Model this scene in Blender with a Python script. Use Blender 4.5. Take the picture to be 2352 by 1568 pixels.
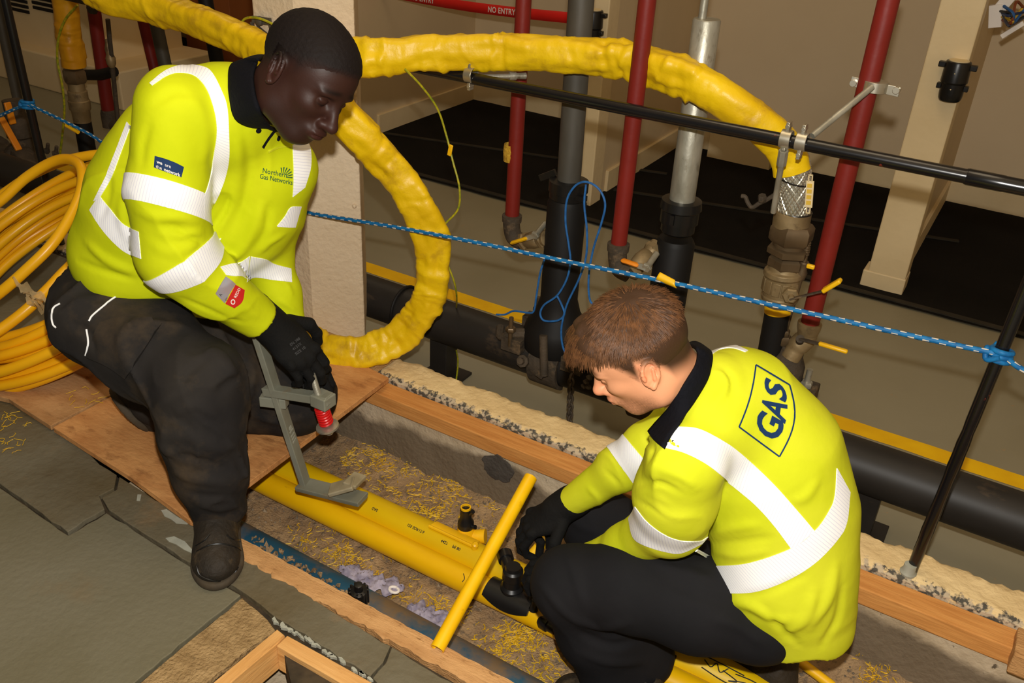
import bpy, bmesh, math, random
import numpy as np
from math import pi, sin, cos, radians
from mathutils import Vector, Matrix
random.seed(7); RNG = np.random.default_rng(11)
scene = bpy.context.scene
COL = scene.collection
for o in list(bpy.data.objects): bpy.data.objects.remove(o)

# ------------------------------------------------------------------ camera, light, exposure
FPX, CX, CY = 2090.0, 1176.0, 784.0
H = 1.6
def _v(px, py):
    a = np.array([px-CX, -(py-CY), -FPX]); return a/np.linalg.norm(a)
_M = np.stack([-_v(-2900, -690), _v(2560, -330), -_v(990, 4500)], 1)
_U, _S, _Vt = np.linalg.svd(_M)
RW = (_U@_Vt).T                      # camera axes -> world axes (vanishing points of the room)
CAM = np.array([0.0, 0.0, H])
def ray(px, py): return RW@np.array([(px-CX)/FPX, -(py-CY)/FPX, -1.0])
def at(px, py, dep): return CAM+ray(px, py)*dep
def onz(px, py, z=0.0): d = ray(px, py); return CAM+d*(z-H)/d[2]
def ony(px, py, y): d = ray(px, py); return CAM+d*y/d[1]
def onx(px, py, x): d = ray(px, py); return CAM+d*x/d[0]

cam_d = bpy.data.cameras.new('camera'); cam_o = bpy.data.objects.new('camera', cam_d); COL.objects.link(cam_o)
cam_d.sensor_width = 36.0; cam_d.lens = 36.0*FPX/2352.0; cam_d.clip_start = 0.02; cam_d.clip_end = 60
cam_o.matrix_world = Matrix.Translation(Vector(CAM)) @ Matrix([[*r] for r in RW.tolist()]).to_4x4()
scene.camera = cam_o

scene.view_settings.view_transform = 'Standard'; scene.view_settings.look = 'None'
scene.view_settings.exposure = 0.0; scene.view_settings.gamma = 1.0
scene.view_settings.use_curve_mapping = False
w = bpy.data.worlds.new('world'); scene.world = w; w.use_nodes = True
w.node_tree.nodes['Background'].inputs[0].default_value = (1.0, 0.85, 0.62, 1)
w.node_tree.nodes['Background'].inputs[1].default_value = 0.065

def area(name, loc, target, size, power, color, spread=None):
    l = bpy.data.lights.new(name, 'AREA'); l.shape = 'DISK'; l.size = size; l.energy = power; l.color = color
    o = bpy.data.objects.new(name, l); COL.objects.link(o); o.location = loc
    o.rotation_euler = (Vector(target)-Vector(loc)).to_track_quat('-Z', 'Y').to_euler()
    return o
# the camera's flash, a hand's width above the lens
fl = bpy.data.lights.new('flash', 'POINT'); fl.energy = 190; fl.color = (1.0, 0.965, 0.90); fl.shadow_soft_size = 0.018
fo = bpy.data.objects.new('flash', fl); COL.objects.link(fo)
fo.location = tuple(CAM + RW@np.array([0.01, 0.13, 0.02]))
# warm hall lamps high overhead
area('hall_lamp', (-1.0, 2.0, 3.9), (-1.0, 2.0, 0), 1.6, 20, (1.0, 0.80, 0.54))
area('hall_lamp', (-4.0, 4.0, 3.9), (-4.0, 4.0, 0), 1.6, 16, (1.0, 0.80, 0.54))

# ------------------------------------------------------------------ materials
def nt(name):
    m = bpy.data.materials.new(name); m.use_nodes = True
    return m, m.node_tree, m.node_tree.nodes['Principled BSDF']
def rgb(r, g, b):   # sRGB 0-255 -> linear
    f = lambda c: ((c/255+0.055)/1.055)**2.4 if c/255 > 0.04045 else c/255/12.92
    return (f(r), f(g), f(b), 1.0)
def pm(name, c1, c2=None, scale=6.0, rough=0.6, metal=0.0, bump=0.0, bscale=40.0, c3=None, t3=(0.62, 0.7), s3=3.0, spec=0.5,
       detail=5.0, stretch=None, sheen=0.0, lo=0.35, hi=0.65, coat=0.0, bdist=0.01):
    """procedural material: noise mix c1/c2, optional third colour in patches (wear, dirt), noise bump"""
    m, t, b = nt(name); N = t.nodes; L = t.links
    tc = N.new('ShaderNodeTexCoord'); mp = N.new('ShaderNodeMapping'); L.new(tc.outputs['Object'], mp.inputs[0])
    if stretch: mp.inputs['Scale'].default_value = stretch
    n = N.new('ShaderNodeTexNoise'); n.inputs['Scale'].default_value = scale; n.inputs['Detail'].default_value = detail
    L.new(mp.outputs[0], n.inputs['Vector'])
    r = N.new('ShaderNodeValToRGB'); r.color_ramp.elements[0].position = lo; r.color_ramp.elements[1].position = hi
    r.color_ramp.elements[0].color = c1; r.color_ramp.elements[1].color = c2 or c1
    L.new(n.outputs['Fac'], r.inputs[0]); out = r.outputs[0]
    if c3:
        n3 = N.new('ShaderNodeTexNoise'); n3.inputs['Scale'].default_value = s3; n3.inputs['Detail'].default_value = 8
        n3.inputs['Roughness'].default_value = 0.65
        L.new(mp.outputs[0], n3.inputs['Vector'])
        mr = N.new('ShaderNodeMapRange'); mr.inputs[1].default_value = t3[0]; mr.inputs[2].default_value = t3[1]
        L.new(n3.outputs['Fac'], mr.inputs[0])
        mx = N.new('ShaderNodeMix'); mx.data_type = 'RGBA'; L.new(mr.outputs[0], mx.inputs['Factor'])
        L.new(out, mx.inputs['A']); mx.inputs['B'].default_value = c3; out = mx.outputs['Result']
    L.new(out, b.inputs['Base Color'])
    b.inputs['Roughness'].default_value = rough; b.inputs['Metallic'].default_value = metal
    b.inputs['Specular IOR Level'].default_value = spec
    if sheen: b.inputs['Sheen Weight'].default_value = sheen
    if coat: b.inputs['Coat Weight'].default_value = coat
    if bump:
        nb = N.new('ShaderNodeTexNoise'); nb.inputs['Scale'].default_value = bscale; nb.inputs['Detail'].default_value = 6
        L.new(mp.outputs[0], nb.inputs['Vector'])
        bp = N.new('ShaderNodeBump'); bp.inputs['Strength'].default_value = bump; bp.inputs['Distance'].default_value = bdist
        L.new(nb.outputs['Fac'], bp.inputs['Height']); L.new(bp.outputs[0], b.inputs['Normal'])
    return m
M = {}
M['slab'] = pm('floor_paint', rgb(122, 117, 98), rgb(108, 102, 80), 2.2, 0.62, bump=0.25, bscale=60, c3=rgb(128, 104, 72), t3=(0.58, 0.9), s3=2.6, spec=0.3)
M['slab2'] = pm('floor_paint_worn', rgb(114, 108, 90), rgb(98, 86, 62), 3.5, 0.7, bump=0.5, bscale=35, c3=rgb(140, 112, 78), t3=(0.56, 0.8), s3=5, spec=0.25)
M['backfloor'] = pm('back_floor_paint', rgb(150, 142, 118), rgb(138, 130, 105), 1.6, 0.5, bump=0.08, bscale=30, c3=rgb(172, 138, 98), t3=(0.66, 0.75), s3=14, spec=0.35)
M['carpet'] = pm('black_carpet', rgb(30, 27, 24), rgb(24, 22, 19), 3, 0.95, bump=0.3, bscale=300, spec=0.1)
M['carpet_edge_sheen'] = pm('carpet_edging_and_sheen', rgb(58, 52, 42), rgb(46, 42, 34), 8, 0.8, spec=0.2)  # edging strip colour, also used for the painted reflection streaks on the carpet
M['wall'] = pm('magnolia_wall', rgb(226, 206, 172), rgb(220, 199, 164), 1.4, 0.7, bump=0.1, bscale=25, spec=0.2)
M['wall2'] = pm('partition_wall', rgb(224, 202, 164), rgb(218, 196, 158), 1.4, 0.6, bump=0.1, bscale=25, spec=0.3)
M['cream'] = pm('cream_gloss', rgb(236, 214, 170), rgb(228, 205, 160), 3, 0.5, bump=0.15, bscale=30, spec=0.3)
M['column'] = pm('column_paint', rgb(226, 206, 176), rgb(214, 192, 160), 3, 0.7, bump=0.5, bscale=55, spec=0.2)
M['darkdirt'] = pm('joint_dirt', rgb(50, 44, 36), rgb(78, 66, 50), 20, 0.95, spec=0.1)
M['screed'] = pm('rough_screed', rgb(176, 146, 102), rgb(150, 122, 82), 30, 0.9, bump=0.9, bscale=120, c3=rgb(90, 76, 56), t3=(0.62, 0.7), s3=40, spec=0.1)
def wood(name, a, b2, c, axis=(1.0, 9.0, 9.0), bs=1.0):
    return pm(name, a, b2, 5*bs, 0.7, bump=0.25, bscale=14*bs, c3=c, t3=(0.62, 0.78), s3=7*bs, stretch=axis, spec=0.2, lo=0.3, hi=0.7)
M['timber'] = wood('pine_timber', rgb(222, 158, 88), rgb(196, 130, 66), rgb(150, 92, 44))
M['timber_y'] = wood('pine_timber_y', rgb(228, 178, 112), rgb(208, 152, 86), rgb(168, 112, 60), (9, 1, 9))
M['timber_x'] = wood('new_pine', rgb(230, 180, 114), rgb(210, 154, 88), rgb(172, 116, 62))
M['timber_old'] = pm('old_timber', rgb(206, 158, 104), rgb(184, 136, 86), 10, 0.85, bump=0.5, bscale=60, c3=rgb(120, 84, 50), t3=(0.62, 0.72), s3=20, stretch=(1, 4, 4), spec=0.15)
M['ply'] = pm('plywood', rgb(216, 158, 98), rgb(190, 130, 76), 3.2, 0.75, bump=0.3, bscale=20, c3=rgb(140, 90, 50), t3=(0.55, 0.72), s3=4, stretch=(2.4, 5, 5), spec=0.2)
M['concrete'] = pm('trench_concrete', rgb(196, 178, 152), rgb(172, 152, 124), 7, 0.9, bump=0.6, bscale=60, c3=rgb(92, 80, 66), t3=(0.6, 0.68), s3=30, spec=0.15)
M['rubble'] = pm('trench_ground', rgb(176, 146, 108), rgb(146, 120, 90), 14, 0.95, bump=0.7, bscale=160, c3=rgb(112, 98, 82), t3=(0.52, 0.66), s3=60, spec=0.1)
M['stone'] = pm('grit', rgb(150, 132, 108), rgb(100, 90, 78), 9, 0.9, spec=0.2)
M['shaving'] = pm('yellow_shaving', rgb(226, 186, 34), rgb(208, 160, 20), 9, 0.5, spec=0.4)
M['pipe_y'] = pm('yellow_pe_pipe', rgb(244, 192, 8), rgb(238, 182, 4), 5, 0.36, c3=rgb(186, 128, 10), t3=(0.66, 0.8), s3=6, stretch=(1, 3, 3), spec=0.45)
M['pipe_yd'] = pm('yellow_pe_pipe_olive', rgb(226, 188, 6), rgb(218, 176, 4), 5, 0.4, c3=rgb(170, 126, 10), t3=(0.66, 0.8), s3=5, stretch=(1, 3, 3), spec=0.4)
M['coil'] = pm('yellow_coil', rgb(248, 188, 22), rgb(242, 176, 14), 4, 0.32, spec=0.45)
M['bluepipe'] = pm('blue_pipe', rgb(36, 88, 112), rgb(28, 72, 96), 5, 0.6, c3=rgb(120, 98, 72), t3=(0.44, 0.62), s3=6, spec=0.35, bump=0.1)
M['blackpipe'] = pm('black_pipe', rgb(46, 42, 38), rgb(36, 33, 30), 4, 0.5, c3=rgb(104, 84, 62), t3=(0.6, 0.85), s3=5, spec=0.35, stretch=(1, 2, 2))
M['black'] = pm('black_plastic', rgb(26, 25, 25), rgb(20, 20, 20), 4, 0.32, spec=0.5)
M['blackmatt'] = pm('black_matt', rgb(22, 20, 19), rgb(16, 15, 14), 6, 0.6, spec=0.3)
M['castiron'] = pm('dusty_cast_iron', rgb(84, 72, 58), rgb(60, 52, 42), 12, 0.75, bump=0.4, bscale=60, c3=rgb(120, 98, 72), t3=(0.56, 0.7), s3=14, spec=0.3)
M['greysteel'] = pm('grey_steel_pipe', rgb(88, 84, 76), rgb(74, 70, 62), 5, 0.55, 0.2, c3=rgb(78, 70, 60), t3=(0.6, 0.8), s3=6, stretch=(3, 3, 1))
M['galv'] = pm('galvanised_steel', rgb(188, 184, 168), rgb(150, 146, 130), 9, 0.42, 0.55, c3=rgb(120, 110, 88), t3=(0.58, 0.72), s3=16, stretch=(2, 2, 1), bump=0.1)
M['zinc'] = pm('bright_zinc', rgb(206, 200, 184), rgb(184, 176, 156), 14, 0.35, 0.8)
M['brass'] = pm('dusty_brass', rgb(158, 136, 98), rgb(128, 108, 74), 12, 0.5, 0.4, c3=rgb(96, 78, 54), t3=(0.56, 0.7), s3=18, bump=0.15)
M['bronze'] = pm('brown_steel_nut', rgb(118, 98, 72), rgb(94, 78, 56), 10, 0.45, 0.55, c3=rgb(70, 54, 38), t3=(0.56, 0.7), s3=12)
M['red'] = pm('red_pipe_paint', rgb(126, 32, 24), rgb(114, 28, 20), 6, 0.5, c3=rgb(96, 30, 22), t3=(0.64, 0.74), s3=12, bump=0.08, spec=0.35)
M['rail'] = pm('black_rail_paint', rgb(22, 20, 22), rgb(18, 17, 18), 6, 0.22, c3=rgb(118, 48, 36), t3=(0.685, 0.70), s3=16, spec=0.6)
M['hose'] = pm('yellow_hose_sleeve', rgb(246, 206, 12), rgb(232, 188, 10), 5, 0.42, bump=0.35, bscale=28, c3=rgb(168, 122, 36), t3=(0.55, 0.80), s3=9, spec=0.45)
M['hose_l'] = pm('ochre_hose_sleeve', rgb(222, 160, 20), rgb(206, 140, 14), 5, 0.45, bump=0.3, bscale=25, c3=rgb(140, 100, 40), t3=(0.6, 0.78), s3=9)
M['tapey'] = pm('yellow_floor_line', rgb(252, 200, 12), rgb(240, 184, 8), 9, 0.5, spec=0.3)
M['lever'] = pm('yellow_lever', rgb(250, 196, 16), rgb(240, 184, 12), 8, 0.4)
M['lever_o'] = pm('orange_lever', rgb(236, 146, 22), rgb(224, 130, 14), 8, 0.45)
M['cable'] = pm('earth_cable', rgb(196, 178, 30), rgb(120, 140, 30), 60, 0.4)
M['rope_b'] = pm('blue_cord', rgb(40, 110, 180), rgb(28, 88, 150), 60, 0.5)
M['belt'] = pm('red_belt', rgb(226, 30, 24), rgb(214, 26, 20), 6, 0.5)
M['white'] = pm('white_print', rgb(240, 232, 224), None, 4, 0.6)
M['tool'] = pm('grey_painted_steel', rgb(146, 146, 130), rgb(126, 126, 110), 9, 0.5, 0.15, c3=rgb(140, 116, 84), t3=(0.6, 0.75), s3=14)
M['toollight'] = pm('worn_tool_steel', rgb(190, 178, 148), rgb(160, 148, 118), 14, 0.5, 0.3)
M['spring'] = pm('red_spring', rgb(220, 30, 30), rgb(200, 22, 22), 9, 0.35)
M['boxcream'] = pm('cream_cabinet', rgb(236, 212, 168), rgb(226, 200, 152), 2, 0.6)
M['brown'] = pm('brown_panel', rgb(150, 84, 36), rgb(136, 74, 30), 3, 0.6)
M['rag'] = pm('blue_grey_rag', rgb(176, 166, 180), rgb(120, 112, 132), 30, 0.9, bump=0.5, bscale=50)
M['tagp'] = pm('pale_tag', rgb(226, 206, 160), None, 4, 0.5)
M['tagy'] = pm('tag_yellow', rgb(220, 180, 60), None, 4, 0.5)
M['foam'] = pm('foam_residue', rgb(214, 170, 50), rgb(190, 144, 34), 40, 0.9, bump=1.0, bscale=90)
M['ink'] = pm('black_ink', rgb(30, 30, 28), None, 4, 0.7)
M['mark'] = pm('white_paint_smear', rgb(176, 176, 160), rgb(150, 150, 136), 20, 0.7)

# ------------------------------------------------------------------ mesh helpers
class G:
    def __init__(s): s.v = []; s.f = []; s.mi = []; s.cur = 0
    def add(s, V, F):
        o = len(s.v); s.v += [tuple(map(float, p)) for p in V]; s.f += [tuple(i+o for i in f) for f in F]; s.mi += [s.cur]*len(F); return s
def unit(a): a = np.array(a, float); return a/(np.linalg.norm(a)+1e-12)
def frame(d, up=(0, 0, 1)):
    d = unit(d); up = np.array(up, float)
    if abs(d@unit(up)) > 0.97: up = np.array([1.0, 0, 0])
    a = unit(np.cross(up, d)); b = np.cross(d, a); return a, b, d
def spline(P, n=8, closed=False):
    P = [np.array(p, float) for p in P]; out = []
    m = len(P)
    for i in range(m if closed else m-1):
        if closed: p0, p1, p2, p3 = P[i-1], P[i], P[(i+1) % m], P[(i+2) % m]
        else:
            p1, p2 = P[i], P[i+1]; p0 = P[i-1] if i > 0 else 2*p1-p2; p3 = P[i+2] if i+2 < m else 2*p2-p1
        for k in range(n):
            t = k/n
            out.append(0.5*((2*p1)+(-p0+p2)*t+(2*p0-5*p1+4*p2-p3)*t*t+(-p0+3*p1-3*p2+p3)*t**3))
    if not closed: out.append(P[-1])
    return np.array(out)
def tube(g, path, r, n=12, caps=True, rf=None, closed=False):
    P = np.array(path, float); m = len(P)
    T = np.gradient(P, axis=0)
    if closed: T = np.roll(P, -1, 0)-np.roll(P, 1, 0)
    T /= np.linalg.norm(T, axis=1)[:, None]+1e-12
    a, b, _ = frame(T[0]); V = []
    R = np.full(m, r) if np.isscalar(r) else np.array(r, float)
    ang = np.arange(n)*2*pi/n
    for i in range(m):
        a = unit(a-T[i]*(a@T[i])); b = np.cross(T[i], a)
        rr = R[i] if rf is None else R[i]*rf(i/(m-1), ang)
        V.append(P[i]+(np.cos(ang)*rr)[:, None]*a+(np.sin(ang)*rr)[:, None]*b)
    V = np.concatenate(V); F = []
    mm = m if closed else m-1
    for i in range(mm):
        j = (i+1) % m
        for k in range(n): F.append((i*n+k, i*n+(k+1) % n, j*n+(k+1) % n, j*n+k))
    if caps and not closed: F.append(tuple(range(n-1, -1, -1))); F.append(tuple((m-1)*n+k for k in range(n)))
    return g.add(V, F)
def box(g, c, s, R=None):
    c = np.array(c, float); s = np.array(s, float)/2
    R = np.eye(3) if R is None else np.array(R)
    V = [c+R@(s*np.array([x, y, z])) for x in (-1, 1) for y in (-1, 1) for z in (-1, 1)]
    return g.add(V, [(0, 1, 3, 2), (4, 6, 7, 5), (0, 4, 5, 1), (2, 3, 7, 6), (0, 2, 6, 4), (1, 5, 7, 3)])
def bar(g, p, q, wd, th, up=(0, 0, 1)):      # rectangular bar from p to q
    p = np.array(p, float); q = np.array(q, float); a, b, d = frame(q-p, up)
    return box(g, (p+q)/2, (wd, th, np.linalg.norm(q-p)), np.stack([a, b, d], 1))
def prism(g, poly, z0, z1):
    n = len(poly); V = [(p[0], p[1], z0) for p in poly]+[(p[0], p[1], z1) for p in poly]
    ar = sum(poly[i][0]*poly[(i+1) % n][1]-poly[(i+1) % n][0]*poly[i][1] for i in range(n))
    F = [tuple(range(n-1, -1, -1)), tuple(range(n, 2*n))]+[(i, (i+1) % n, n+(i+1) % n, n+i) for i in range(n)]
    if ar < 0: F = [tuple(reversed(f)) for f in F]
    return g.add(V, F)
def lathe(g, p, d, prof, n=20, flat=False):   # prof: (height, radius)
    a, b, d = frame(d); V = []
    for h, r in prof:
        for k in range(n):
            t = 2*pi*k/n; V.append(np.array(p)+d*h+a*cos(t)*r+b*sin(t)*r)
    m = len(prof); F = []
    for i in range(m-1):
        for k in range(n): F.append((i*n+k, i*n+(k+1) % n, (i+1)*n+(k+1) % n, (i+1)*n+k))
    F.append(tuple(range(n-1, -1, -1))); F.append(tuple((m-1)*n+k for k in range(n)))
    return g.add(V, F)
def cyl(g, p, q, r, n=16):
    p = np.array(p, float); q = np.array(q, float)
    return lathe(g, p, q-p, [(0, r), (np.linalg.norm(q-p), r)], n)
def hexnut(g, p, d, h, r):
    c = min(0.2*h, 0.3*r)
    return lathe(g, p, d, [(0, r*0.84), (c, r), (h-c, r), (h, r*0.84)], 6)
def hollow(g, p, q, r, th, n=20):            # open ended tube
    a, b, d = frame(np.array(q)-np.array(p)); V = []; L_ = np.linalg.norm(np.array(q)-np.array(p))
    for h, rr in ((0, r-th), (0, r), (L_, r), (L_, r-th)):
        for k in range(n): t = 2*pi*k/n; V.append(np.array(p)+d*h+a*cos(t)*rr+b*sin(t)*rr)
    F = [(i*n+k, i*n+(k+1) % n, ((i+1) % 4)*n+(k+1) % n, ((i+1) % 4)*n+k) for i in range(4) for k in range(n)]
    return g.add(V, F)
def gridmesh(g, fn, nu, nv):
    V = [fn(i/nu, j/nv) for i in range(nu+1) for j in range(nv+1)]
    F = [(i*(nv+1)+j, (i+1)*(nv+1)+j, (i+1)*(nv+1)+j+1, i*(nv+1)+j+1) for i in range(nu) for j in range(nv)]
    return g.add(V, F)
def mkmesh(name, g, mats, smooth=True, ang=38):
    me = bpy.data.meshes.new(name)
    me.from_pydata([tuple(v) for v in g.v], [], g.f); me.update()
    for m in (mats if isinstance(mats, (list, tuple)) else [mats]): me.materials.append(m)
    if g.mi and max(g.mi) > 0: me.polygons.foreach_set('material_index', g.mi)
    bm = bmesh.new(); bm.from_mesh(me); bmesh.ops.recalc_face_normals(bm, faces=bm.faces)
    if smooth:
        for f in bm.faces: f.smooth = True
        for e in bm.edges:
            if len(e.link_faces) == 2 and e.calc_face_angle(0) > radians(ang): e.smooth = False
    bm.to_mesh(me); bm.free(); return me
def root_off(p):
    o = np.zeros(3)
    while p is not None: o += np.array(p.location); p = p.parent
    return o
def obj(name, g, mat, parent=None, smooth=True, bev=0.0, ang=38, label=None):
    """links a mesh (world coordinates in g) as one object, child of parent"""
    if parent is not None:
        off = root_off(parent)
        g2 = G(); g2.v = [tuple(np.array(v)-off) for v in g.v]; g2.f = g.f; g2.mi = g.mi; g = g2
    o = bpy.data.objects.new(name, mkmesh(name, g, mat, smooth, ang)); COL.objects.link(o)
    if parent is not None: o.parent = parent
    if bev:
        b = o.modifiers.new('bevel', 'BEVEL'); b.width = bev; b.segments = 2; b.limit_method = 'ANGLE'; b.angle_limit = radians(40)
    if label: o['label'] = label
    return o
def tag(o, label, cat, group=None, kind=None):
    o['label'] = label; o['category'] = cat
    if group: o['group'] = group
    if kind: o['kind'] = kind
    return o
def thing(name, label, cat, loc=(0, 0, 0), group=None):
    o = bpy.data.objects.new(name, None); COL.objects.link(o); o.location = tuple(float(x) for x in loc)
    o.empty_display_size = 0.05
    return tag(o, label, cat, group)
def struct(name, g, mat, parent=None, label=None, cat=None, **k):
    o = obj(name, g, mat, parent, **k); o['kind'] = 'structure'
    if label: o['label'] = label
    if cat: o['category'] = cat
    return o
def dup(o, parent=None):
    c = o.copy(); COL.objects.link(c)
    if parent is not None: c.parent = parent
    for ch in list(o.children): dup(ch, c)
    return c
def wob(t, seed=0.0):
    return (sin(t*1.7+seed)+sin(t*3.1+seed*2.3)*0.6+sin(t*7.3+seed*1.1)*0.35+sin(t*15.7+seed*3.7)*0.2)/2.15
def text_mesh(s, size=1.0, bold=0.0, shear=0.0, spacing=1.0):
    cu = bpy.data.curves.new('t', 'FONT'); cu.body = s; cu.size = size; cu.offset = bold; cu.shear = shear; cu.space_character = spacing
    cu.fill_mode = 'FRONT'; cu.dimensions = '2D'; cu.resolution_u = 3
    o = bpy.data.objects.new('t', cu); COL.objects.link(o)
    me = bpy.data.meshes.new_from_object(o); bpy.data.objects.remove(o); bpy.data.curves.remove(cu)
    bm = bmesh.new(); bm.from_mesh(me); bpy.data.meshes.remove(me)
    bmesh.ops.triangulate(bm, faces=bm.faces)
    for _ in range(2):
        L = [e for e in bm.edges if e.calc_length() > size*0.18]
        if L: bmesh.ops.subdivide_edges(bm, edges=L, cuts=1)
        bmesh.ops.triangulate(bm, faces=bm.faces)
    V = np.array([v.co[:] for v in bm.verts]); F = [tuple(v.index for v in f.verts) for f in bm.faces]
    bm.free(); return V, F
# ================================================================== SETTING
ZB = -0.25          # floor level beyond the kerb
TZ = -0.28          # trench bottom
# floor beyond the kerb
g = G(); box(g, (-3.0, 5.06, ZB-0.05), (13, 5.96, 0.1)); struct('floor', g, M['backfloor'], label='grey painted hall floor beyond the kerb', cat='floor', smooth=False)
# black carpet on the bays
g = G(); gridmesh(g, lambda u, v: (-9+12*u, 4.17+0.012*wob(u*40)*(1 if v == 0 else 0)+1.75*v, ZB+0.006+0.003*abs(wob(u*60+v*9))), 120, 6)
struct('floor_carpet', g, M['carpet'], label='black carpet in the bays along the far wall', cat='carpet')
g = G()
for x0 in (-3.72, -2.02): box(g, (x0+0.9, 4.95, ZB+0.011), (1.9, 0.03, 0.006), [[cos(0.25), -sin(0.25), 0], [sin(0.25), cos(0.25), 0], [0, 0, 1]])  # slanting lighter strips: a faint reflection on the carpet, put in as colour
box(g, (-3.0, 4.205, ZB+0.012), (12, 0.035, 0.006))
struct('trim_carpet_sheen', g, M['carpet_edge_sheen'], label='painted faint reflection streaks and dark edging strip of the black carpet', cat='trim', smooth=False)
# yellow line on the floor
for i, (xa, xb) in enumerate(((-7.0, 3.0),)):
    g = G(); ya = onz(835, 604, ZB)[1]; yb = onz(2352, 1137, ZB)[1]
    gridmesh(g, lambda u, v: (xa+(xb-xa)*u, 3.03-0.012*(u*0)+(v-0.5)*(0.085+0.005*wob(u*90, v)), ZB+0.002), 160, 2)
    o = obj('floor_line', g, M['tapey']); tag(o, 'yellow safety line taped on the grey floor beyond the black main pipe', 'floor marking')
# back wall
YW = 5.86
g = G(); box(g, (-3.0, YW+0.06, 1.5), (13, 0.12, 3.6)); struct('wall_back', g, M['wall'], smooth=False, label='magnolia far wall', cat='wall')
g = G(); box(g, (-3.0, YW-0.01, ZB+0.065), (13, 0.025, 0.13)); struct('baseboard_back', g, M['cream'], smooth=False, bev=0.004, label='cream skirting along the far wall', cat='skirting')
g = G(); box(g, (-1.62, YW-0.09, ZB+0.10), (0.42, 0.16, 0.2)); o = obj('pipe_boxing', g, M['cream'], bev=0.004, smooth=False)
tag(o, 'low cream boxing at foot of far wall beside second partition', 'boxing')
# shell behind the camera
g = G(); box(g, (3.56, 3.0, 1.5), (0.12, 10, 3.6)); struct('wall_right', g, M['wall'], smooth=False, label='plain side wall out of view', cat='wall')
g = G(); box(g, (-9.56, 3.0, 1.5), (0.12, 10, 3.6)); struct('wall_left', g, M['wall'], smooth=False, label='plain far side wall', cat='wall')
g = G(); box(g, (-3.0, 1.0, 4.06), (13.4, 10, 0.1)); struct('ceiling', g, M['wall'], smooth=False, label='plain ceiling', cat='ceiling')
# partitions standing out from the back wall, each with a cream post at its front end
parts = [(-3.80, 4.45), (-2.10, 4.42), (-0.40, 4.32), (1.30, 4.3)]
for i, (x, y0) in enumerate(parts):
    post_w = 0.17
    g = G(); box(g, (x-0.03, (y0+YW)/2+0.05, 1.5), (0.10, YW-y0-0.05, 3.5)); struct('wall_partition', g, M['wall2'], smooth=False, label='cream partition wall %s' % ['left of the white column', 'behind the two dark risers', 'behind the tall red pipe', 'right out of view', 'behind the kneeling worker', 'far left'][i], cat='wall')
    g = G(); box(g, (x-0.02+0.045, (y0+YW)/2+0.12, ZB+0.065), (0.025, YW-y0-0.25, 0.13)); struct('baseboard_partition', g, M['cream'], smooth=False, bev=0.003, label='cream skirting at the foot of a partition', cat='skirting')
    if i in (1, 2):
        g = G(); box(g, (x-0.02, y0+0.04, 1.5), (post_w, 0.13, 3.5)); 
        if i == 2: prism(g, [(x-0.02-post_w/2-0.022, y0-0.028), (x-0.02+post_w/2+0.004, y0-0.028), (x-0.02+post_w/2+0.004, y0+0.1), (x-0.02-post_w/2-0.022, y0+0.1)], ZB, ZB+0.085)
        struct('trim_post', g, M['cream'], smooth=False, bev=0.006, label=('cream post at the end of the partition, behind the dark grey riser' if i == 1 else 'cream post at the partition end carrying a black belt unit'), cat='post')
# near floor slabs (recessed joints between them)
def zz(*pts): return [onz(px, py, 0)[:2] for px, py in pts]
J1 = [(-900, 660), (-400, 880), (0, 1116), (80, 1172), (155, 1226)]
slabs = [
 ('slab', [(-1500, 800)]+J1[:0]+[(-900, 664), (-400, 886), (0, 1120), (80, 1176), (157, 1229), (245, 1177), (330, 1232), (440, 1302), (553, 1366), (430, 1466), (300, 1575), (100, 1760), (-700, 2500), (-3000, 2500)]),
 ('slab2', [(-900, 655), (-620, 590), (-300, 735), (0, 905), (130, 990), (268, 1090), (262, 1120), (228, 1138), (240, 1168), (155, 1221), (80, 1166), (0, 1110), (-400, 876)]),
 ('slab2', [(274, 1094), (440, 1200), (575, 1290), (640, 1322), (760, 1402), (897, 1482), (880, 1520), (850, 1552), (660, 1432), (618, 1405), (560, 1360), (440, 1293), (330, 1224), (250, 1170), (234, 1142), (268, 1124)]),
 ('slab2', [(900, 1485), (990, 1540), (1120, 1610), (1400, 1760), (1700, 1950), (1500, 2200), (1000, 1700), (856, 1556), (886, 1522)]),
 ('screed', [(556, 1372), (590, 1400), (614, 1422), (632, 1446), (560, 1496), (480, 1562), (330, 1700), (180, 1700), (306, 1580), (436, 1470)]),
]
lab = ['large grey painted floor slab at the near left', 'worn dark slab along the left edge of the plywood', 'grey slab beside the timber edge and under the boot', 'grey slab corner at the bottom of the picture', 'rough tan screed strip beside the timber frame']
fl_root = struct('floor_near', G().add([], []), M['slab'], label='near workshop floor of painted slabs', cat='floor') if False else None
g = G()
prism(g, zz((-1500, 600), (-300, 720), (0, 903), (270, 1088), (565, 1283), (1128, 1606), (1420, 1780), (1700, 2500), (900, 2500), (640, 1445), (300, 1740), (-3000, 2500)), -0.10, -0.014)
box(g, (-5.1, -1.0, -0.062), (7.9, 3.6, 0.09)); box(g, (1.8, -1.0, -0.062), (4.4, 4.24, 0.09)); box(g, (-0.78, -1.6, -0.062), (0.8, 3.6, 0.09)); box(g, (-5.8, 1.55, -0.06), (6.6, 0.88, 0.10))
fl_root = struct('floor_near', g, M['darkdirt'], label='near workshop floor, dirt-filled joints between painted slabs', cat='floor', smooth=False)
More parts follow.
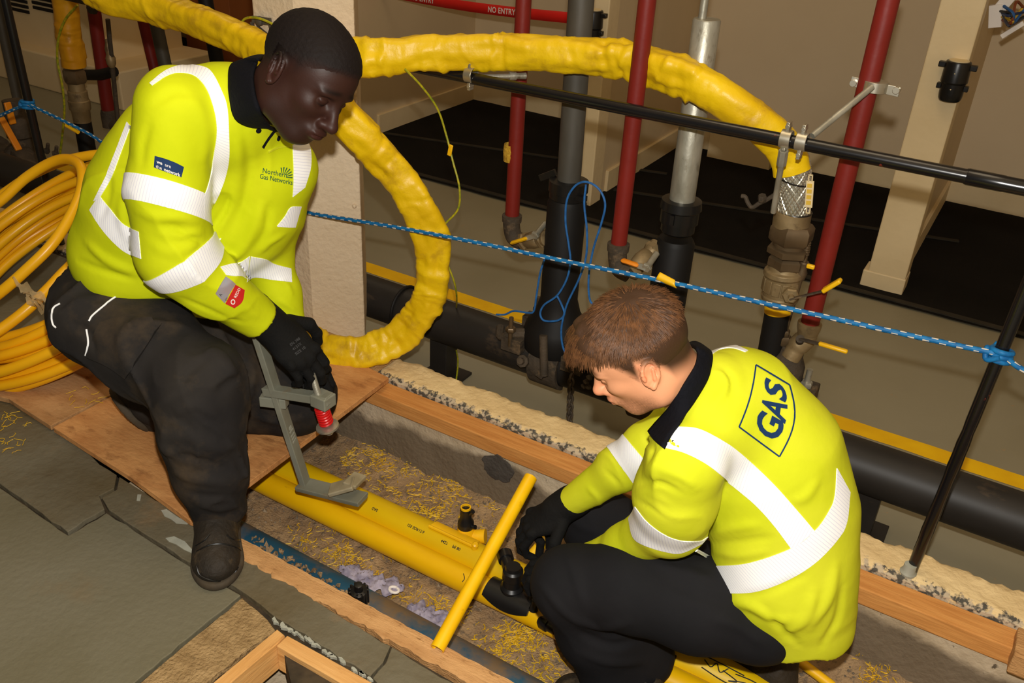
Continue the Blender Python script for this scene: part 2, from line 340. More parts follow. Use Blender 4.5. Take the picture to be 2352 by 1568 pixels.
for (m, pts), lb in zip(slabs, lab):
    poly = []
    for i, p in enumerate(pts):           # broken, slightly uneven edges
        q = pts[(i+1) % len(pts)]; n = max(1, int(math.hypot(q[0]-p[0], q[1]-p[1])/22)) if max(abs(p[0]), abs(q[0]), abs(p[1]), abs(q[1])) < 1750 else 1
        for k in range(n):
            a = np.array(p, float)+(np.array(q, float)-p)*k/n
            if k and n > 1: a = a+RNG.normal(0, 1.3, 2)
            poly.append(onz(a[0], a[1], 0)[:2])
    g = G(); prism(g, poly, -0.03, 0.0); o = obj('slab' if m != 'screed' else 'screed_strip', g, M[m], fl_root, smooth=False, bev=0.002); o['label'] = lb
for c_, s_ in (((-2.5, -1.45, -0.018), (13.0, 3.4, 0.03)), ((1.8, 0.68, -0.018), (4.3, 0.86, 0.03)), ((-5.75, 1.54, -0.018), (6.5, 0.86, 0.03)), ((-6.2, 0.4, -0.018), (5.6, 1.2, 0.03))):
    g = G(); box(g, c_, s_); obj('slab', g, M['slab'], fl_root, smooth=False, bev=0.002)
# near floor underside / bottom and near trench wall
g = G(); box(g, (-1.2, 1.09, -0.16), (9, 0.06, 0.27)); struct('trim_trench_near', g, M['concrete'], label='near concrete side of the trench', cat='trench wall', smooth=False)
# trench ground with lumps
def ground(u, v):
    x = -3.2+4.2*u; y = 1.08+0.90*v
    z = TZ+0.010*wob(x*9, y*7)+0.004*wob(x*23+y*31, 2)+0.002*wob(x*71-y*53, 1)+0.004*random.random()
    z += 0.045*max(0, (v-0.80)/0.2)**2+0.03*max(0, (0.35-v)/0.35)*(0.5+0.5*sin(x*5))
    return (x, y, z)
g = G(); gridmesh(g, ground, 420, 90); struct('floor_trench', g, M['rubble'], label='earth and grit at the bottom of the trench', cat='ground')
# far trench wall
g = G(); gridmesh(g, lambda u, v: (-1.9+3.2*u, 1.945+0.003*wob(u*40, v*5)-0.012*(1-v), TZ-0.05+(0.29)*v), 200, 14)
mt = M['wallstain'] = pm('trench_wall', rgb(206, 188, 160), rgb(182, 162, 132), 7, 0.9, bump=0.5, bscale=60, c3=rgb(100, 88, 72), t3=(0.62, 0.68), s3=34, spec=0.15)
N = mt.node_tree.nodes; L = mt.node_tree.links; b = N['Principled BSDF']
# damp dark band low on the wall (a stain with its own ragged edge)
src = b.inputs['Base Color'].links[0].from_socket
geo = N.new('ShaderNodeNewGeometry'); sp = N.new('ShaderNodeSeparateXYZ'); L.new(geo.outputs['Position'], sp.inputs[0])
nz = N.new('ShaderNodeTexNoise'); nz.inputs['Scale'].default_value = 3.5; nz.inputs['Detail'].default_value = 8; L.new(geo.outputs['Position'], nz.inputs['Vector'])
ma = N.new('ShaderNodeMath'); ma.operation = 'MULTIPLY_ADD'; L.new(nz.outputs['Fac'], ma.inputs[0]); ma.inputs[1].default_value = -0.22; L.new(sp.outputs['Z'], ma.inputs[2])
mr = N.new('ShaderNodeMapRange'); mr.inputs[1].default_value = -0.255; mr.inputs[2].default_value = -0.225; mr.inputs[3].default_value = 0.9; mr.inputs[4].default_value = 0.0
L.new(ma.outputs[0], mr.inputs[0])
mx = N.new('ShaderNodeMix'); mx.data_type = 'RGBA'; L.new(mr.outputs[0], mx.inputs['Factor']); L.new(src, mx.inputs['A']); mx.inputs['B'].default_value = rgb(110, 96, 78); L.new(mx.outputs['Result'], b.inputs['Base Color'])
struct('wall_trench', g, M['wallstain'], label='pale concrete far side of the trench with damp stain', cat='trench wall')
g = G(); box(g, (-1.83, 1.55, -0.16), (0.06, 1.0, 0.26)); 
struct('wall_trench_end', g, M['wallstain'], label='trench end wall beneath the plywood', cat='trench wall', smooth=False)
# dark patch on far wall
g = G(); pc = ony(1145, 1068, 1.93)
poly = [pc+np.array([0.055*cos(t)*(1+0.18*wob(t*3)), 0, 0.045*sin(t)*(1+0.2*wob(t*4, 3))-0.01]) for t in np.linspace(0, 2*pi, 26, endpoint=False)]
n = len(poly); g.add([p for p in poly]+[p+np.array([0, -0.004, 0]) for p in poly], [tuple(range(n, 2*n))]+[(i, (i+1) % n, n+(i+1) % n, n+i) for i in range(n)])
obj('mortar_patch', g, pm('dark_mortar', rgb(78, 72, 66), rgb(66, 60, 54), 20, 0.9, bump=0.5, bscale=80)); tag(bpy.data.objects['mortar_patch'], 'dark grey mortar patch on the pale trench wall', 'mortar patch')
# kerb: cream painted top with ragged outer edge and worn inner edge
def kerb(g, x0, x1, yi, yo, n, z=0.0):
    V = []; F = []
    R = 8
    for i in range(n+1):
        x = x0+(x1-x0)*i/n
        e = 0.010*wob(x*14)+0.006*wob(x*47, 1)
        ei = 0.004*wob(x*40, 4)
        for j in range(R+1):
            v = j/R; y = (yi+ei)+(yo+e-yi-ei)*v
            zc = z+0.003*wob(x*30+v*7)+0.002*wob(x*90+v*21, 2)-(0.010 if j in (0, R) else 0)
            V.append((x, y, zc))
        V.append((x, yo+e+0.004*wob(x*60), ZB)); V.append((x, yi+ei, -0.12))
    C = R+3
    for i in range(n):
        for j in range(R+1): F.append((i*C+j, (i+1)*C+j, (i+1)*C+j+1, i*C+j+1))
        F.append((i*C, i*C+R+2, (i+1)*C+R+2, (i+1)*C))
    return g.add(V, F)
mk = M['kerb'] = pm('kerb_paint', rgb(240, 212, 158), rgb(226, 196, 142), 6, 0.75, bump=0.55, bscale=45, c3=rgb(190, 158, 108), t3=(0.62, 0.75), s3=9, spec=0.2)
N = mk.node_tree.nodes; L = mk.node_tree.links; b = N['Principled BSDF']; src = b.inputs['Base Color'].links[0].from_socket
geo = N.new('ShaderNodeNewGeometry'); sp = N.new('ShaderNodeSeparateXYZ'); L.new(geo.outputs['Position'], sp.inputs[0])
nz = N.new('ShaderNodeTexNoise'); nz.inputs['Scale'].default_value = 38; nz.inputs['Detail'].default_value = 8; nz.inputs['Roughness'].default_value = 0.7; L.new(geo.outputs['Position'], nz.inputs['Vector'])
ma = N.new('ShaderNodeMath'); ma.operation = 'MULTIPLY_ADD'; L.new(nz.outputs['Fac'], ma.inputs[0]); ma.inputs[1].default_value = -0.11; L.new(sp.outputs['Y'], ma.inputs[2])
mr = N.new('ShaderNodeMapRange'); mr.inputs[1].default_value = 1.962; mr.inputs[2].default_value = 1.970; mr.inputs[3].default_value = 1; mr.inputs[4].default_value = 0; L.new(ma.outputs[0], mr.inputs[0])
nz2 = N.new('ShaderNodeTexNoise'); nz2.inputs['Scale'].default_value = 70; nz2.inputs['Detail'].default_value = 6; L.new(geo.outputs['Position'], nz2.inputs['Vector'])
r2 = N.new('ShaderNodeValToRGB'); r2.color_ramp.elements[0].color = rgb(86, 82, 74); r2.color_ramp.elements[1].color = rgb(196, 178, 150); r2.color_ramp.elements[0].position = 0.45; r2.color_ramp.elements[1].position = 0.55; L.new(nz2.outputs['Fac'], r2.inputs[0])
mx = N.new('ShaderNodeMix'); mx.data_type = 'RGBA'; L.new(mr.outputs[0], mx.inputs['Factor']); L.new(src, mx.inputs['A']); L.new(r2.outputs[0], mx.inputs['B']); L.new(mx.outputs['Result'], b.inputs['Base Color'])
g = G(); kerb(g, -6.5, 1.6, 2.005, 2.135, 620); struct('trim_kerb', g, M['kerb'], label='cream painted concrete kerb with a worn grey inner edge', cat='kerb')

# timber along the far side (two lengths butting)
g = G(); box(g, (-1.23, 1.966, -0.045), (1.75, 0.072, 0.052)); o = obj('timber_batten', g, M['timber'], bev=0.003, smooth=False); tag(o, 'orange pine batten on the far trench edge between plywood and worker', 'timber', 'pine battens along the trench')
g = G(); box(g, (0.55, 1.966, -0.045), (1.78, 0.072, 0.052)); o = obj('timber_batten', g, M['timber'], bev=0.003, smooth=False); tag(o, 'pine batten on the far trench edge right of the squatting worker', 'timber', 'pine battens along the trench')
for px, py in ((2020, 1400), (2240, 1500), (1960, 1385)):
    p = ony(px, py, 1.93); 
g = G(); p = onz(2345, 1500, 0.0); box(g, (p[0]+0.03, 1.93, -0.02), (0.09, 0.10, 0.06)); o = obj('timber_block', g, M['timber_old'], bev=0.004, smooth=False); tag(o, 'rough timber block end at the right edge of the picture', 'timber')
# worn timber at the near edge
def roughbar(g, x0, x1, y0, y1, z0, z1, n=120):
    V = []; F = []
    for i in range(n+1):
        x = x0+(x1-x0)*i/n; e = 0.005*wob(x*33)+0.004*wob(x*90, 2); e2 = 0.002*wob(x*50, 5)
        for (y, z) in ((y0+e, z0), (y0+e, z1-0.003), (y0+e+0.004, z1), (y1+e2-0.003, z1), (y1+e2, z1-0.004), (y1+e2, z0)): V.append((x, y, z))
    for i in range(n):
        for j in range(6): F.append((i*6+j, i*6+(j+1) % 6, (i+1)*6+(j+1) % 6, (i+1)*6+j))
    F.append(tuple(range(6))); F.append(tuple(n*6+j for j in range(5, -1, -1)))
    return g.add(V, F)
g = G(); roughbar(g, -1.50, 0.9, 1.131, 1.186, -0.1, 0.004, 200); o = obj('timber_batten', g, M['timber_old']); tag(o, 'worn flush timber strip along the near trench edge', 'timber', 'pine battens along the trench')
# small timber frame round the hatch (bottom left)
a0 = onz(640, 1446); fr = thing('hatch_surround', 'new pine frame around the small hatch at the bottom edge', 'frame', (a0[0], a0[1], 0))
def lvl(*pts, z=0.0): return [onz(px, py, z)[:2] for px, py in pts]
g = G(); prism(g, lvl((637, 1447), (655, 1462), (636, 1482), (560, 1545), (440, 1650), (190, 1864), (163, 1853), (400, 1650), (490, 1570)), -0.075, 0.004); obj('plank', g, M['timber_y'], fr, bev=0.002, smooth=False)
g = G(); prism(g, lvl((660, 1460), (700, 1482), (840, 1560), (960, 1630), (1255, 1797), (1165, 1796), (900, 1640), (780, 1568), (635, 1484)), -0.075, 0.002); obj('plank', g, M['timber_x'], fr, bev=0.002, smooth=False)
g = G(); box(g, tuple(onz(690, 1640, -0.16)), (0.5, 0.5, 0.01)); gm = M['darkdirt']; o = struct('floor_hatch', g, M['concrete'], label='bottom of the small hatch', cat='ground', smooth=False)
for px, py in ((603, 1530),):
    g = G(); p = onz(px, py, -0.03); d = unit(np.array([cos(radians(-62)), sin(radians(-62)), 0])); 
# white paint smears on the slabs
for i, pts in enumerate([[(370, 1172), (383, 1170), (400, 1182), (412, 1190), (436, 1200), (430, 1204), (405, 1202), (392, 1192), (378, 1186)],
                         [(380, 1236), (400, 1232), (425, 1244), (441, 1262), (440, 1270), (422, 1262), (404, 1250), (388, 1244)],
                         [(316, 1136), (325, 1136), (322, 1150), (314, 1150)]]):
    g = G(); prism(g, [onz(px, py)[:2] for px, py in pts], 0.0, 0.0015); o = obj('paint_smear', g, M['mark'], smooth=False)
    tag(o, ['upper white paint smear left of the boot top', 'white paint smear beside the boot ankle', 'tiny pale paint mark between plywood and boot'][i], 'paint mark', 'white paint smears by the boot')
g = G()
for k in range(34):
    t = random.random(); px = 632+(850-632)*t+random.uniform(-3, 3); py = 1424+(1556-1424)*t+random.uniform(-3, 3)
    wv = random.uniform(4, 9)
    prism(g, [onz(px+dx*wv/10, py+dy*wv/10)[:2] for dx, dy in ((-7+random.uniform(-3, 3), -5), (0, -6+random.uniform(-3, 3)), (5, 0), (9+random.uniform(-3, 3), 6), (0, 4+random.uniform(-2, 3)), (-8, 0+random.uniform(-3, 3)))], -0.006, 0.001+0.0004*(k % 3))
o = obj('plaster_crumbs', g, M['mark'], smooth=False); tag(o, 'broken white plaster line in the joint beside the timber frame', 'plaster', kind='stuff')
# plywood boards bridging the trench
ply = thing('plywood_sheet', 'stained plywood sheet bridging the trench under the kneeling worker', 'board', (-1.9, 1.55, 0))
def boardpoly(pts): return [onz(px, py, 0.02)[:2] for px, py in pts]
g = G(); prism(g, boardpoly([(122, 982), (248, 915), (420, 826), (640, 740), (893, 868), (560, 1118), (452, 1200), (436, 1196), (300, 1096)]), 0.004, 0.022)
obj('board', g, M['ply'], ply, bev=0.0015, smooth=False)
g = G(); prism(g, boardpoly([(-30, 905), (-10, 870), (260, 790), (420, 735), (600, 722), (636, 738), (415, 824), (244, 912), (116, 978), (20, 916)]), 0.004, 0.021)
obj('board', g, pm('plywood_grey', rgb(196, 152, 104), rgb(170, 124, 78), 3.2, 0.75, bump=0.3, bscale=20, c3=rgb(130, 92, 56), t3=(0.55, 0.72), s3=4, stretch=(2.4, 5, 5), spec=0.2), ply, bev=0.0015, smooth=False)
g = G(); prism(g, [onz(px, py, 0.035)[:2] for px, py in [(760, 830), (852, 848), (905, 856), (880, 872), (770, 880), (735, 850)]], 0.005, 0.02)
# sand spilled by the column foot
g = G(); pc = onz(770, 795, 0.02)
gridmesh(g, lambda u, v: (pc[0]+(u-0.5)*0.42, pc[1]+(v-0.5)*0.15, 0.010+0.035*max(0, 1-((u-0.5)*2)**2)*max(0, 1-((v-0.5)*2)**2)*(1+0.3*wob(u*20, v*10))), 40, 16)
o = obj('sand_heap', g, pm('sand', rgb(208, 168, 112), rgb(184, 144, 90), 50, 0.95, bump=0.8, bscale=200), None); tag(o, 'spilled sand at the foot of the white column', 'sand', kind='stuff')
# white column standing on the kerb
g = G()
_n = ony(711, 600, 2.06); prism(g, [(-2.125, 2.06), (_n[0], 2.06), (-1.815, 2.16), (-2.0, 2.40), (-2.125, 2.40)], 0.0, 3.9)
col = struct('wall_column', g, M['column'], label='square white painted column behind the kneeling worker', cat='column', smooth=False, bev=0.006)
for i, (px, py) in enumerate([(812, 474), (800, 165)]):
    p = ony(px, py, 2.14); g = G(); lathe(g, p+np.array([0, 0.008, 0]), (0, -1, 0), [(0, 0.007), (0.007, 0.007), (0.010, 0.003)], 12); obj('bolt_head', g, M['castiron'] if i else M['column'], col)

# shavings, grit
def in_poly(x, y, P):
    c = False; n = len(P); j = n-1
    for i in range(n):
        if (P[i][1] > y) != (P[j][1] > y) and x < (P[j][0]-P[i][0])*(y-P[i][1])/(P[j][1]-P[i][1])+P[i][0]: c = not c
        j = i
    return c
def gz(x, y):
    v = (y-1.08)/0.90
    return TZ+0.010*wob(x*9, y*7)+0.008*wob(x*23+y*31, 2)+0.045*max(0, (v-0.80)/0.2)**2+0.03*max(0, (0.35-v)/0.35)*(0.5+0.5*sin(x*5))
regions = [([(800, 1040), (900, 1060), (1000, 1100), (1060, 1160), (1020, 1200), (930, 1170), (850, 1120), (780, 1080)], 330),
           ([(830, 1030), (1000, 1080), (1080, 1150), (1160, 1180), (1150, 1260), (1060, 1230), (900, 1150)], 240),
           ([(1080, 1440), (1180, 1420), (1260, 1460), (1290, 1520), (1250, 1568), (1140, 1540), (1090, 1500)], 240),
           ([(650, 1200), (760, 1220), (830, 1290), (900, 1330), (860, 1360), (760, 1290), (680, 1240)], 150),
           ([(860, 1320), (980, 1350), (1080, 1400), (1100, 1440), (1000, 1420), (900, 1380)], 110),
           ([(1960, 1520), (2060, 1530), (2100, 1568), (1980, 1600)], 110),
           ([(1230, 1500), (1320, 1530), (1330, 1590), (1200, 1590)], 60),
           ([(600, 1150), (1250, 1430), (1300, 1560), (1100, 1530), (620, 1220)], 120)]
g = G()
for poly, cnt in regions:
    xs = [p[0] for p in poly]; ys = [p[1] for p in poly]; k = 0
    cl = [(random.uniform(min(xs), max(xs)), random.uniform(min(ys), max(ys))) for _ in range(6)]
    tries = 0
    while k < cnt and tries < 20000:
        tries += 1
        if random.random() < 0.7:
            c = random.choice(cl); px = random.gauss(c[0], 26); py = random.gauss(c[1], 16)
        else: px = random.uniform(min(xs), max(xs)); py = random.uniform(min(ys), max(ys))
        if not in_poly(px, py, poly): continue
        k += 1
        p = onz(px, py, TZ); p[2] = gz(p[0], p[1])+0.004+random.random()*0.008
        a = random.uniform(0, 2*pi); Ln = random.uniform(0.008, 0.028); cu = random.gauss(0, 1.4); wd = random.uniform(0.0007, 0.0016)
        pts = []; q = p.copy(); n = 5
        for j in range(n+1):
            pts.append(q.copy()); a += cu/n; q = q+np.array([cos(a), sin(a), random.uniform(-0.4, 0.5)])*Ln/n
        V = []
        for j, q in enumerate(pts):
            t = unit(pts[min(j+1, n)]-pts[max(j-1, 0)]); s = unit(np.cross(t, (0, 0, 1)))*wd
            V += [q-s, q+s, q+np.array([0, 0, wd*1.2])]
        F = []
        for j in range(n):
            for m_ in range(3): F.append((j*3+m_, j*3+(m_+1) % 3, (j+1)*3+(m_+1) % 3, (j+1)*3+m_))
        g.add(V, F)
o = obj('plastic_shavings', g, M['shaving']); tag(o, 'curly yellow plastic shavings scattered over the trench bottom', 'shavings', kind='stuff')
g = G()
for poly, cnt in [([(0, 960), (60, 950), (60, 1000), (10, 1040)], 26), ([(160, 900), (240, 930), (190, 960)], 10)]:
    for k in range(cnt):
        xs = [p[0] for p in poly]; ys = [p[1] for p in poly]
        p = onz(random.uniform(min(xs), max(xs)), random.uniform(min(ys), max(ys)), 0.0); p[2] = 0.003 if poly[0][0] == 0 else 0.024; a = random.uniform(0, 6.28); pts = []
        for j in range(6): pts.append(p.copy()); a += random.gauss(0, 0.6); p = p+np.array([cos(a), sin(a), 0])*0.006
        tube(g, pts, 0.0009, 4)
o = obj('plastic_shavings', g, M['shaving']); tag(o, 'few yellow shavings on the slab and plywood by the coil', 'shavings', kind='stuff')
g = G()
for k in range(2600):
    x = random.uniform(-1.8, 0.5); y = random.uniform(1.2, 1.93); z = gz(x, y)+0.002; s = random.uniform(0.0015, 0.006) if random.random() < 0.96 else random.uniform(0.007, 0.013)
    V = [np.array([x, y, z])+np.array(d)*s*random.uniform(0.6, 1.2) for d in ((1, 0, 0), (-1, 0, 0), (0, 1, 0), (0, -1, 0), (0, 0, 0.9), (0, 0, -1))]
    g.add(V, [(0, 2, 4), (2, 1, 4), (1, 3, 4), (3, 0, 4), (2, 0, 5), (1, 2, 5), (3, 1, 5), (0, 3, 5)])
o = obj('grit', g, M['stone'], smooth=False); tag(o, 'loose grit and small stones on the trench bottom', 'gravel', kind='stuff')
# ================================================================== PIPEWORK BEYOND THE KERB
YP = 2.42
def V3(*a): return np.array(a, float)
# --- large black main
zc = 0.004; rm = 0.078
mp = thing('main_pipe', 'large black horizontal gas main on short posts behind the kerb', 'pipe', (-1.0, YP, ZB))
g = G(); tube(g, [(x, YP+0.002, zc-0.0) for x in np.linspace(-5.2, 1.6, 50)], rm, 40); obj('pipe', g, M['blackpipe'], mp)
for px, py in ((1012, 800), (1990, 1150)):
    p = ony(px, py, YP); 
    g = G(); box(g, (p[0], YP+0.02, (ZB+zc-rm+0.01)/2), (0.075, 0.075, zc-rm+0.01-ZB)); box(g, (p[0], YP+0.02, ZB+0.006), (0.16, 0.16, 0.012)); obj('support_post', g, M['blackpipe'], mp, bev=0.003, smooth=False)
p = ony(930, 690, YP)
g = G(); ts = np.linspace(0, 2*pi, 40, endpoint=False); tube(g, [(p[0]+0.0, YP+(rm+0.006)*cos(t), zc+(rm+0.006)*sin(t)) for t in ts], 0.006, 8, closed=True)
obj('pipe_clamp', g, M['blackmatt'], mp)

def axis_pts(pix, y): return [ony(px, py, y) for px, py in pix]
def riser_saddle(root, x, base_z, name='saddle'):
    g = G()
    # clamp halves round the main
    V = []; nn_ = 30
    for i in range(nn_+1):
        t = radians(-75)+radians(330)*i/nn_
        for rr, xo in ((rm+0.002, -0.055), (rm+0.016, -0.055), (rm+0.016, 0.055), (rm+0.002, 0.055)): V.append((x+xo, YP+rr*cos(t), zc+rr*sin(t)))
    g.add(V, [(i*4+j, i*4+(j+1) % 4, (i+1)*4+(j+1) % 4, (i+1)*4+j) for i in range(nn_) for j in range(4)]+[(0, 1, 2, 3), (nn_*4+3, nn_*4+2, nn_*4+1, nn_*4)])
    for sx in (-1, 1):
        P = [(x+sx*0.06, YP-0.055, zc+0.105), (x+sx*0.11, YP-0.075, zc+0.10), (x+sx*0.165, YP-0.085, zc+0.075), (x+sx*0.19, YP-0.05, zc+0.09)]
        tube(g, spline(P, 5), [0.02]*8+[0.015]*8, 8)
        box(g, (x+sx*0.115, YP-0.088, zc+0.065), (0.075, 0.035, 0.05)); box(g, (x+sx*0.125, YP+0.085, zc+0.07), (0.085, 0.05, 0.045))
    lathe(g, (x-0.055, YP-0.115, zc+0.03), (0, -1, 0.5), [(0, 0.022), (0.012, 0.022), (0.014, 0.012), (0.03, 0.012)], 8)
    sd = obj(name, g, M['castiron'], root, bev=0.004)
    for sx in (-0.12, 0.12):
        for sy in (-0.10, 0.085):
            g = G(); b0 = V3(x+sx, YP+sy, zc+0.06); cyl(g, b0, b0+V3(0, 0, 0.11), 0.008, 10); hexnut(g, b0+V3(0, 0, 0.055), (0, 0, 1), 0.018, 0.018); obj('bolt', g, M['bronze'], sd)
    return sd
# --- riser 1
r1 = thing('gas_riser', 'black capped riser with dark grey pipe, standing nearest the white column', 'pipe', (-1.19, YP, zc), 'gas risers standing on the black main')
xa = -1.20
g = G(); lathe(g, (xa, YP, zc+rm-0.02), (0, 0, 1), [(0, 0.108), (0.05, 0.113), (0.085, 0.104), (0.13, 0.076), (0.18, 0.062), (0.515, 0.062), (0.53, 0.055)], 36); obj('lower_pipe', g, M['blackmatt'], r1)
ztop = 0.585
g = G(); lathe(g, (xa, YP, ztop-0.02), (0, 0, 1), [(0, 0.05), (0.012, 0.056), (0.02, 0.048), (0.03, 0.058), (0.05, 0.058), (0.052, 0.062), (0.085, 0.062), (0.088, 0.048)], 32)
box(g, (xa+0.06, YP-0.03, ztop+0.03), (0.035, 0.02, 0.016)); box(g, (xa-0.075, YP-0.0, ztop+0.065), (0.06, 0.012, 0.02), [[.87, 0, -.5], [0, 1, 0], [.5, 0, .87]])
obj('coupling', g, M['black'], r1)
g = G(); t0 = ony(1315, 420, YP); cyl(g, (xa, YP, ztop+0.03), (xa-0.02, YP, 1.8), 0.037, 28); obj('upper_pipe', g, M['greysteel'], r1)
for a0, ln in ((1.1, 0.0),):
    pass
riser_saddle(r1, xa, 0)
# --- riser 2
xb = -0.83
r2 = thing('gas_riser', 'black riser with pale galvanised pipe, right behind the head of the squatting worker', 'pipe', (xb, YP, zc), 'gas risers standing on the black main')
z2 = ony(1565, 470, YP)[2]
g = G(); lathe(g, (xb, YP, zc+rm-0.02), (0, 0, 1), [(0, 0.100), (0.05, 0.105), (0.085, 0.098), (0.13, 0.068), (0.18, 0.058), (z2-0.10-zc-rm, 0.058), (z2-0.085-zc-rm, 0.05)], 36); obj('lower_pipe', g, M['blackmatt'], r2)
g = G(); lathe(g, (xb, YP, z2-0.085), (0, 0, 1), [(0, 0.045), (0.005, 0.050), (0.03, 0.050), (0.032, 0.056), (0.07, 0.056), (0.075, 0.061), (0.10, 0.058), (0.102, 0.045)], 32)
box(g, (xb+0.0, YP-0.056, z2-0.03), (0.012, 0.014, 0.03)); obj('coupling', g, M['black'], r2)
zt = ony(1612, 45, YP)[2]
g = G(); lathe(g, (xb, YP, z2), (-0.012, 0, 1), [(0, 0.037), (zt-z2, 0.037), (zt-z2+0.004, 0.034), (zt-z2+0.004, 0.026)], 30); obj('upper_pipe', g, M['galv'], r2)
g = G(); cyl(g, (xb-0.02, YP, zt-0.05), (xb-0.02, YP, 1.9), 0.011, 14); obj('thin_rod', g, M['galv'], r2)
g = G(); box(g, (xb-0.012, YP-0.034, z2+0.1), (0.002, 0.002, 0.002)); riser_saddle(r2, xb, 0)
# --- red pipes with elbow, valve and lever
def red_drop(px, py, y, xr, lab, lever_px, lever_mat, stem_px):
    b = ony(px, py, y); root = thing('red_pipe', lab, 'pipe', (b[0], y, b[2]), 'dark red pipes')
    g = G(); cyl(g, b+V3(0, 0, 0.02), (b[0]-0.0, y, 1.9), 0.0235, 24); obj('pipe', g, M['red'], root)
    g = G(); zr = b[2]-0.035
    P = spline([b+V3(0, 0, 0.035), b+V3(0, 0, 0.0), (b[0]+0.012, y, zr-0.002), (b[0]+0.045, y, zr-0.012)], 6); tube(g, P, 0.028, 20)
    lathe(g, b+V3(0, 0, 0.015), (0, 0, 1), [(0, 0.032), (0.022, 0.033), (0.024, 0.026)], 24); obj('elbow', g, M['castiron'], root)
    # brass valve body towards the riser
    c0 = V3(b[0]+0.045, y, zr-0.01); c1 = V3(xr, YP-0.02, zr+0.045); d = unit(c1-c0); Lr = np.linalg.norm(c1-c0)
    g = G(); lathe(g, c0, d, [(0, 0.024), (0.02, 0.026), (0.022, 0.021), (0.035, 0.026), (0.06, 0.029), (0.085, 0.026), (0.09, 0.021), (0.10, 0.026), (0.13, 0.026), (Lr, 0.022)], 20)
    hexnut(g, c0+d*0.0, d, 0.024, 0.031); hexnut(g, c0+d*0.098, d, 0.022, 0.031)
    vb = obj('valve', g, M['brass'], root)
    g = G(); s = ony(stem_px[0], stem_px[1], y-0.045); cyl(g, s+V3(0, 0.04, 0.012), s+V3(0, -0.03, -0.01), 0.009, 12); hexnut(g, s+V3(0, -0.018, -0.006), (0, -1, -0.3), 0.012, 0.015); obj('valve_stem', g, M['galv'], vb)
    e = ony(lever_px[0], lever_px[1], y-0.07); s2 = s+V3(0, -0.028, -0.008)
    g = G(); m1 = s2+(e-s2)*0.3; bar(g, s2, m1+ (e-s2)*0.05, 0.016, 0.004, (0, -1, 0.2)); obj('lever_arm', g, M['galv'], vb)
    g = G(); P = [m1+(e-m1)*t for t in (0, 0.1, 0.5, 0.9, 1)]
    tube(g, P, [0.008, 0.0115, 0.011, 0.012, 0.007], 12, rf=lambda u, a: 1-0.45*abs(np.sin(a))); obj('lever_grip', g, lever_mat, vb)
    return root, zr
red1, z1 = red_drop(1175, 518, YP+0.02, xa-0.05, 'red drop pipe with yellow lever valve, nearest the white column', (1174, 558), M['lever'], (1238, 530))
g = G(); p = ony(1175, 345, YP+0.02)
tube(g, [(p[0], YP+0.02, p[2]+h) for h in np.linspace(-0.035, 0.02, 12)], 0.0245, 28, rf=lambda u, a: 1+0.12*np.abs(np.sin(a*5+u*9))*(1-abs(2*u-1))+0.02*np.sin(a*11), caps=False); obj('foam_residue', g, M['foam'], red1)
red2, z2_ = red_drop(1418, 586, YP-0.13, xb-0.05, 'red drop pipe with orange lever valve, between the two black risers', (1428, 597), M['lever_o'], (1494, 602))
# --- riser 3 with braided hose end
xc = -0.495
r3 = thing('gas_riser', 'riser with brown hex nuts and brass ball valve under the braided hose', 'pipe', (xc, YP, zc), 'gas risers standing on the black main')
pz = lambda px, py: ony(px, py, YP)
A = pz(1765, 830); B = pz(1793, 690); Cc = pz(1800, 655); 
def seg(g, pa, pb, prof, n=24):
    a = pz(*pa); b = pz(*pb); d = b-a; Ld = np.linalg.norm(d); return lathe(g, a, d, [(h*Ld, r) for h, r in prof], n)
g = G(); cyl(g, (xc+0.012, YP, zc+rm-0.03), pz(1787, 715), 0.037, 28); obj('lower_pipe', g, M['blackmatt'], r3)
g = G(); seg(g, (1787, 716), (1788, 698), [(0, 0.039), (1, 0.04)]); obj('sealing_band', g, M['lever'], r3)
g = G(); seg(g, (1788, 700), (1803, 608), [(0, 0.040), (0.14, 0.044), (0.16, 0.052), (0.25, 0.054), (0.28, 0.051), (0.72, 0.051), (0.76, 0.056), (0.86, 0.054), (0.9, 0.046), (1, 0.043)], 32)
for k in range(5):
    c = pz(1795, 652); a = -pi/2+(k-2)*0.5; box(g, (c[0]+0.051*cos(a), YP+0.051*sin(a), c[2]), (0.022, 0.006, 0.04), [[-sin(a), -cos(a), 0], [cos(a), -sin(a), 0], [0, 0, 1]])
valve = obj('ball_valve', g, M['brass'], r3, bev=0.0015)
g = G(); a = pz(1803, 614); hexnut(g, a, (0, 0.0, 1), 0.036, 0.052); obj('hex_nut', g, M['bronze'], r3)
g = G(); a = pz(1806, 578); cyl(g, a-V3(0, 0, 0.01), a+V3(0, 0, 0.06), 0.037, 24)
for k in range(5): lathe(g, a+V3(0, 0, 0.0+k*0.005), (0, 0, 1), [(0, 0.037), (0.0025, 0.0395), (0.005, 0.037)], 24)
obj('thread', g, M['bronze'], r3)
g = G(); a = pz(1809, 584); hexnut(g, a, (0, 0, 1), 0.026, 0.060); obj('hex_nut', g, M['bronze'], r3)
g = G(); a = pz(1814, 556); cyl(g, a-V3(0, 0, 0.02), a, 0.045, 24); hexnut(g, a, (0, 0, 1), 0.056, 0.062); obj('hex_nut', g, M['bronze'], r3)
g = G(); seg(g, (1816, 520), (1822, 484), [(0, 0.04), (0.05, 0.050), (0.95, 0.050), (1, 0.045)], 30); obj('ferrule', g, M['brass'], r3)
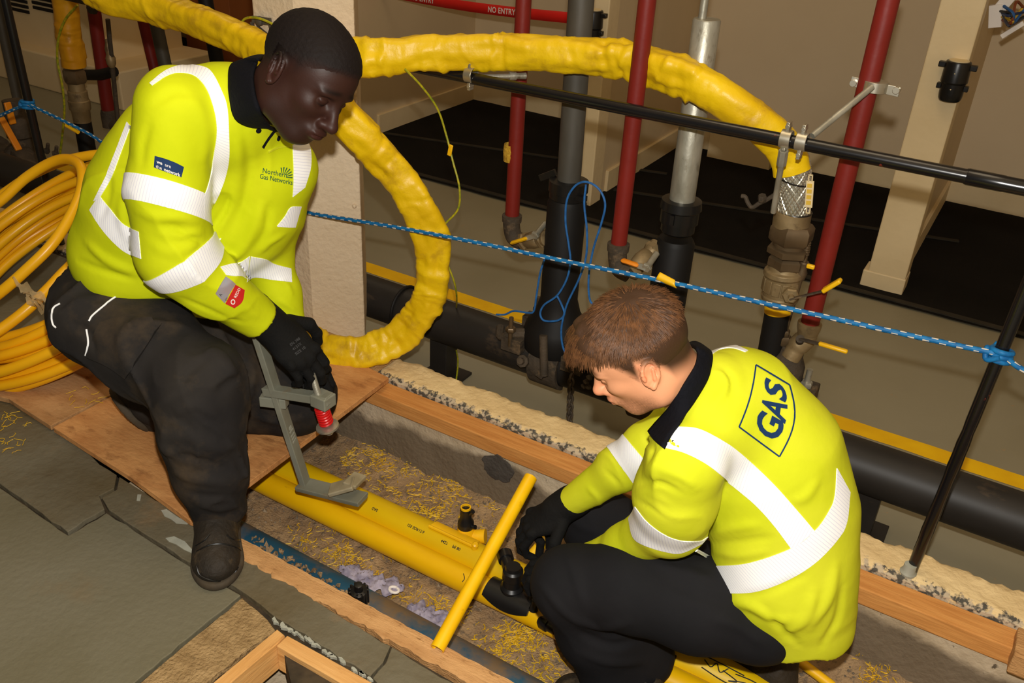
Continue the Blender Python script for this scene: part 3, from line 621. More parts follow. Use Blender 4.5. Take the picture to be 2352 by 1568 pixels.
# valve lever
g = G(); s = pz(1828, 660)+V3(0, -0.05, 0); cyl(g, pz(1805, 660), s+V3(0.0, 0, 0), 0.02, 16); hexnut(g, s, (0.25, -1, 0), 0.02, 0.024); cyl(g, s, s+V3(0.012, -0.035, 0), 0.009, 12); stem = obj('valve_stem', g, M['brass'], valve)
e1 = ony(1890, 668, YP-0.10); e2 = ony(1932, 643, YP-0.10)
g = G(); s3 = s+V3(0.01, -0.03, 0); bar(g, s3, e1, 0.022, 0.004, (0, 0, 1)); bar(g, e1, e1+(e2-e1)*0.3, 0.022, 0.004, (0, 0, 1)); obj('lever_arm', g, M['castiron'], valve)
g = G(); bar(g, e1, e2, 0.026, 0.012, (0, 0, 1)); obj('lever_grip', g, M['lever'], valve, bev=0.004)
# small bypass beside it
g = G(); a = pz(1800, 770); b = pz(1838, 640); cyl(g, a, b, 0.008, 12); c = pz(1848, 600); lathe(g, b, c-b, [(0, 0.012), (0.02, 0.016), (0.03, 0.012), (0.05, 0.015), (np.linalg.norm(c-b), 0.012)], 14); d_ = pz(1856, 555); cyl(g, c, d_, 0.007, 12)
for k in range(6): q = c+(d_-c)*(0.3+k*0.12); lathe(g, q, d_-c, [(0, 0.007), (0.003, 0.0095), (0.006, 0.007)], 12)
hexnut(g, pz(1797, 790), (0, 0, 1), 0.03, 0.022); hexnut(g, pz(1799, 770), (0, 0, 1), 0.02, 0.018)
bp_ = obj('bypass_tube', g, M['bronze'], r3)
g = G(); p = ony(1862, 612, YP-0.02); box(g, p, (0.022, 0.012, 0.012)); obj('test_cock_key', g, M['lever'], bp_, bev=0.003)
# saddle body under riser 3
g = G(); a = pz(1800, 835); lathe(g, a+V3(0, 0, -0.06), (0.15, 0, 1), [(0, 0.05), (0.03, 0.058), (0.07, 0.052), (0.10, 0.035), (0.12, 0.032)], 24)
lathe(g, pz(1790, 860)+V3(0, -0.05, 0), (0.35, -1, 0.1), [(0, 0.03), (0.012, 0.042), (0.03, 0.042), (0.032, 0.028)], 24); box(g, pz(1838, 900), (0.09, 0.09, 0.05)); obj('valve_body', g, M['castiron'], r3, bev=0.004)
g = G(); q = pz(1846, 908); cyl(g, q, q+V3(0, 0, 0.09), 0.009, 12); hexnut(g, q+V3(0, 0, 0.03), (0, 0, 1), 0.02, 0.018); obj('bolt', g, M['galv'], r3)
riser_saddle(r3, xc, 0)
# red pipe 3
b = ony(1858, 752, YP); red3 = thing('red_pipe', 'tall red pipe leaning at right of the braided hose, rod-clamped to the black rail', 'pipe', (b[0], YP, b[2]), 'dark red pipes')
tp = ony(2056, -60, YP+0.02)
g = G(); cyl(g, b, tp, 0.026, 24); obj('pipe', g, M['red'], red3)
g = G(); lathe(g, b-unit(tp-b)*0.02, tp-b, [(0, 0.028), (0.02, 0.033), (0.035, 0.034), (0.037, 0.027)], 24); P = spline([b, ony(1852, 775, YP), ony(1832, 795, YP-0.01), ony(1815, 822, YP-0.02)], 6); tube(g, P, [0.028]*7+[0.031]*6+[0.027]*6, 20); vb3 = obj('elbow_valve', g, M['brass'], red3)
g = G(); s = ony(1838, 778, YP-0.05); e1 = ony(1884, 790, YP-0.08); cyl(g, ony(1836, 790, YP), s, 0.012, 12); bar(g, s, e1, 0.014, 0.005); obj('lever_arm', g, M['castiron'], vb3)
g = G(); bar(g, ony(1880, 788, YP-0.08), ony(1947, 808, YP-0.08), 0.014, 0.011); obj('lever_grip', g, M['lever'], vb3, bev=0.004)

# --- black handrail tube
YR = 2.23
ra = thing('handrail', 'black tubular rail crossing in front of the red pipes', 'rail', ony(1700, 290, YR))
p1 = ony(958, 155, YR); p2 = ony(2356, 432, YR); dd = p2-p1
g = G(); cyl(g, p1-dd*0.02, p1+dd*0.93, 0.0165, 24); obj('tube', g, M['rail'], ra)
g = G(); q = p1+dd*0.925; lathe(g, q, dd, [(0, 0.0165), (0.004, 0.019), (0.08, 0.0185)], 24); cyl(g, q, q+unit(dd)*0.5, 0.018, 24); obj('tube_socket', g, M['rail'], ra)
def split_clip(px, py, root, name='pipe_clip', r=0.019):
    c = ony(px, py, YR); d = unit(dd); a = unit(np.cross((0, 0, 1), d)); up = np.cross(d, a)
    g = G(); n = 24; V = []
    for h in (-0.013, 0.013):
        for rr in (r, r+0.004):
            for k in range(n): t = 2*pi*k/n; V.append(c+d*h+(a*cos(t)+up*sin(t))*rr)
    F = []
    for k in range(n):
        k2 = (k+1) % n; F += [(k, k2, n+k2, n+k), (2*n+k, 3*n+k, 3*n+k2, 2*n+k2), (n+k, n+k2, 3*n+k2, 3*n+k), (k, 2*n+k, 2*n+k2, k2)]
    g.add(V, F)
    for s in (-1, 1):
        bar(g, c+up*s*(r), c+up*s*(r+0.024), 0.022, 0.009, d)
        cyl(g, c+up*s*(r+0.013)-a*0.012, c+up*s*(r+0.013)+a*0.012, 0.006, 10)
    return obj(name, g, M['zinc'], root, bev=0.0012)
split_clip(1081, 172, ra); split_clip(1842, 325, ra); 
c = ony(1806, 320, YR); split_clip(1806, 319, ra)
# threaded rods and stand-offs
g = G(); a = ony(1800, 345, YR-0.01); e = ony(1776, 487, YR+0.06); cyl(g, a, e, 0.0075, 12); lathe(g, a, e-a, [(0, 0.012), (0.045, 0.012)], 6); obj('threaded_rod', g, M['galv'], ra)
g = G(); a = ony(1866, 312, YR); e = ony(2003, 200, YP-0.03); cyl(g, a, e, 0.008, 12); obj('tie_rod', g, M['galv'], ra)
c = ony(2010, 198, YP+0.01); d = unit(tp-b)
g = G(); lathe(g, c-d*0.013, d, [(0, 0.027), (0, 0.031), (0.026, 0.031), (0.026, 0.027)], 24); bar(g, c+V3(-0.06, -0.0, 0.003), c+V3(0.06, 0, -0.004), 0.024, 0.008, (0, 1, 0))
for s in (-1, 1): cyl(g, c+V3(s*0.052, -0.012, 0), c+V3(s*0.052, 0.012, 0), 0.009, 10)
obj('pipe_clip', g, M['zinc'], ra, bev=0.001)
g = G(); a = ony(1100, 176, YR+0.02); e = ony(1208, 174, YR+0.12); cyl(g, a, e, 0.007, 12); lathe(g, e-unit(e-a)*0.05, e-a, [(0, 0.012), (0.02, 0.012), (0.021, 0.009), (0.05, 0.010)], 10); obj('tie_rod', g, M['galv'], ra)
# hook bracket on carpet side
hb = thing('pipe_bracket', 'loose steel hook bracket sticking out left of the braided hose', 'bracket', ony(1730, 470, YP-0.02))
g = G(); P = [ony(px, py, YP-0.02) for px, py in ((1703, 450), (1712, 452), (1718, 466), (1728, 476), (1745, 466), (1762, 458), (1790, 440))]; P = spline(P, 5)
tube(g, P, 0.006, 8); q = ony(1750, 462, YP-0.03); hexnut(g, q, (0, -0.3, 1), 0.02, 0.012); obj('bracket_arm', g, M['castiron'], hb)

# --- chain hanging from the main
ch = thing('chain', 'rusty chain hanging from the black main in front of the kerb', 'chain', ony(1308, 930, 2.30))
zc0 = ony(1309, 880, 2.30); 
for k in range(13):
    q = ony(1312-k*0.35, 868+k*9.4, 2.30); g = G(); t = np.linspace(0, 2*pi, 14, endpoint=False)
    ax = (V3(1, 0, 0) if k % 2 else V3(0, 1, 0)); P = [q+ax*0.009*cos(a)+V3(0, 0, 0.015)*sin(a) for a in t]; tube(g, P, 0.0042, 6, closed=True); obj('link', g, M['castiron'], ch)
g = G()
for k, (px, py) in enumerate(((1345, 880), (1352, 870), (1350, 892), (1362, 862), (1340, 890))):
    lathe(g, ony(px, py, 2.30), (0.3, 0, 1), [(0, 0.008), (0.006, 0.012), (0.012, 0.008)], 7)
obj('shackle', g, M['castiron'], ch); g = G(); bar(g, ony(1238, 850, 2.30), ony(1252, 860, 2.30), 0.03, 0.03); cyl(g, ony(1248, 770, 2.31), ony(1250, 862, 2.29), 0.014, 10)
obj('hanger', g, M['castiron'], ch)

# --- blue cord hanging loosely on riser 1
def cordpath(pix, y, ys=None, n=8): return spline([ony(p[0], p[1], (ys[i] if ys else y)) for i, p in enumerate(pix)], n)
yf = YP-0.10
co = thing('blue_string', 'thin blue cord looped over the coupling of the nearest black riser', 'cord', ony(1300, 600, yf))
g = G(); tube(g, cordpath([(1392, 690), (1358, 695), (1352, 640), (1362, 575), (1382, 510), (1390, 470), (1380, 440), (1360, 422), (1338, 418), (1318, 430), (1302, 460), (1299, 510), (1306, 560), (1310, 600), (1302, 640), (1280, 678), (1250, 700), (1241, 720), (1250, 736), (1280, 736), (1296, 722), (1290, 700), (1280, 680)], yf), 0.0034, 8)
obj('cord_strand', g, M['rope_b'], co)
g = G(); tube(g, cordpath([(1346, 424), (1342, 470), (1348, 530), (1346, 590), (1330, 640), (1306, 690), (1296, 720), (1289, 760), (1294, 800), (1312, 830), (1325, 850)], yf), 0.0034, 8); obj('cord_strand', g, M['rope_b'], co)
g = G(); tube(g, cordpath([(1252, 590), (1240, 630), (1232, 680), (1226, 714), (1212, 718), (1180, 714), (1160, 722), (1140, 722)], yf+0.02), 0.0034, 8); obj('cord_strand', g, M['rope_b'], co)

# --- yellow sleeved hose
def hose(name_root, path, r, mat, seed, n=34, seg=8, amp=1.0):
    P = spline(path, seg); 
    # arc length
    d = np.concatenate([[0], np.cumsum(np.linalg.norm(np.diff(P, axis=0), axis=1))]); m = int(d[-1]/0.006)
    s = np.linspace(0, d[-1], m); P = np.stack([np.interp(s, d, P[:, k]) for k in range(3)], 1)
    T = np.gradient(P, axis=0); T /= np.linalg.norm(T, axis=1)[:, None]
    K = np.linalg.norm(np.gradient(T, axis=0), axis=1)/0.006; K = np.convolve(K, np.ones(15)/15, 'same')
    rs = np.random.default_rng(seed); ph = rs.uniform(0, 6.28, 40)
    # creases: random rings, each tilted and ridged
    cr = np.sort(rs.uniform(0, d[-1], int(d[-1]/0.022))); tl = rs.uniform(-0.045, 0.045, len(cr)); pa = rs.uniform(0, 6.28, len(cr)); am = rs.uniform(0.4, 1.2, len(cr)); wd = rs.uniform(0.008, 0.022, len(cr))
    def rf(u, a):
        si = u*d[-1]; k = (1.0 if u < 0.93 else 0.35)*min(1.0, K[min(m-1, int(u*(m-1)))]*0.28+0.35)
        out = np.zeros_like(a)
        for c, t, p, q, w_ in zip(cr, tl, pa, am, wd):
            if abs(si-c) > 0.075: continue
            x = (si-c-t*np.cos(a-p))/w_; out += 0.055*q*np.clip(1-np.abs(x), 0, 1)*np.clip(np.cos(a-p*1.7)+0.1, -0.7, 1)*np.sign(q-0.72)
        # four soft pleats lengthwise with drifting seam
        f = 0.13*np.clip(np.abs(np.cos(1.5*(a-0.35*sin(si*3+ph[0])-0.12*sin(si*31))))-0.72, 0, 1)/0.28
        f += 0.022*np.sin(3*a+si*9+ph[1])+0.018*np.sin(5*a-si*23+ph[2])+0.012*np.sin(7*a+si*51+ph[3])
        return 0.97+(f+out)*k*amp
    g = G(); tube(g, P, r, n, rf=rf); return g
h0 = thing('yellow_hose', 'thick wrinkled yellow sleeved hose looping over and round the white column', 'hose', (-1.0, 2.3, 0.9))
path = [ony(180, -60, 1.95), ony(250, -10, 1.97), ony(360, 18, 2.0), ony(480, 55, 2.0), ony(590, 105, 2.0), ony(690, 170, 1.98), ony(790, 265, 1.97), ony(893, 375, 2.05), ony(968, 480, 2.10), ony(996, 580, 2.13), ony(986, 680, 2.13), ony(930, 762, 2.10), ony(850, 806, 2.03), ony(770, 806, 1.98), ony(690, 770, 1.98), ony(600, 700, 2.0), ony(520, 580, 2.0), ony(505, 430, 2.0), ony(560, 290, 2.0), ony(650, 190, 2.02), ony(760, 145, 2.06), ony(860, 131, 2.10), ony(1000, 118, 2.2), ony(1150, 116, 2.28), ony(1300, 124, 2.32), ony(1440, 138, 2.35), ony(1560, 170, 2.33), ony(1660, 222, 2.33), ony(1740, 280, 2.36), ony(1790, 325, 2.39), ony(1812, 362, 2.41), ony(1819, 392, 2.415)]
g = hose(h0, path, 0.0475, M['hose'], 3, amp=2.3); obj('sleeve', g, M['hose'], h0, ang=80)
# braided end
P = spline([ony(1822, 490, YP), ony(1826, 440, YP), ony(1826, 400, YP), ony(1822, 360, YP), ony(1808, 330, YP+0.005)], 10)
g = G(); tube(g, P, [0.041]*20+list(np.linspace(0.041, 0.036, 21)), 28); br = obj('braid_core', g, M['galv'], h0)
g = G(); m = len(P); T = np.gradient(P, axis=0); T /= np.linalg.norm(T, axis=1)[:, None]
a0, b0, _ = frame(T[0])
def surf(s, t, rr):
    i = s*(m-1); k = int(min(i, m-2)); f = i-k; c = P[k]*(1-f)+P[k+1]*f; return c+(a0*cos(t)+b0*sin(t))*rr
for hand in (1, -1):
    for k in range(26):
        t0 = 2*pi*k/26; pts = []
        for q in range(40):
            s = q/39; t = t0+hand*s*3.4; rr = (0.0418 if s < 0.5 else 0.0418-0.005*(s-0.5)/0.5)+0.0012*(1 if ((q//1+k) % 2) else -1)*hand*0.5
            pts.append(surf(s, t, rr))
        tube(g, pts, 0.0022, 5, caps=False)
obj('braid_wires', g, M['zinc'], br)
for py, tl in ((412, -6), (486, 3)):
    g = G(); c = ony(1826, py, YP); pts = [c+V3(0.044*cos(t), 0.044*sin(t), tl*0.0009*cos(t)) for t in np.linspace(0, 2*pi, 24, endpoint=False)]; tube(g, pts, 0.0025, 6, closed=True); obj('cable_tie', g, M['black'], br)
# tag
tg = thing('identity_tag', 'pale slotted tag with yellow windows tied to the braided hose end', 'tag', ony(1860, 445, YP-0.045))
c = ony(1859, 446, YP-0.045); ups = unit(ony(1862, 405, YP-0.045)-ony(1856, 487, YP-0.045)); sd = unit(np.cross(ups, V3(0, -1, 0))); nn = np.cross(sd, ups)
R3 = np.stack([sd, nn, ups], 1)
g = G(); box(g, c, (0.020, 0.003, 0.072), R3)
for s in (-1, 1): 
    for e in (-1, 1): box(g, c+ups*s*0.043+sd*e*0.0045, (0.003, 0.003, 0.018), R3)
    box(g, c+ups*s*0.0515, (0.012, 0.003, 0.003), R3)
obj('tag_plate', g, M['tagp'], tg, bev=0.0006)
for k in range(4):
    g = G(); box(g, c+ups*(0.024-k*0.0155)-nn*0.003*(-1), (0.012, 0.003, 0.010), R3); box(g, c+ups*(0.024-k*0.0155)-nn*0.003, (0.012, 0.003, 0.010), R3); w_ = obj('window', g, M['tagy'], tg)

# --- earth cables
g = G(); P = spline([ony(930, 158, 2.1), ony(970, 200, 2.15), ony(1005, 250, 2.2), ony(1025, 310, 2.22), ony(1040, 370, 2.22), ony(1055, 430, 2.22), ony(1052, 480, 2.22), ony(1022, 515, 2.2), ony(1010, 540, 2.2), ony(1022, 590, 2.25), ony(1044, 650, 2.25), ony(1049, 690, 2.32), ony(1046, 730, 2.56), ony(1046, 790, 2.5), ony(1052, 830, 2.4), ony(1047, 880, 2.3)], 8)
tube(g, P, 0.0032, 8); ec = thing('earth_cable', 'thin green and yellow cable hanging beside the hose loop with a yellow tag', 'cable', ony(1040, 400, 2.22)); obj('cable', g, M['cable'], ec)
g = G(); c = ony(1034, 345, 2.215); box(g, c, (0.014, 0.006, 0.036), [[.97, 0, .2], [0, 1, 0], [-.2, 0, .97]]); obj('tape_flag', g, M['lever'], ec, bev=0.002)
g = G(); tube(g, spline([ony(552, 55, 2.02), ony(565, 42, 2.02), ony(590, 41, 2.0), ony(620, 52, 2.0), ony(650, 70, 2.0)], 8), 0.0035, 8)
e2_ = tag(obj('earth_cable', g, M['cable']), 'short green and yellow cable arching over the hose behind the head', 'cable')
# bracket on column behind the head
cb = thing('wall_bracket', 'small grey steel bracket on the column left of the head', 'bracket', ony(600, 62, 2.05))
g = G(); Q = lambda px, py: ony(px, py, 2.045)
bar(g, Q(578, 50), Q(583, 80), 0.008, 0.006); bar(g, Q(580, 44), Q(622, 50), 0.008, 0.02); bar(g, Q(618, 46), Q(628, 82), 0.007, 0.012); bar(g, Q(582, 76), Q(630, 88), 0.008, 0.02); bar(g, Q(590, 58), Q(612, 76), 0.004, 0.004); lathe(g, Q(598, 48), (0, -1, 0), [(0, 0.014), (0.01, 0.014), (0.014, 0.008)], 14)
obj('bracket_frame', g, M['greysteel'], cb); g = G(); tube(g, [Q(576, 62), Q(576, 90), Q(577, 128)], 0.0022, 6); obj('wire', g, M['blackmatt'], cb)

# --- rope fence along the kerb: poles and blue-white rope
def pole(top, bot, y, label, r=0.0155):
    a = ony(top[0], top[1], y); b_ = ony(bot[0], bot[1], y); b_ = np.array([b_[0]+(a[0]-b_[0])*0, y, 0.0])
    root = thing('fence_pole', label, 'pole', (b_[0], y, 0), 'black fence poles on the kerb'); return root, a, b_
pr, a, b_ = pole((2347, 690), (2095, 1305), 2.045, 'black steel fence pole standing on the kerb at the right')
g = G(); top = b_+(a-b_)*1.25; P = [b_+(top-b_)*t for t in np.linspace(0, 1, 30)]; tube(g, P, [0.0145+0.0015*wob(i*3.1)*(i < 14) for i in range(30)], 16); obj('tube', g, M['rail'], pr)
g = G(); lathe(g, b_+V3(-0.006, -0.012, -0.004), (0, 0, 1), [(0, 0.020), (0.006, 0.021), (0.012, 0.016), (0.03, 0.015)], 14); obj('foot_weld', g, M['mark'], pr)
pl = thing('fence_pole', 'black steel fence pole at the left edge with the rope tied on', 'pole', (ony(100, 380, 2.04)[0], 2.04, 0), 'black fence poles on the kerb')
a = ony(12, 0, 2.04); e = ony(108, 420, 2.04); g = G(); q = a+(a-e)*0.4; bb = e+(e-a)*((e[2])/(a[2]-e[2])); tube(g, [q, a, e, bb], 0.016, 16); obj('tube', g, M['rail'], pl)

mrp = M['rope'] = bpy.data.materials.new('braided_rope'); mrp.use_nodes = True
t = mrp.node_tree; bs = t.nodes['Principled BSDF']; bs.inputs['Roughness'].default_value = 0.6
rp = thing('blue_rope', 'blue rope with white flecks strung between the black poles', 'rope', (-0.8, 2.03, 0.5))
def rope(pix, r=0.0062, y=2.03, yl=None):
    P = spline([ony(p[0], p[1], (yl[i] if yl else y)) for i, p in enumerate(pix)], 8)
    d = np.concatenate([[0], np.cumsum(np.linalg.norm(np.diff(P, axis=0), axis=1))]); m = int(d[-1]/0.0035); s = np.linspace(0, d[-1], m)
    P = np.stack([np.interp(s, d, P[:, k]) for k in range(3)], 1); g = G(); n = 12
    tube(g, P, r, n, rf=lambda u, a: 1+0.08*np.sin(a*6+u*m*0.9))
    # flecks: pairs of white braid stitches marching round in a helix
    mi = [0]*len(g.f)
    for i in range(m-1):
        for k in range(n):
            ph = (i*0.0035/0.034+k/12.0*2) % 1.0
            if ph < 0.40 and (k % 3 == 0): mi[i*n+k] = 1
    g.mi = mi; return g
M['rope_blue'] = pm('rope_blue', rgb(24, 118, 176), rgb(16, 92, 150), 80, 0.55, spec=0.3); M['rope_white'] = pm('rope_white', rgb(226, 214, 196), None, 4, 0.7)
g = rope([(600, 455), (690, 485), (900, 520), (1100, 558), (1300, 600), (1500, 640), (1700, 684), (1900, 728), (2100, 772), (2290, 812)]); obj('rope_run', g, [M['rope_blue'], M['rope_white']], rp, ang=60)
g = rope([(2310, 822), (2356, 852), (2500, 920)]); obj('rope_run', g, [M['rope_blue'], M['rope_white']], rp, ang=60)
g = rope([(-120, 300), (-40, 278), (0, 265), (35, 250), (64, 240)]); obj('rope_run', g, [M['rope_blue'], M['rope_white']], rp, ang=60)
g = rope([(66, 240), (130, 270), (200, 305), (270, 345), (420, 400), (600, 455)]); obj('rope_run', g, [M['rope_blue'], M['rope_white']], rp, ang=60)
def knot(px, py, y, pa, pb, R=0.018):
    c = ony(px, py, y); ax = unit(np.array(pa)-np.array(pb)); a, b2, _ = frame(ax); g = G()
    for k in range(3): tube(g, [c+ax*(k-1)*0.011+a*R*1.15*cos(t)+b2*R*1.15*sin(t)+ax*0.004*cos(t) for t in np.linspace(0, 2*pi, 26, endpoint=False)], 0.0062, 10, closed=True)
    tube(g, spline([c+a*0.02*s+b2*u*0.02+ax*w_ for s, u, w_ in ((-1.6, -0.6, 0.012), (-1.2, -1.1, -0.012), (0.2, -1.5, 0.01), (1.0, -1.2, -0.01), (1.4, 0, 0.005))], 6), 0.0062, 10)
    return g
obj('knot', knot(2298, 815, 2.045, top, b_), M['rope_blue'], rp); obj('knot', knot(64, 240, 2.04, a, e), M['rope_blue'], rp)
g = G(); c = ony(1532, 646, 2.03)
gridmesh(g, lambda u, v: c+V3((u-0.5)*0.058*(1-0.25*v), -0.002-0.008*sin(v*pi), -0.010+(v)*0.026+0.004*u*(1-v)-0.010*(u-0.5)), 10, 8)
o = obj('warning_tag', g, M['lever'], rp); sm = o.modifiers.new('s', 'SOLIDIFY'); sm.thickness = 0.002
g = G(); c = ony(165, 295, 2.03); d = unit(ony(185, 305, 2.03)-ony(145, 282, 2.03)); tube(g, [c-d*0.03, c, c+d*0.035], 0.0075, 10); obj('warning_tag', g, M['lever'], rp)

# --- NO ENTRY belt and its cassettes
yb = 4.42
P0 = ony(870, -22, 4.75); P1 = ony(1300, 28, 4.30); c1 = ony(1366, 46, 4.30)
bt = thing('barrier_belt', 'red retractable belt printed NO ENTRY stretched across the bay', 'belt', ony(1100, 8, 4.5))
hgt = 0.055; up = V3(0, 0, 1)
g = G(); d = (c1-P0); Q0 = P0-d*0.02
gridmesh(g, lambda u, v: Q0+(c1-Q0)*u+up*(v-0.5)*hgt-V3(0, 0, 0.0)+V3(0, 0, -0.02*sin(u*pi)), 40, 2); o = obj('belt_strap', g, M['belt'], bt); sm = o.modifiers.new('s', 'SOLIDIFY'); sm.thickness = 0.002
nrm = unit(np.cross(up, d)); nrm = nrm if nrm@(CAM-P1) > 0 else -nrm
for pxa in (905, 1122):
    TV, TF = text_mesh('NO ENTRY', 0.042, 0.0009, 0, 1.05); p = ony(pxa, 7 if pxa == 905 else 22, 4.5)
    fr_ = (p[0]-Q0[0])/(c1[0]-Q0[0]); xd = unit(c1-Q0)
    g = G(); V = []
    for v_ in TV:
        f2 = fr_+v_[0]/np.linalg.norm(c1-Q0); V.append(Q0+(c1-Q0)*f2+up*(v_[1]-0.014)+V3(0, 0, -0.02*sin(f2*pi))+nrm*0.003)
    g.add(V, TF); obj('lettering', g, M['white'], bt, smooth=False)
def cassette(c, tiltx, label):
    root = thing('belt_unit', label, 'barrier belt unit', c, 'black belt units on the posts')
    g = G(); ax = unit(V3(tiltx, 0, 1)); a, b2, _ = frame(ax)
    lathe(g, c-ax*0.085, ax, [(0, 0.040), (0.012, 0.046), (0.03, 0.048), (0.075, 0.048), (0.078, 0.054), (0.15, 0.052), (0.163, 0.048)], 28); 
    for zz_ in (0.058, -0.028): box(g, c+ax*zz_, (0.15 if zz_ > 0 else 0.125, 0.03, 0.022))
    obj('housing', g, M['black'], root, bev=0.003)
    g = G(); lathe(g, c+ax*0.078, ax, [(0, 0.040), (0.003, 0.040)], 24); obj('cap_disc', g, M['tagp'], root)
    for q in ((0.0, 0.035), (0.0, -0.03)): g = G(); lathe(g, c+ax*q[1]+V3(0.0, -0.05, 0), (0, -1, 0), [(0, 0.003), (0.004, 0.002)], 8); obj('screw', g, M['tagp'], root)
cassette(ony(2192, 184, 4.26), -0.02, 'black belt unit on the cream post at the right')
cassette(ony(1360, 60, 4.30), 0.0, 'black belt unit half hidden behind the dark grey riser')
# electrical trunking, top right
et = thing('cable_trunking', 'open white trunking with loose coloured wires at the top right corner', 'trunking', ony(2320, 40, 4.6))
g = G(); bar(g, ony(2288, 10, 4.5), ony(2286, 62, 4.5), 0.05, 0.05); bar(g, ony(2300, 84, 4.5), ony(2352, 52, 4.5), 0.03, 0.02); bar(g, ony(2296, 20, 4.5), ony(2330, -20, 4.5), 0.03, 0.05); obj('trunking_box', g, M['white'], et, bev=0.002)
for k, c_ in enumerate(((30, 50, 90), (200, 160, 40), (120, 60, 30), (40, 90, 150), (30, 30, 30), (60, 60, 70))):
    g = G(); P = spline([ony(2300+random.uniform(-4, 8), 20+random.uniform(-10, 30), 4.48), ony(2320+random.uniform(-8, 8), 50+random.uniform(-20, 20), 4.42), ony(2330+random.uniform(-8, 12), 20+random.uniform(-20, 40), 4.45), ony(2352, 20+random.uniform(-20, 20), 4.5)], 6); tube(g, P, 0.006, 6)
    obj('wire', g, pm('wire_%d' % k, rgb(*c_), None, 4, 0.5), et)
# ================================================================== TRENCH CONTENTS
def pipe_line(a, b, x0, x1):      # straight line through a,b evaluated at x0,x1
    d = (b-a)/(b[0]-a[0]); return a+d*(x0-a[0]), a+d*(x1-a[0])
# blue pipe half buried by the near side
g = G(); tube(g, [(x, 1.368-0.012*(x+1.5), -0.288) for x in np.linspace(-2.4, 0.6, 40)], 0.068, 32)
o = obj('blue_pipe', g, M['bluepipe']); tag(o, 'dusty blue pipe half buried along the near side of the trench', 'pipe')
# front yellow pipe
rA = 0.036
a = onz(620, 1150, -0.19); b = onz(1200, 1362, -0.19)
a = onz(640, 1133, -0.185); b = onz(1190, 1352, -0.185)
yA = 1.583; zA = -0.235
pA = thing('yellow_pipe', 'nearer bright yellow gas pipe in the trench, with the black saddle on it', 'pipe', (-1.2, yA, zA))
g = G(); tube(g, [(x, yA, zA) for x in np.linspace(-2.4, 0.9, 60)], rA, 40); pAo = obj('pipe', g, M['pipe_y'], pA)
rB = 0.050
a = onz(700, 1100, -0.165); yB = 1.662; zB = -0.232
pB = thing('yellow_pipe', 'farther olive yellow gas pipe with printed black lettering, behind the brighter one', 'pipe', (-1.2, yB, zB))
g = G(); tube(g, [(x, yB, zB) for x in np.linspace(-2.4, 0.9, 60)], rB, 40); pBo = obj('pipe', g, M['pipe_yd'], pB)
def pipe_text(txt, x0, y, z, r, ang, size, parent, mat, bold=0.0003):
    TV, TF = text_mesh(txt, size, bold, 0, 1.0); V = []
    for v_ in TV:
        t = ang-v_[1]/r*-1; V.append((x0+v_[0], y+(r+0.0006)*cos(t), z+(r+0.0006)*sin(t)))
    g = G(); g.add(V, TF); return obj('printed_marking', g, mat, parent, smooth=False)
for x0, tx in ((-1.50, 'PE80 125'), (-1.37, 'GAS'), (-1.24, '125 SDR17.6'), (-1.08, 'PE 80'), (-1.12, '4427')): pipe_text(tx, x0, yB, zB, rB, radians(118), 0.0115, pBo, M['ink'])
def pen(parent, x, y, z, r, strokes, mat=None, w_=0.0012):
    for st in strokes:
        P = [np.array((x+sx, y+(r+0.0005)*cos(t), z+(r+0.0005)*sin(t))) for sx, t in st]
        g = G(); tube(g, spline(P, 5), w_, 5); obj('pen_mark', g, M['ink'], parent)
pen(pAo, -1.0, yA, zA, rA, [[(0.0, 1.9), (0.01, 2.2), (0.008, 2.5)]])
pen(pAo, -0.71, yA, zA, rA, [[(0.0, 2.3), (0.03, 2.35)], [(-0.01, 2.5), (0.035, 2.55)]])
# big yellow pipe re-emerging at the bottom under the squatting worker is the same farther pipe: scribbled
q = onz(1640, 1520, -0.14)
pen(pBo, q[0]-0.03, yB, zB, rB, [[(0, 1.9), (0.02, 2.1), (0.03, 1.8), (0.045, 2.15), (0.06, 1.8)], [(0.05, 2.0), (0.09, 2.2), (0.07, 2.35), (0.11, 2.1), (0.14, 2.3)], [(-0.03, 1.75), (0.02, 1.7), (0.1, 1.78)], [(0.08, 1.9), (0.12, 1.85), (0.16, 1.95)], [(0.0, 2.3), (0.05, 2.45), (0.1, 2.5)]], w_=0.0016)
# black branch saddle on the front pipe
xs = onz(1175, 1350, -0.15)[0]
sd = thing('branch_saddle', 'black electrofusion saddle with two terminal posts strapped on the nearer yellow pipe', 'fitting', (xs, yA, zA+0.04))
g = G(); V = []; n = 16; m = 18; x0s, x1s = xs-0.085, xs+0.055
for i in range(n+1):
    x = x0s+(x1s-x0s)*i/n; half = 1.45*(0.72+0.28*sin(pi*min(1, max(0, i/n))))
    for rr in (rA+0.0005, rA+0.009):
        for j in range(m+1): t = pi/2+half*(j/m*2-1); V.append((x, yA+rr*cos(t), zA+rr*sin(t)))
F = []; Cn = 2*(m+1)
for i in range(n):
    for j in range(m): F += [(i*Cn+m+1+j, (i+1)*Cn+m+1+j, (i+1)*Cn+m+2+j, i*Cn+m+2+j)]
    F += [(i*Cn, i*Cn+m+1, (i+1)*Cn+m+1, (i+1)*Cn), (i*Cn+m, (i+1)*Cn+m, (i+1)*Cn+2*m+1, i*Cn+2*m+1)]
for i in (0, n):
    for j in range(m): F.append((i*Cn+j, i*Cn+j+1, i*Cn+m+2+j, i*Cn+m+1+j))
g.add(V, F); obj('saddle_base', g, M['black'], sd)
top = V3(xs-0.02, yA+0.01, zA+rA)
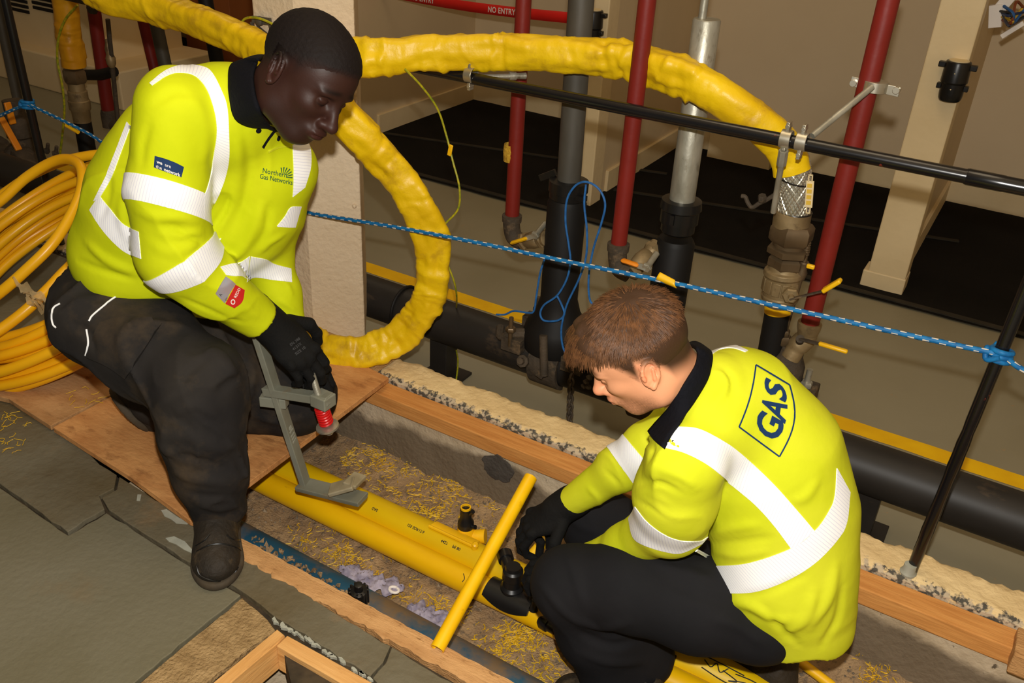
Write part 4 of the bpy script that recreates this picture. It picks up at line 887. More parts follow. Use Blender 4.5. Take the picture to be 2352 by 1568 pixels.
g = G(); lathe(g, top, (0, 0.0, 1), [(0, 0.032), (0.012, 0.032), (0.02, 0.025), (0.04, 0.024), (0.045, 0.028), (0.07, 0.028), (0.075, 0.022), (0.085, 0.020)], 28); obj('tapping_tower', g, M['black'], sd)
g = G(); tube(g, [top+V3(0, 0, 0.035), top+V3(-0.03, 0.03, 0.04), top+V3(-0.065, 0.065, 0.042)], 0.017, 18); tube(g, [top+V3(-0.05, 0.05, 0.041), top+V3(-0.068, 0.068, 0.042)], 0.022, 18); obj('outlet_spigot', g, M['black'], sd)
g = G(); hollow(g, top+V3(-0.068, 0.068, 0.042), top+V3(-0.07, 0.070, 0.042), 0.022, 0.004); 
for k, (dx, dy) in enumerate(((0.055, 0.0), (0.075, -0.02))):
    g = G(); p = V3(xs+dx-0.01, yA+dy, zA+rA+0.002); lathe(g, p, (0.1, 0, 1), [(0, 0.013), (0.006, 0.0105), (0.035, 0.010), (0.036, 0.006)], 14); obj('terminal_post', g, M['black'], sd)
g = G(); p = ony(1222, 1325, yA+0.03); tube(g, [p+V3(0.02*cos(t), 0.004, 0.02*sin(t)) for t in np.linspace(-0.3, 3.6, 14)], 0.005, 8); bar(g, p+V3(-0.018, 0, 0), p+V3(-0.03, 0.0, -0.03), 0.012, 0.006); obj('yellow_clip', g, M['lever'], sd)
# far end saddle under farther pipe left of the hand
xs2 = onz(1110, 1265, -0.14)[0]
# underclamp fittings at bottom of the frame
for px, py, lb in ((1528, 1540, 'black pipe clamp on the farther yellow pipe below the left thigh'), (1262, 1435, 'small black plug lying against the front yellow pipe')):
    p = onz(px, py, -0.22); t_ = thing('pipe_fitting', lb, 'fitting', p)
    g = G()
    if px > 1400: tube(g, [(p[0]-0.01, yB+(rB+0.006)*cos(t), zB+(rB+0.006)*sin(t)) for t in np.linspace(0.2, 3.6, 20)], 0.010, 10); box(g, (p[0]-0.01, yB-0.05, zB+0.02), (0.045, 0.03, 0.04)); obj('clamp_band', g, M['black'], t_, bev=0.002)
    else: lathe(g, p+V3(-0.03, 0, 0), (1, -0.2, 0.1), [(0, 0.012), (0.01, 0.018), (0.03, 0.018), (0.032, 0.014), (0.055, 0.013)], 18); obj('plug_body', g, M['black'], t_)
# service tee lying on the farther pipe: yellow saddle with black cap
cT = ony(1060, 1232, yB+0.03)
tt = thing('service_tee', 'small yellow tapping tee with black top, sitting on the farther yellow pipe', 'fitting', cT)
def onB(x, ang, off=0.0): return V3(x, yB+(rB+off)*cos(ang), zB+(rB+off)*sin(ang))
xT = cT[0]
g = G(); V = []; n = 14; m = 8
for i in range(n+1):
    x = xT-0.085+0.15*i/n
    for j in range(m+1):
        t = radians(62)+radians(34)*j/m; V.append(onB(x, t, 0.007))
    for j in range(m+1): V.append(onB(x, radians(62)+radians(34)*j/m, 0.0))
Cn = 2*(m+1); F = []
for i in range(n):
    for j in range(m): F.append((i*Cn+j, (i+1)*Cn+j, (i+1)*Cn+j+1, i*Cn+j+1))
    F += [(i*Cn, i*Cn+m+1, (i+1)*Cn+m+1, (i+1)*Cn), (i*Cn+m, (i+1)*Cn+m, (i+1)*Cn+2*m+1, i*Cn+2*m+1)]
for i in (0, n):
    for j in range(m): F.append((i*Cn+j, i*Cn+j+1, i*Cn+m+2+j, i*Cn+m+1+j))
g.add(V, F); tube(g, [onB(xT-0.088, radians(98), 0.006), onB(xT+0.065, radians(98), 0.006)], 0.005, 8); lathe(g, onB(xT+0.066, radians(95), 0.0), (0.25, 0, 1), [(0, 0.010), (0.014, 0.010), (0.018, 0.006)], 14)
obj('saddle_strip', g, M['lever'], tt)
base = ony(1070, 1226, yB+0.05); tip = ony(1070, 1142, yB+0.05)
ax = unit(tip-base); Lt = np.linalg.norm(tip-base)
g = G(); lathe(g, base-ax*0.02, ax, [(0, 0.024), (0.012, 0.030), (0.035, 0.026), (0.05, 0.023)], 24); tube(g, [base+V3(0.005, 0.0, 0.0), base+V3(0.035, 0.012, 0.0), base+V3(0.055, 0.02, 0.004)], [0.016, 0.020, 0.022], 18); obj('tee_body', g, M['lever'], tt)
g = G(); lathe(g, base+ax*0.012, ax, [(0, 0.020), (0.006, 0.0235), (0.035, 0.0235), (0.045, 0.017), (0.072, 0.0155), (0.078, 0.017), (0.082, 0.016)], 24)
cyl(g, base+ax*0.065, base+ax*0.085+V3(0.024, 0, 0.01), 0.007, 10); cyl(g, base+ax*0.035+V3(0.018, 0, 0), base+ax*0.042+V3(0.033, 0, 0.0), 0.007, 10); obj('black_cap', g, M['black'], tt)
g = G(); hollow(g, base+ax*0.072, base+ax*0.100, 0.0152, 0.0035); cyl(g, base+ax*0.07, base+ax*0.09, 0.012, 14); obj('yellow_insert', g, M['lever'], tt)
# slanting loose yellow tube held by the worker
top = ony(1219, 1096, 1.60); bot = onz(1004, 1490, 0.012); bot = bot+(bot-top)*0.0
st = thing('yellow_tube', 'thin open yellow tube leaning from near timber edge across the trench to the gloved hand', 'pipe', bot)
g = G(); dirn = top-bot; hollow(g, bot, top, 0.0165, 0.003, 26); obj('tube', g, M['pipe_y'], st, ang=60)
# small yellow stub near the hand and one at the right
p = ony(1245, 1245, 1.72); g = G(); a = ony(1262, 1228, 1.70); b = ony(1216, 1282, 1.62); hollow(g, a, b, 0.015, 0.003, 18); o = obj('pipe_stub', g, M['lever']); tag(o, 'short yellow pipe stub lying under the gloved fingers', 'pipe')
a = onz(1822, 1508, -0.22); b = onz(1912, 1575, -0.25); g = G(); hollow(g, a, b, 0.013, 0.003, 18); o = obj('pipe_stub', g, M['lever']); tag(o, 'short yellow pipe stub on the earth below the shirt hem', 'pipe')
# small black ribbed fitting on the blue pipe
p = onz(824, 1368, -0.165); ff = thing('pipe_fitting', 'small black ribbed fitting standing on the blue pipe by the near timber', 'fitting', p)
g = G(); lathe(g, p-V3(0, 0, 0.02), (0.1, -0.1, 1), [(0, 0.023), (0.045, 0.022), (0.048, 0.011), (0.07, 0.011), (0.071, 0.006)], 20)
for k in range(12): t = k*pi/6; box(g, p+V3(0.023*cos(t), 0.023*sin(t), 0.003), (0.008, 0.005, 0.044), [[cos(t), -sin(t), 0], [sin(t), cos(t), 0], [0, 0, 1]])
obj('ribbed_cap', g, M['black'], ff, bev=0.0008)
# rags
def rag(pts, n, seed, label, amp=0.018):
    rs = np.random.default_rng(seed); P = spline([onz(px, py, TZ+0.02) for px, py in pts], 10); m = len(P)
    T = np.gradient(P, axis=0); g = G(); V = []; K = 10
    for i in range(m):
        s = unit(np.cross(T[i], (0, 0, 1))); wd = 0.030*(0.5+0.8*abs(sin(i*0.37+seed)))*min(1, (i+1)/5)*min(1, (m-i)/5)
        for k in range(K+1):
            u = (k/K-0.5)*2; V.append(P[i]+s*wd*u+V3(0, 0, amp*(0.6+0.5*wob(i*0.55+u*3.1, seed)+0.45*wob(u*5+i*0.21, seed+3))*(1-0.5*abs(u))+rs.normal(0, 0.0015)))
    F = [(i*(K+1)+k, (i+1)*(K+1)+k, (i+1)*(K+1)+k+1, i*(K+1)+k+1) for i in range(m-1) for k in range(K)]
    g.add(V, F); o = obj('crumpled_rag', g, M['rag'], ang=70); sm = o.modifiers.new('s', 'SOLIDIFY'); sm.thickness = 0.0015; tag(o, label, 'rag')
rag([(780, 1306), (815, 1322), (850, 1336), (885, 1346), (928, 1356)], 10, 2, 'crumpled blue-grey rag in the trench above the small black fitting')
rag([(936, 1398), (965, 1406), (990, 1418), (1032, 1436)], 10, 5, 'pale crumpled wipe half in the earth beside the slanting tube foot')
p = onz(905, 1354, TZ+0.03); g = G(); lathe(g, p, (0.2, -0.2, 1), [(0, 0.016), (0.004, 0.016)], 16); 
g = G(); tube(g, [p+V3(0.014*cos(t), 0.010*sin(t), 0) for t in np.linspace(0, 2*pi, 18, endpoint=False)], 0.004, 8, closed=True); o = obj('white_ring', g, M['white']); tag(o, 'small white plastic ring beside the blue-grey rag', 'ring')
# earth lumps at the trench edge
g = G(); 
for k in range(70):
    p = onz(580+k*4, 1238+k*2.3+random.uniform(-10, 10), -0.215); s = random.uniform(0.003, 0.009); V = [p+V3(*[random.gauss(0, 1)*s*0.5 for _ in range(3)])+V3(*d)*s for d in ((1, 0, 0), (-1, 0, 0), (0, 1, 0), (0, -1, 0), (0, 0, 1), (0, 0, -1))]
    g.add(V, [(0, 2, 4), (2, 1, 4), (1, 3, 4), (3, 0, 4), (2, 0, 5), (1, 2, 5), (3, 1, 5), (0, 3, 5)])
o = obj('earth_lumps', g, M['rubble']); tag(o, 'crumbled brown earth lumps on the blue pipe by the boot', 'earth', kind='stuff')

# ------------------------------------------------------------------ squeeze tool in the kneeling worker's hands
yT = 1.48
tl = thing('squeeze_tool', 'grey steel hooked hand tool with red spring, held by the kneeling worker', 'tool', ony(700, 1110, yT+0.02))
a = at(545, 622, 2.20); b = at(702, 1112, 2.60)
g = G(); bar(g, a, b, 0.036, 0.017, (1, 0.35, 0)); obj('main_bar', g, M['tool'], tl, bev=0.002, smooth=False)
g = G(); c = a+(b-a)*0.57; bar(g, c+unit(b-a)*0.0-V3(0.045, 0.02, 0), c+V3(0.02, 0.01, 0), 0.03, 0.03); e = ony(758, 918, 1.46); bar(g, ony(610, 895, 1.44), e, 0.030, 0.024, (0, 0, 1)); obj('cross_arm', g, M['tool'], tl, bev=0.002, smooth=False)
g = G(); c = ony(742, 918, 1.46); axs = unit(ony(718, 862, 1.445)-ony(752, 985, 1.475)); box(g, c, (0.05, 0.045, 0.035)); obj('end_block', g, M['tool'], tl, bev=0.003, smooth=False)
s0 = ony(717, 860, 1.445); s1 = ony(756, 990, 1.475)
g = G(); cyl(g, s0, s1, 0.008, 16); n = 40
tube(g, [s0+(s1-s0)*(0.02+i/n*0.35) for i in range(n+1)], [0.0082+0.0008*(i % 2) for i in range(n+1)], 12); obj('screw_rod', g, M['galv'], tl)
g = G(); fr0 = ony(738, 934, 1.462); fr1 = ony(750, 972, 1.472); A_, B_, D_ = frame(fr1-fr0); Ls = np.linalg.norm(fr1-fr0); tube(g, [fr0+D_*Ls*i/140+(A_*cos(i/140*2*pi*7)+B_*sin(i/140*2*pi*7))*0.0165 for i in range(141)], 0.0035, 8); obj('spring', g, M['spring'], tl)
g = G(); lathe(g, fr0, D_, [(0, 0.013), (Ls, 0.013)], 16); obj('spring_core', g, M['spring'], tl)
g = G(); lathe(g, ony(751, 975, 1.472), D_, [(0, 0.020), (0.003, 0.030), (0.008, 0.031), (0.012, 0.02), (0.014, 0.011), (0.03, 0.010)], 24); obj('washer', g, M['zinc'], tl)
# label on bar
g = G()
for k, (t_, wdt) in enumerate(((0.700, 0.012), (0.715, 0.020), (0.735, 0.020), (0.75, 0.018), (0.765, 0.020))):
    A2, B2, D2 = frame(b-a, (1, 0.35, 0)); c = a+(b-a)*t_; s_ = -1 if (CAM-c)@B2 < 0 else 1; s_a = -1 if (CAM-c)@A2 < 0 else 1
    box(g, c+A2*0.0*s_a+B2*(0.0090)*s_, (wdt, 0.0015, 0.004 if k else 0.010), np.stack([A2, B2, D2], 1))
obj('worn_label', g, M['mark'], tl, smooth=False)
# foot: base plate on the rear pipe with bent jaw
f0 = at(690, 1110, 2.60); f1 = at(834, 1146, 2.52)
g = G(); bar(g, f0, f1, 0.055, 0.010, (0, 0, 1)); bar(g, f0-V3(0.0, 0, 0.008), f1-V3(0, 0, 0.008), 0.05, 0.006, (0, 0, 1)); obj('foot_plate', g, M['tool'], tl, bev=0.002, smooth=False)
g = G(); j0 = at(757, 1126, 2.53); j1 = at(806, 1112, 2.52); j2 = at(828, 1090, 2.56); bar(g, j0, j1+(j1-j0)*0.15, 0.050, 0.013, (0, 0, 1)); bar(g, j1-(j2-j1)*0.2, j2, 0.042, 0.013, (0, 0, 1)); obj('upper_jaw', g, M['toollight'], tl, bev=0.003, smooth=False)

# ------------------------------------------------------------------ coil of yellow pipe (left)
ck = thing('pipe_coil', 'big loose coil of bright yellow pipe lying behind the kneeling worker', 'pipe coil', (-2.82, 1.6, 0.0))
nrm = unit(V3(-0.15, -0.4, 0.9)); ca = unit(np.cross(nrm, (0, 0, 1))); cb = np.cross(nrm, ca)
rs = np.random.default_rng(5)
rp_ = 0.0165; 
# turns stacked: (radius, offset along normal) packed like a bundle
turns = []
for lay in range(4):
    for k in range(5 if lay < 3 else 3): turns.append((0.385+k*0.036+(lay % 2)*0.018, 0.0+lay*0.034))
for i, (r_, h_) in enumerate(turns):
    C0 = V3(-2.72, 1.68, 0.20)+nrm*(h_-0.03); ph = rs.uniform(0, 6.28); e = rs.uniform(-0.018, 0.018); n = 90; lo = rs.uniform(0, 6.28); up = rs.uniform(0.0, 0.02)
    P = []
    for k in range(n):
        t = 2*pi*k/n; rr = r_*(1+e*cos(2*t+ph))+0.006*sin(3*t+ph*2)
        P.append(C0+ca*rr*cos(t)+cb*rr*sin(t)+nrm*(up*sin(t+lo)+0.004*sin(4*t+ph)))
    g = G(); tube(g, P, rp_, 14, closed=True); obj('pipe_turn', g, M['coil'], ck)
# loose outer strands
g = G(); tube(g, spline([at(-60, 500, 2.95), at(0, 462, 2.95), at(60, 408, 2.95), at(120, 372, 2.93), at(160, 366, 2.9), at(186, 385, 2.86), at(188, 430, 2.82), at(165, 490, 2.78), at(120, 560, 2.74), at(60, 620, 2.72), at(0, 672, 2.72), at(-80, 730, 2.75)], 8), rp_, 16); obj('loose_loop', g, M['coil'], ck)
g = G(); tube(g, spline([at(-60, 790, 2.68), at(0, 757, 2.70), at(60, 712, 2.72), at(110, 664, 2.75), at(160, 612, 2.8), at(240, 540, 2.95)], 8), rp_, 16); obj('loose_loop', g, M['coil'], ck)
g = G(); tube(g, spline([at(-40, 480, 3.15), at(20, 436, 3.15), at(80, 398, 3.15), at(160, 366, 3.12), at(260, 352, 3.1), at(380, 356, 3.1)], 8), rp_, 16); obj('loose_loop', g, M['coil'], ck)
g = G(); V = []; 
gridmesh(g, lambda u, v: at(28+75*u+18*v, 640+40*u+26*v-0*u, 2.66)+V3(0, 0, 0.02*wob(u*9+v*6)), 10, 6); gridmesh(g, lambda u, v: at(60+66*u, 672+44*u+20*v, 2.69)+V3(0, 0, 0.02*wob(u*7+v*9, 2)), 10, 6)
mt = pm('clear_tape', rgb(226, 200, 150), rgb(190, 160, 110), 12, 0.15, bump=0.5, bscale=30); mt.node_tree.nodes['Principled BSDF'].inputs['Alpha'].default_value = 0.55
obj('clear_tape', g, mt, ck, ang=80)

# ------------------------------------------------------------------ background at the left
YL = 3.9
cbn = thing('white_cabinet', 'cream box-shaped cabinet with dark vent slots on a plinth, top left', 'cabinet', (-5.7, YL, ZB))
p = onz(290, 245, ZB); xr_ = p[0]; yr_ = p[1]
def yy(px, py, y): return ony(px, py, y)
c1_ = yy(262, 185, yr_); 
g = G(); box(g, (xr_-1.4-0.08, yr_+0.40, 1.0), (2.5, 0.7, 2.2)); obj('cabinet_body', g, M['boxcream'], cbn, bev=0.01, smooth=False)
g = G(); box(g, (xr_-1.4+0.1, yr_+0.35, ZB+0.13), (2.75, 0.86, 0.26)); obj('plinth', g, M['boxcream'], cbn, bev=0.01, smooth=False)
for k, (x0_, x1_) in enumerate(((5, 60), (72, 120))):
    for j in range(5):
        q0 = yy(x0_, 3+j*0-0, yr_+0.04); q1 = yy(x1_, 3, yr_+0.04)
        zz0 = q0[2]+0.10-j*0.035
        g = G(); box(g, ((q0[0]+q1[0])/2, yr_+0.045, zz0), (abs(q1[0]-q0[0]), 0.012, 0.022)); obj('vent_slot', g, M['blackmatt'], cbn, smooth=False, bev=0.003)
g = G(); p2_ = yy(325, 60, yr_+0.3); box(g, (p2_[0]+0.02, yr_+1.02, 0.9), (0.50, 0.3, 2.3)); o = obj('brown_panel', g, M['brown'], smooth=False, bev=0.004); tag(o, 'brown boarded panel beside the cream cabinet', 'panel')
# vertical hose with hex coupling
YH = 3.0
hv = thing('sleeved_hose', 'ochre sleeved hose dropping into a brown hex coupling, upper left', 'hose', yy(200, 350, YH))
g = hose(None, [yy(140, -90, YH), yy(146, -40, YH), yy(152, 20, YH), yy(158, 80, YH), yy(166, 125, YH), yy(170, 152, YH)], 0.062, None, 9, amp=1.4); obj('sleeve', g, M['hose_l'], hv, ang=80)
hx = yy(171, 172, YH); dn = unit(yy(200, 340, YH)-hx)
g = G(); hexnut(g, hx-dn*0.03, dn, 0.07, 0.062); obj('hex_coupling', g, M['bronze'], hv)
g = G(); lathe(g, hx+dn*0.03, dn, [(0, 0.042), (0.05, 0.042), (0.055, 0.05), (0.10, 0.05), (0.105, 0.056), (0.15, 0.055), (0.16, 0.048), (0.22, 0.045)], 24); obj('adapter', g, M['brass'], hv)
g = G(); cyl(g, hx+dn*0.22, hx+dn*0.9, 0.045, 24); obj('lower_pipe', g, M['blackmatt'], hv)
def vp(top, bot, y, r, mat, label, cat='pipe', name='vertical_pipe'):
    a = yy(*top, y); b = yy(*bot, y)
    if bot[0] not in (248,): b = b+(b-a)*((b[2]-ZB)/(a[2]-b[2]))
    if True:
        pass
    rt = thing(name, label, cat, b); g = G(); cyl(g, b, a+(a-b)*0.4, r, 20); obj('tube', g, mat, rt); return rt
t_ = vp((214, 10), (248, 252), 3.35, 0.036, M['red'], 'dark red pipe in front of the cream cabinet')
g = G(); b_ = yy(248, 252, 3.35); lathe(g, b_-V3(0, 0, 0.1), (0, 0, 1), [(0, 0.045), (0.08, 0.045), (0.1, 0.04)], 20); cyl(g, b_-V3(0, 0, 0.08), b_+V3(0.35, 0, -0.1), 0.035, 16); obj('elbow', g, M['castiron'], t_)
vp((330, 55), (362, 190), 4.0, 0.034, M['red'], 'second dark red pipe beside the brown panel'); vp((360, 60), (388, 190), 3.9, 0.04, M['greysteel'], 'dark grey pipe beside the second red pipe at upper left')
vp((472, 0), (500, 150), 3.3, 0.036, M['blackmatt'], 'dark vertical pipe under the hose behind the collar')
vp((0, 40), (44, 245), 3.4, 0.030, M['greysteel'], 'grey vertical pipe left of the black fence pole')
t_ = vp((258, 150), (275, 320), 3.2, 0.012, M['castiron'], 'slim riser with small brass valve beside the red pipe', name='slim_riser')
g = G(); c = yy(250, 115, 3.2); e = yy(258, 155, 3.2); lathe(g, e, c-e, [(0, 0.014), (0.02, 0.024), (0.05, 0.026), (0.07, 0.018), (0.1, 0.02), (0.13, 0.011)], 12); cyl(g, c, yy(244, 90, 3.2), 0.009, 8); obj('small_valve', g, M['brass'], t_)
g = G(); tube(g, [yy(x_, y_, 3.3) for x_, y_ in ((190, 172), (230, 172), (262, 164))], 0.03, 12); o = obj('pipe_strap', g, M['blackmatt']); tag(o, 'black horizontal bar across the cream cabinet foot', 'bar')
g = G(); tube(g, spline([yy(178, 12, 2.9), yy(150, 45, 2.9), yy(134, 90, 2.9), yy(132, 140, 2.9), yy(142, 190, 2.9), yy(148, 250, 2.9), yy(142, 320, 2.9), yy(136, 365, 2.9)], 8), 0.006, 8); o = obj('earth_cable', g, M['cable']); tag(o, 'green and yellow cable hanging beside the ochre hose', 'cable')
g = G(); bar(g, yy(130, -10, 2.95), yy(260, 20, 2.95), 0.02, 0.02); tube(g, [yy(190, -8, 2.95), yy(214, 6, 2.95), yy(262, 24, 2.95)], 0.014, 10); hexnut(g, yy(218, 18, 2.93), (0, -1, 0), 0.03, 0.03); o = obj('rail_clamp', g, M['castiron'], bev=0.001); tag(o, 'dark rail end and clamp above the upper left red pipe', 'rail')
# grey valve group and orange levers in the left background
vg = thing('valve_group', 'dark dusty valve assembly with orange levers at the far left', 'valve', yy(60, 330, 2.75))
g = G(); lathe(g, yy(70, 400, 2.75), V3(-0.05, 0, 1), [(0, 0.09), (0.06, 0.10), (0.08, 0.06), (0.2, 0.055), (0.21, 0.068), (0.3, 0.066), (0.33, 0.05), (0.4, 0.05)], 22)
obj('valve_body', g, M['castiron'], vg)
g = G(); lathe(g, yy(-30, 350, 2.75), (1, 0, 0.05), [(0, 0.1), (0.08, 0.11), (0.1, 0.07), (0.3, 0.07), (0.32, 0.12), (0.36, 0.12), (0.40, 0.06), (0.55, 0.05)], 20); box(g, yy(20, 400, 2.7), (0.25, 0.12, 0.1)); box(g, yy(70, 370, 2.7), (0.2, 0.1, 0.05), [[.9, 0, .4], [0, 1, 0], [-.4, 0, .9]]); obj('valve_flange', g, M['castiron'], vg, bev=0.01)
for k, (a_, b2_) in enumerate((((16, 235), (30, 285)), ((2, 270), (44, 345)))):
    g = G(); bar(g, yy(*a_, 2.65), yy(*b2_, 2.65), 0.035, 0.014); obj('lever', g, M['lever_o'], vg, bev=0.004)
for k, (px, py) in enumerate(((108, 352), (128, 358), (36, 420), (52, 414), (20, 300))):
    g = G(); cyl(g, yy(px, py, 2.7), yy(px+2, py-22, 2.7), 0.009, 10); hexnut(g, yy(px, py-2, 2.7), (0, 0, 1), 0.02, 0.018); obj('bolt', g, M['castiron'], vg)
# ================================================================== IMPLICIT-SURFACE BODY KIT
class SDF:
    """smooth union of round cones / ellipsoids, then optional folds"""
    def __init__(s): s.p = []; s.folds = []; s.noise = None; s.cut = []
    def cap(s, a, b, ra, rb=None, k=0.02): s.p.append(('c', np.array(a, float), np.array(b, float), float(ra), float(rb if rb is not None else ra), k)); return s
    def ell(s, c, r, R=None, k=0.02, sub=False): s.p.append(('s' if sub else 'e', np.array(c, float), np.array(r, float), np.eye(3) if R is None else np.array(R, float), None, k)); return s
    def prim(s, q, P):
        if q[0] == 'c':
            a, b, ra, rb = q[1:5]; ba = b-a; L2 = ba@ba+1e-12; pa = P-a; t = np.clip(pa@ba/L2, 0, 1)
            return np.linalg.norm(pa-t[:, None]*ba, axis=1)-(ra+(rb-ra)*t)
        c, r, R = q[1:4]; X = (P-c)@R; k0 = np.linalg.norm(X/r, axis=1); k1 = np.linalg.norm(X/(r*r), axis=1)+1e-9
        return k0*(k0-1)/k1
    def bs(s, q):
        if q[0] == 'c': return (q[1]+q[2])/2, np.linalg.norm(q[1]-q[2])/2+max(q[3], q[4])
        return q[1], float(max(q[2]))
    def base(s, P):
        P = np.asarray(P, float); D = np.full(len(P), 0.5)
        for q in s.p:
            c, r = s.bs(q); k = q[5]; far = np.linalg.norm(P-c, axis=1)-r
            m = far < np.minimum(np.abs(D), 0.5)+k+0.005 if q[0] != 's' else far < k+0.02
            if not m.any(): continue
            d = s.prim(q, P[m]); D0 = D[m]
            if q[0] == 's':
                h = np.maximum(k-np.abs(-d-D0), 0)/k; D[m] = np.maximum(D0, -d)+h*h*k*0.25
            else:
                h = np.maximum(k-np.abs(d-D0), 0)/k; D[m] = np.minimum(D0, d)-h*h*k*0.25
        return D
    def __call__(s, P):
        D = s.base(P)
        for pts, wd, amp in s.folds:
            lo = pts.min(0)-wd*3; hi = pts.max(0)+wd*3; m = ((P > lo)&(P < hi)).all(1)&(np.abs(D) < 0.06)
            if not m.any(): continue
            X = P[m]; best = np.full(len(X), 9.0); tt = np.zeros(len(X)); n = len(pts)-1
            for i in range(n):
                a = pts[i]; ba = pts[i+1]-a; t = np.clip((X-a)@ba/(ba@ba+1e-12), 0, 1); d = np.linalg.norm(X-a-t[:, None]*ba, axis=1)
                u = d < best; best[u] = d[u]; tt[u] = (i+t[u])/n
            D[m] -= amp*np.exp(-(best/wd)**2)*np.sin(np.clip(tt, 0.02, 0.98)*pi)**0.5
        if s.noise is not None:
            m = np.abs(D) < 0.05
            if m.any(): D[m] -= s.noise(P[m])
        for fn in s.cut: D = np.maximum(D, fn(P))
        return D
    def grad(s, P, e=0.0008):
        f0 = s(P); g = np.stack([s(P+np.eye(3)[i]*e)-s(P-np.eye(3)[i]*e) for i in range(3)], 1)/(2*e); return f0, g
    def snap(s, P, off=0.0, it=4):
        P = np.array(P, float)
        for _ in range(it):
            f, g = s.grad(P); n2 = (g*g).sum(1)+1e-9; P = P-np.clip((f-off)/n2, -0.02, 0.02)[:, None]*g
        return P
    def shoot(s, pix, off=0.0, near=0.9, far=3.2):
        """points on the surface seen from the camera position along the given pixel rays"""
        pix = np.array(pix, float); D = np.array([unit(ray(px, py)) for px, py in pix]); t = np.full(len(pix), near); bt = t.copy(); bf = np.full(len(pix), 9.0); done = np.zeros(len(pix), bool)
        for _ in range(110):
            P = CAM+D*t[:, None]; f = s(P); u = (f < bf)&~done; bf[u] = f[u]; bt[u] = t[u]; done |= f < 0.0006
            t = np.where(done, t, t+np.maximum(f*0.85, 0.0006)); 
            if (done | (t > far)).all(): break
        return s.snap(CAM+D*bt[:, None], off)
def vnoise(P, sc, seed=0):
    q = P*sc+seed*17.3; x, y, z = q[:, 0], q[:, 1], q[:, 2]
    return (np.sin(x*1.0+1.3*np.sin(y*0.9+z*0.7))+np.sin(y*1.3+1.1*np.sin(z*1.1+x*0.6)+2)+np.sin(z*1.2+1.2*np.sin(x*0.8+y*0.5)+4))/3
def ridges(P, sc, seed, amp):
    r = 1-np.abs(vnoise(P*np.array([1.0, 1.0, 0.62]), sc, seed))*1.5; m = np.clip(vnoise(P, sc*0.45, seed+3)+0.35, 0, 1)
    return amp*np.clip(r, 0, 1)**4*m
def surface_nets(f, lo, hi, h, band=2.2):
    lo = np.array(lo, float); hi = np.array(hi, float); B = 6; n = (np.ceil((hi-lo)/h/B).astype(int)+1)*B
    nb = n//B; cb = [lo[i]+(np.arange(nb[i])*B+B/2-0.5)*h for i in range(3)]
    X = np.stack(np.meshgrid(*cb, indexing='ij'), -1).reshape(-1, 3); c = f.base(X) if hasattr(f, 'base') else f(X)
    act = np.abs(c) < (B*h*0.87*1.35+0.02); c = c.reshape(nb)
    Fv = np.repeat(np.repeat(np.repeat(np.where(c > 0, 1.0, -1.0), B, 0), B, 1), B, 2).astype(np.float32)
    ia = np.argwhere(act.reshape(nb)); off = np.stack(np.meshgrid(*[np.arange(B)]*3, indexing='ij'), -1).reshape(-1, 3)
    for k in range(0, len(ia), 1500):
        idx = (ia[k:k+1500, None, :]*B+off[None]).reshape(-1, 3); Fv[idx[:, 0], idx[:, 1], idx[:, 2]] = f(lo+idx*h)
    s = Fv < 0; c8 = sum(s[i:n[0]-1+i, j:n[1]-1+j, k:n[2]-1+k].astype(np.int8) for i in (0, 1) for j in (0, 1) for k in (0, 1))
    cells = np.argwhere((c8 > 0)&(c8 < 8)); vid = -np.ones(n-1, int); vid[cells[:, 0], cells[:, 1], cells[:, 2]] = np.arange(len(cells))
    acc = np.zeros((len(cells), 3)); cnt = np.zeros(len(cells))
    cor = [(i, j, k) for i in (0, 1) for j in (0, 1) for k in (0, 1)]
    for a in cor:
        for b in cor:
            if sum(b)-sum(a) != 1 or any(b[i] < a[i] for i in range(3)): continue
            fa = Fv[cells[:, 0]+a[0], cells[:, 1]+a[1], cells[:, 2]+a[2]]; fb = Fv[cells[:, 0]+b[0], cells[:, 1]+b[1], cells[:, 2]+b[2]]
            m = (fa < 0) != (fb < 0); t = np.where(m, fa/(fa-fb+1e-12), 0)
            acc += (np.array(a)+t[:, None]*(np.array(b)-np.array(a)))*m[:, None]; cnt += m
    V = lo+(cells+acc/cnt[:, None])*h; Q = []
    for ax in range(3):
        o1, o2 = [(1, 2), (2, 0), (0, 1)][ax]; e = np.zeros(3, int); e[ax] = 1; u = np.zeros(3, int); u[o1] = 1; w_ = np.zeros(3, int); w_[o2] = 1
        A = s[1:-1, 1:-1, 1:-1]; sh = [slice(1, -1)]*3; sh[ax] = slice(2, None); Bm = s[tuple(sh)]
        E = np.argwhere(A != Bm)+1; sg = s[E[:, 0], E[:, 1], E[:, 2]]
        g = lambda d: vid[tuple((E-d).T)]
        q = np.stack([g(u+w_), g(w_), g(0*u), g(u)], 1); q[~sg] = q[~sg][:, ::-1]; Q.append(q)
    Q = np.concatenate(Q); Q = Q[(Q >= 0).all(1)]
    return V, Q
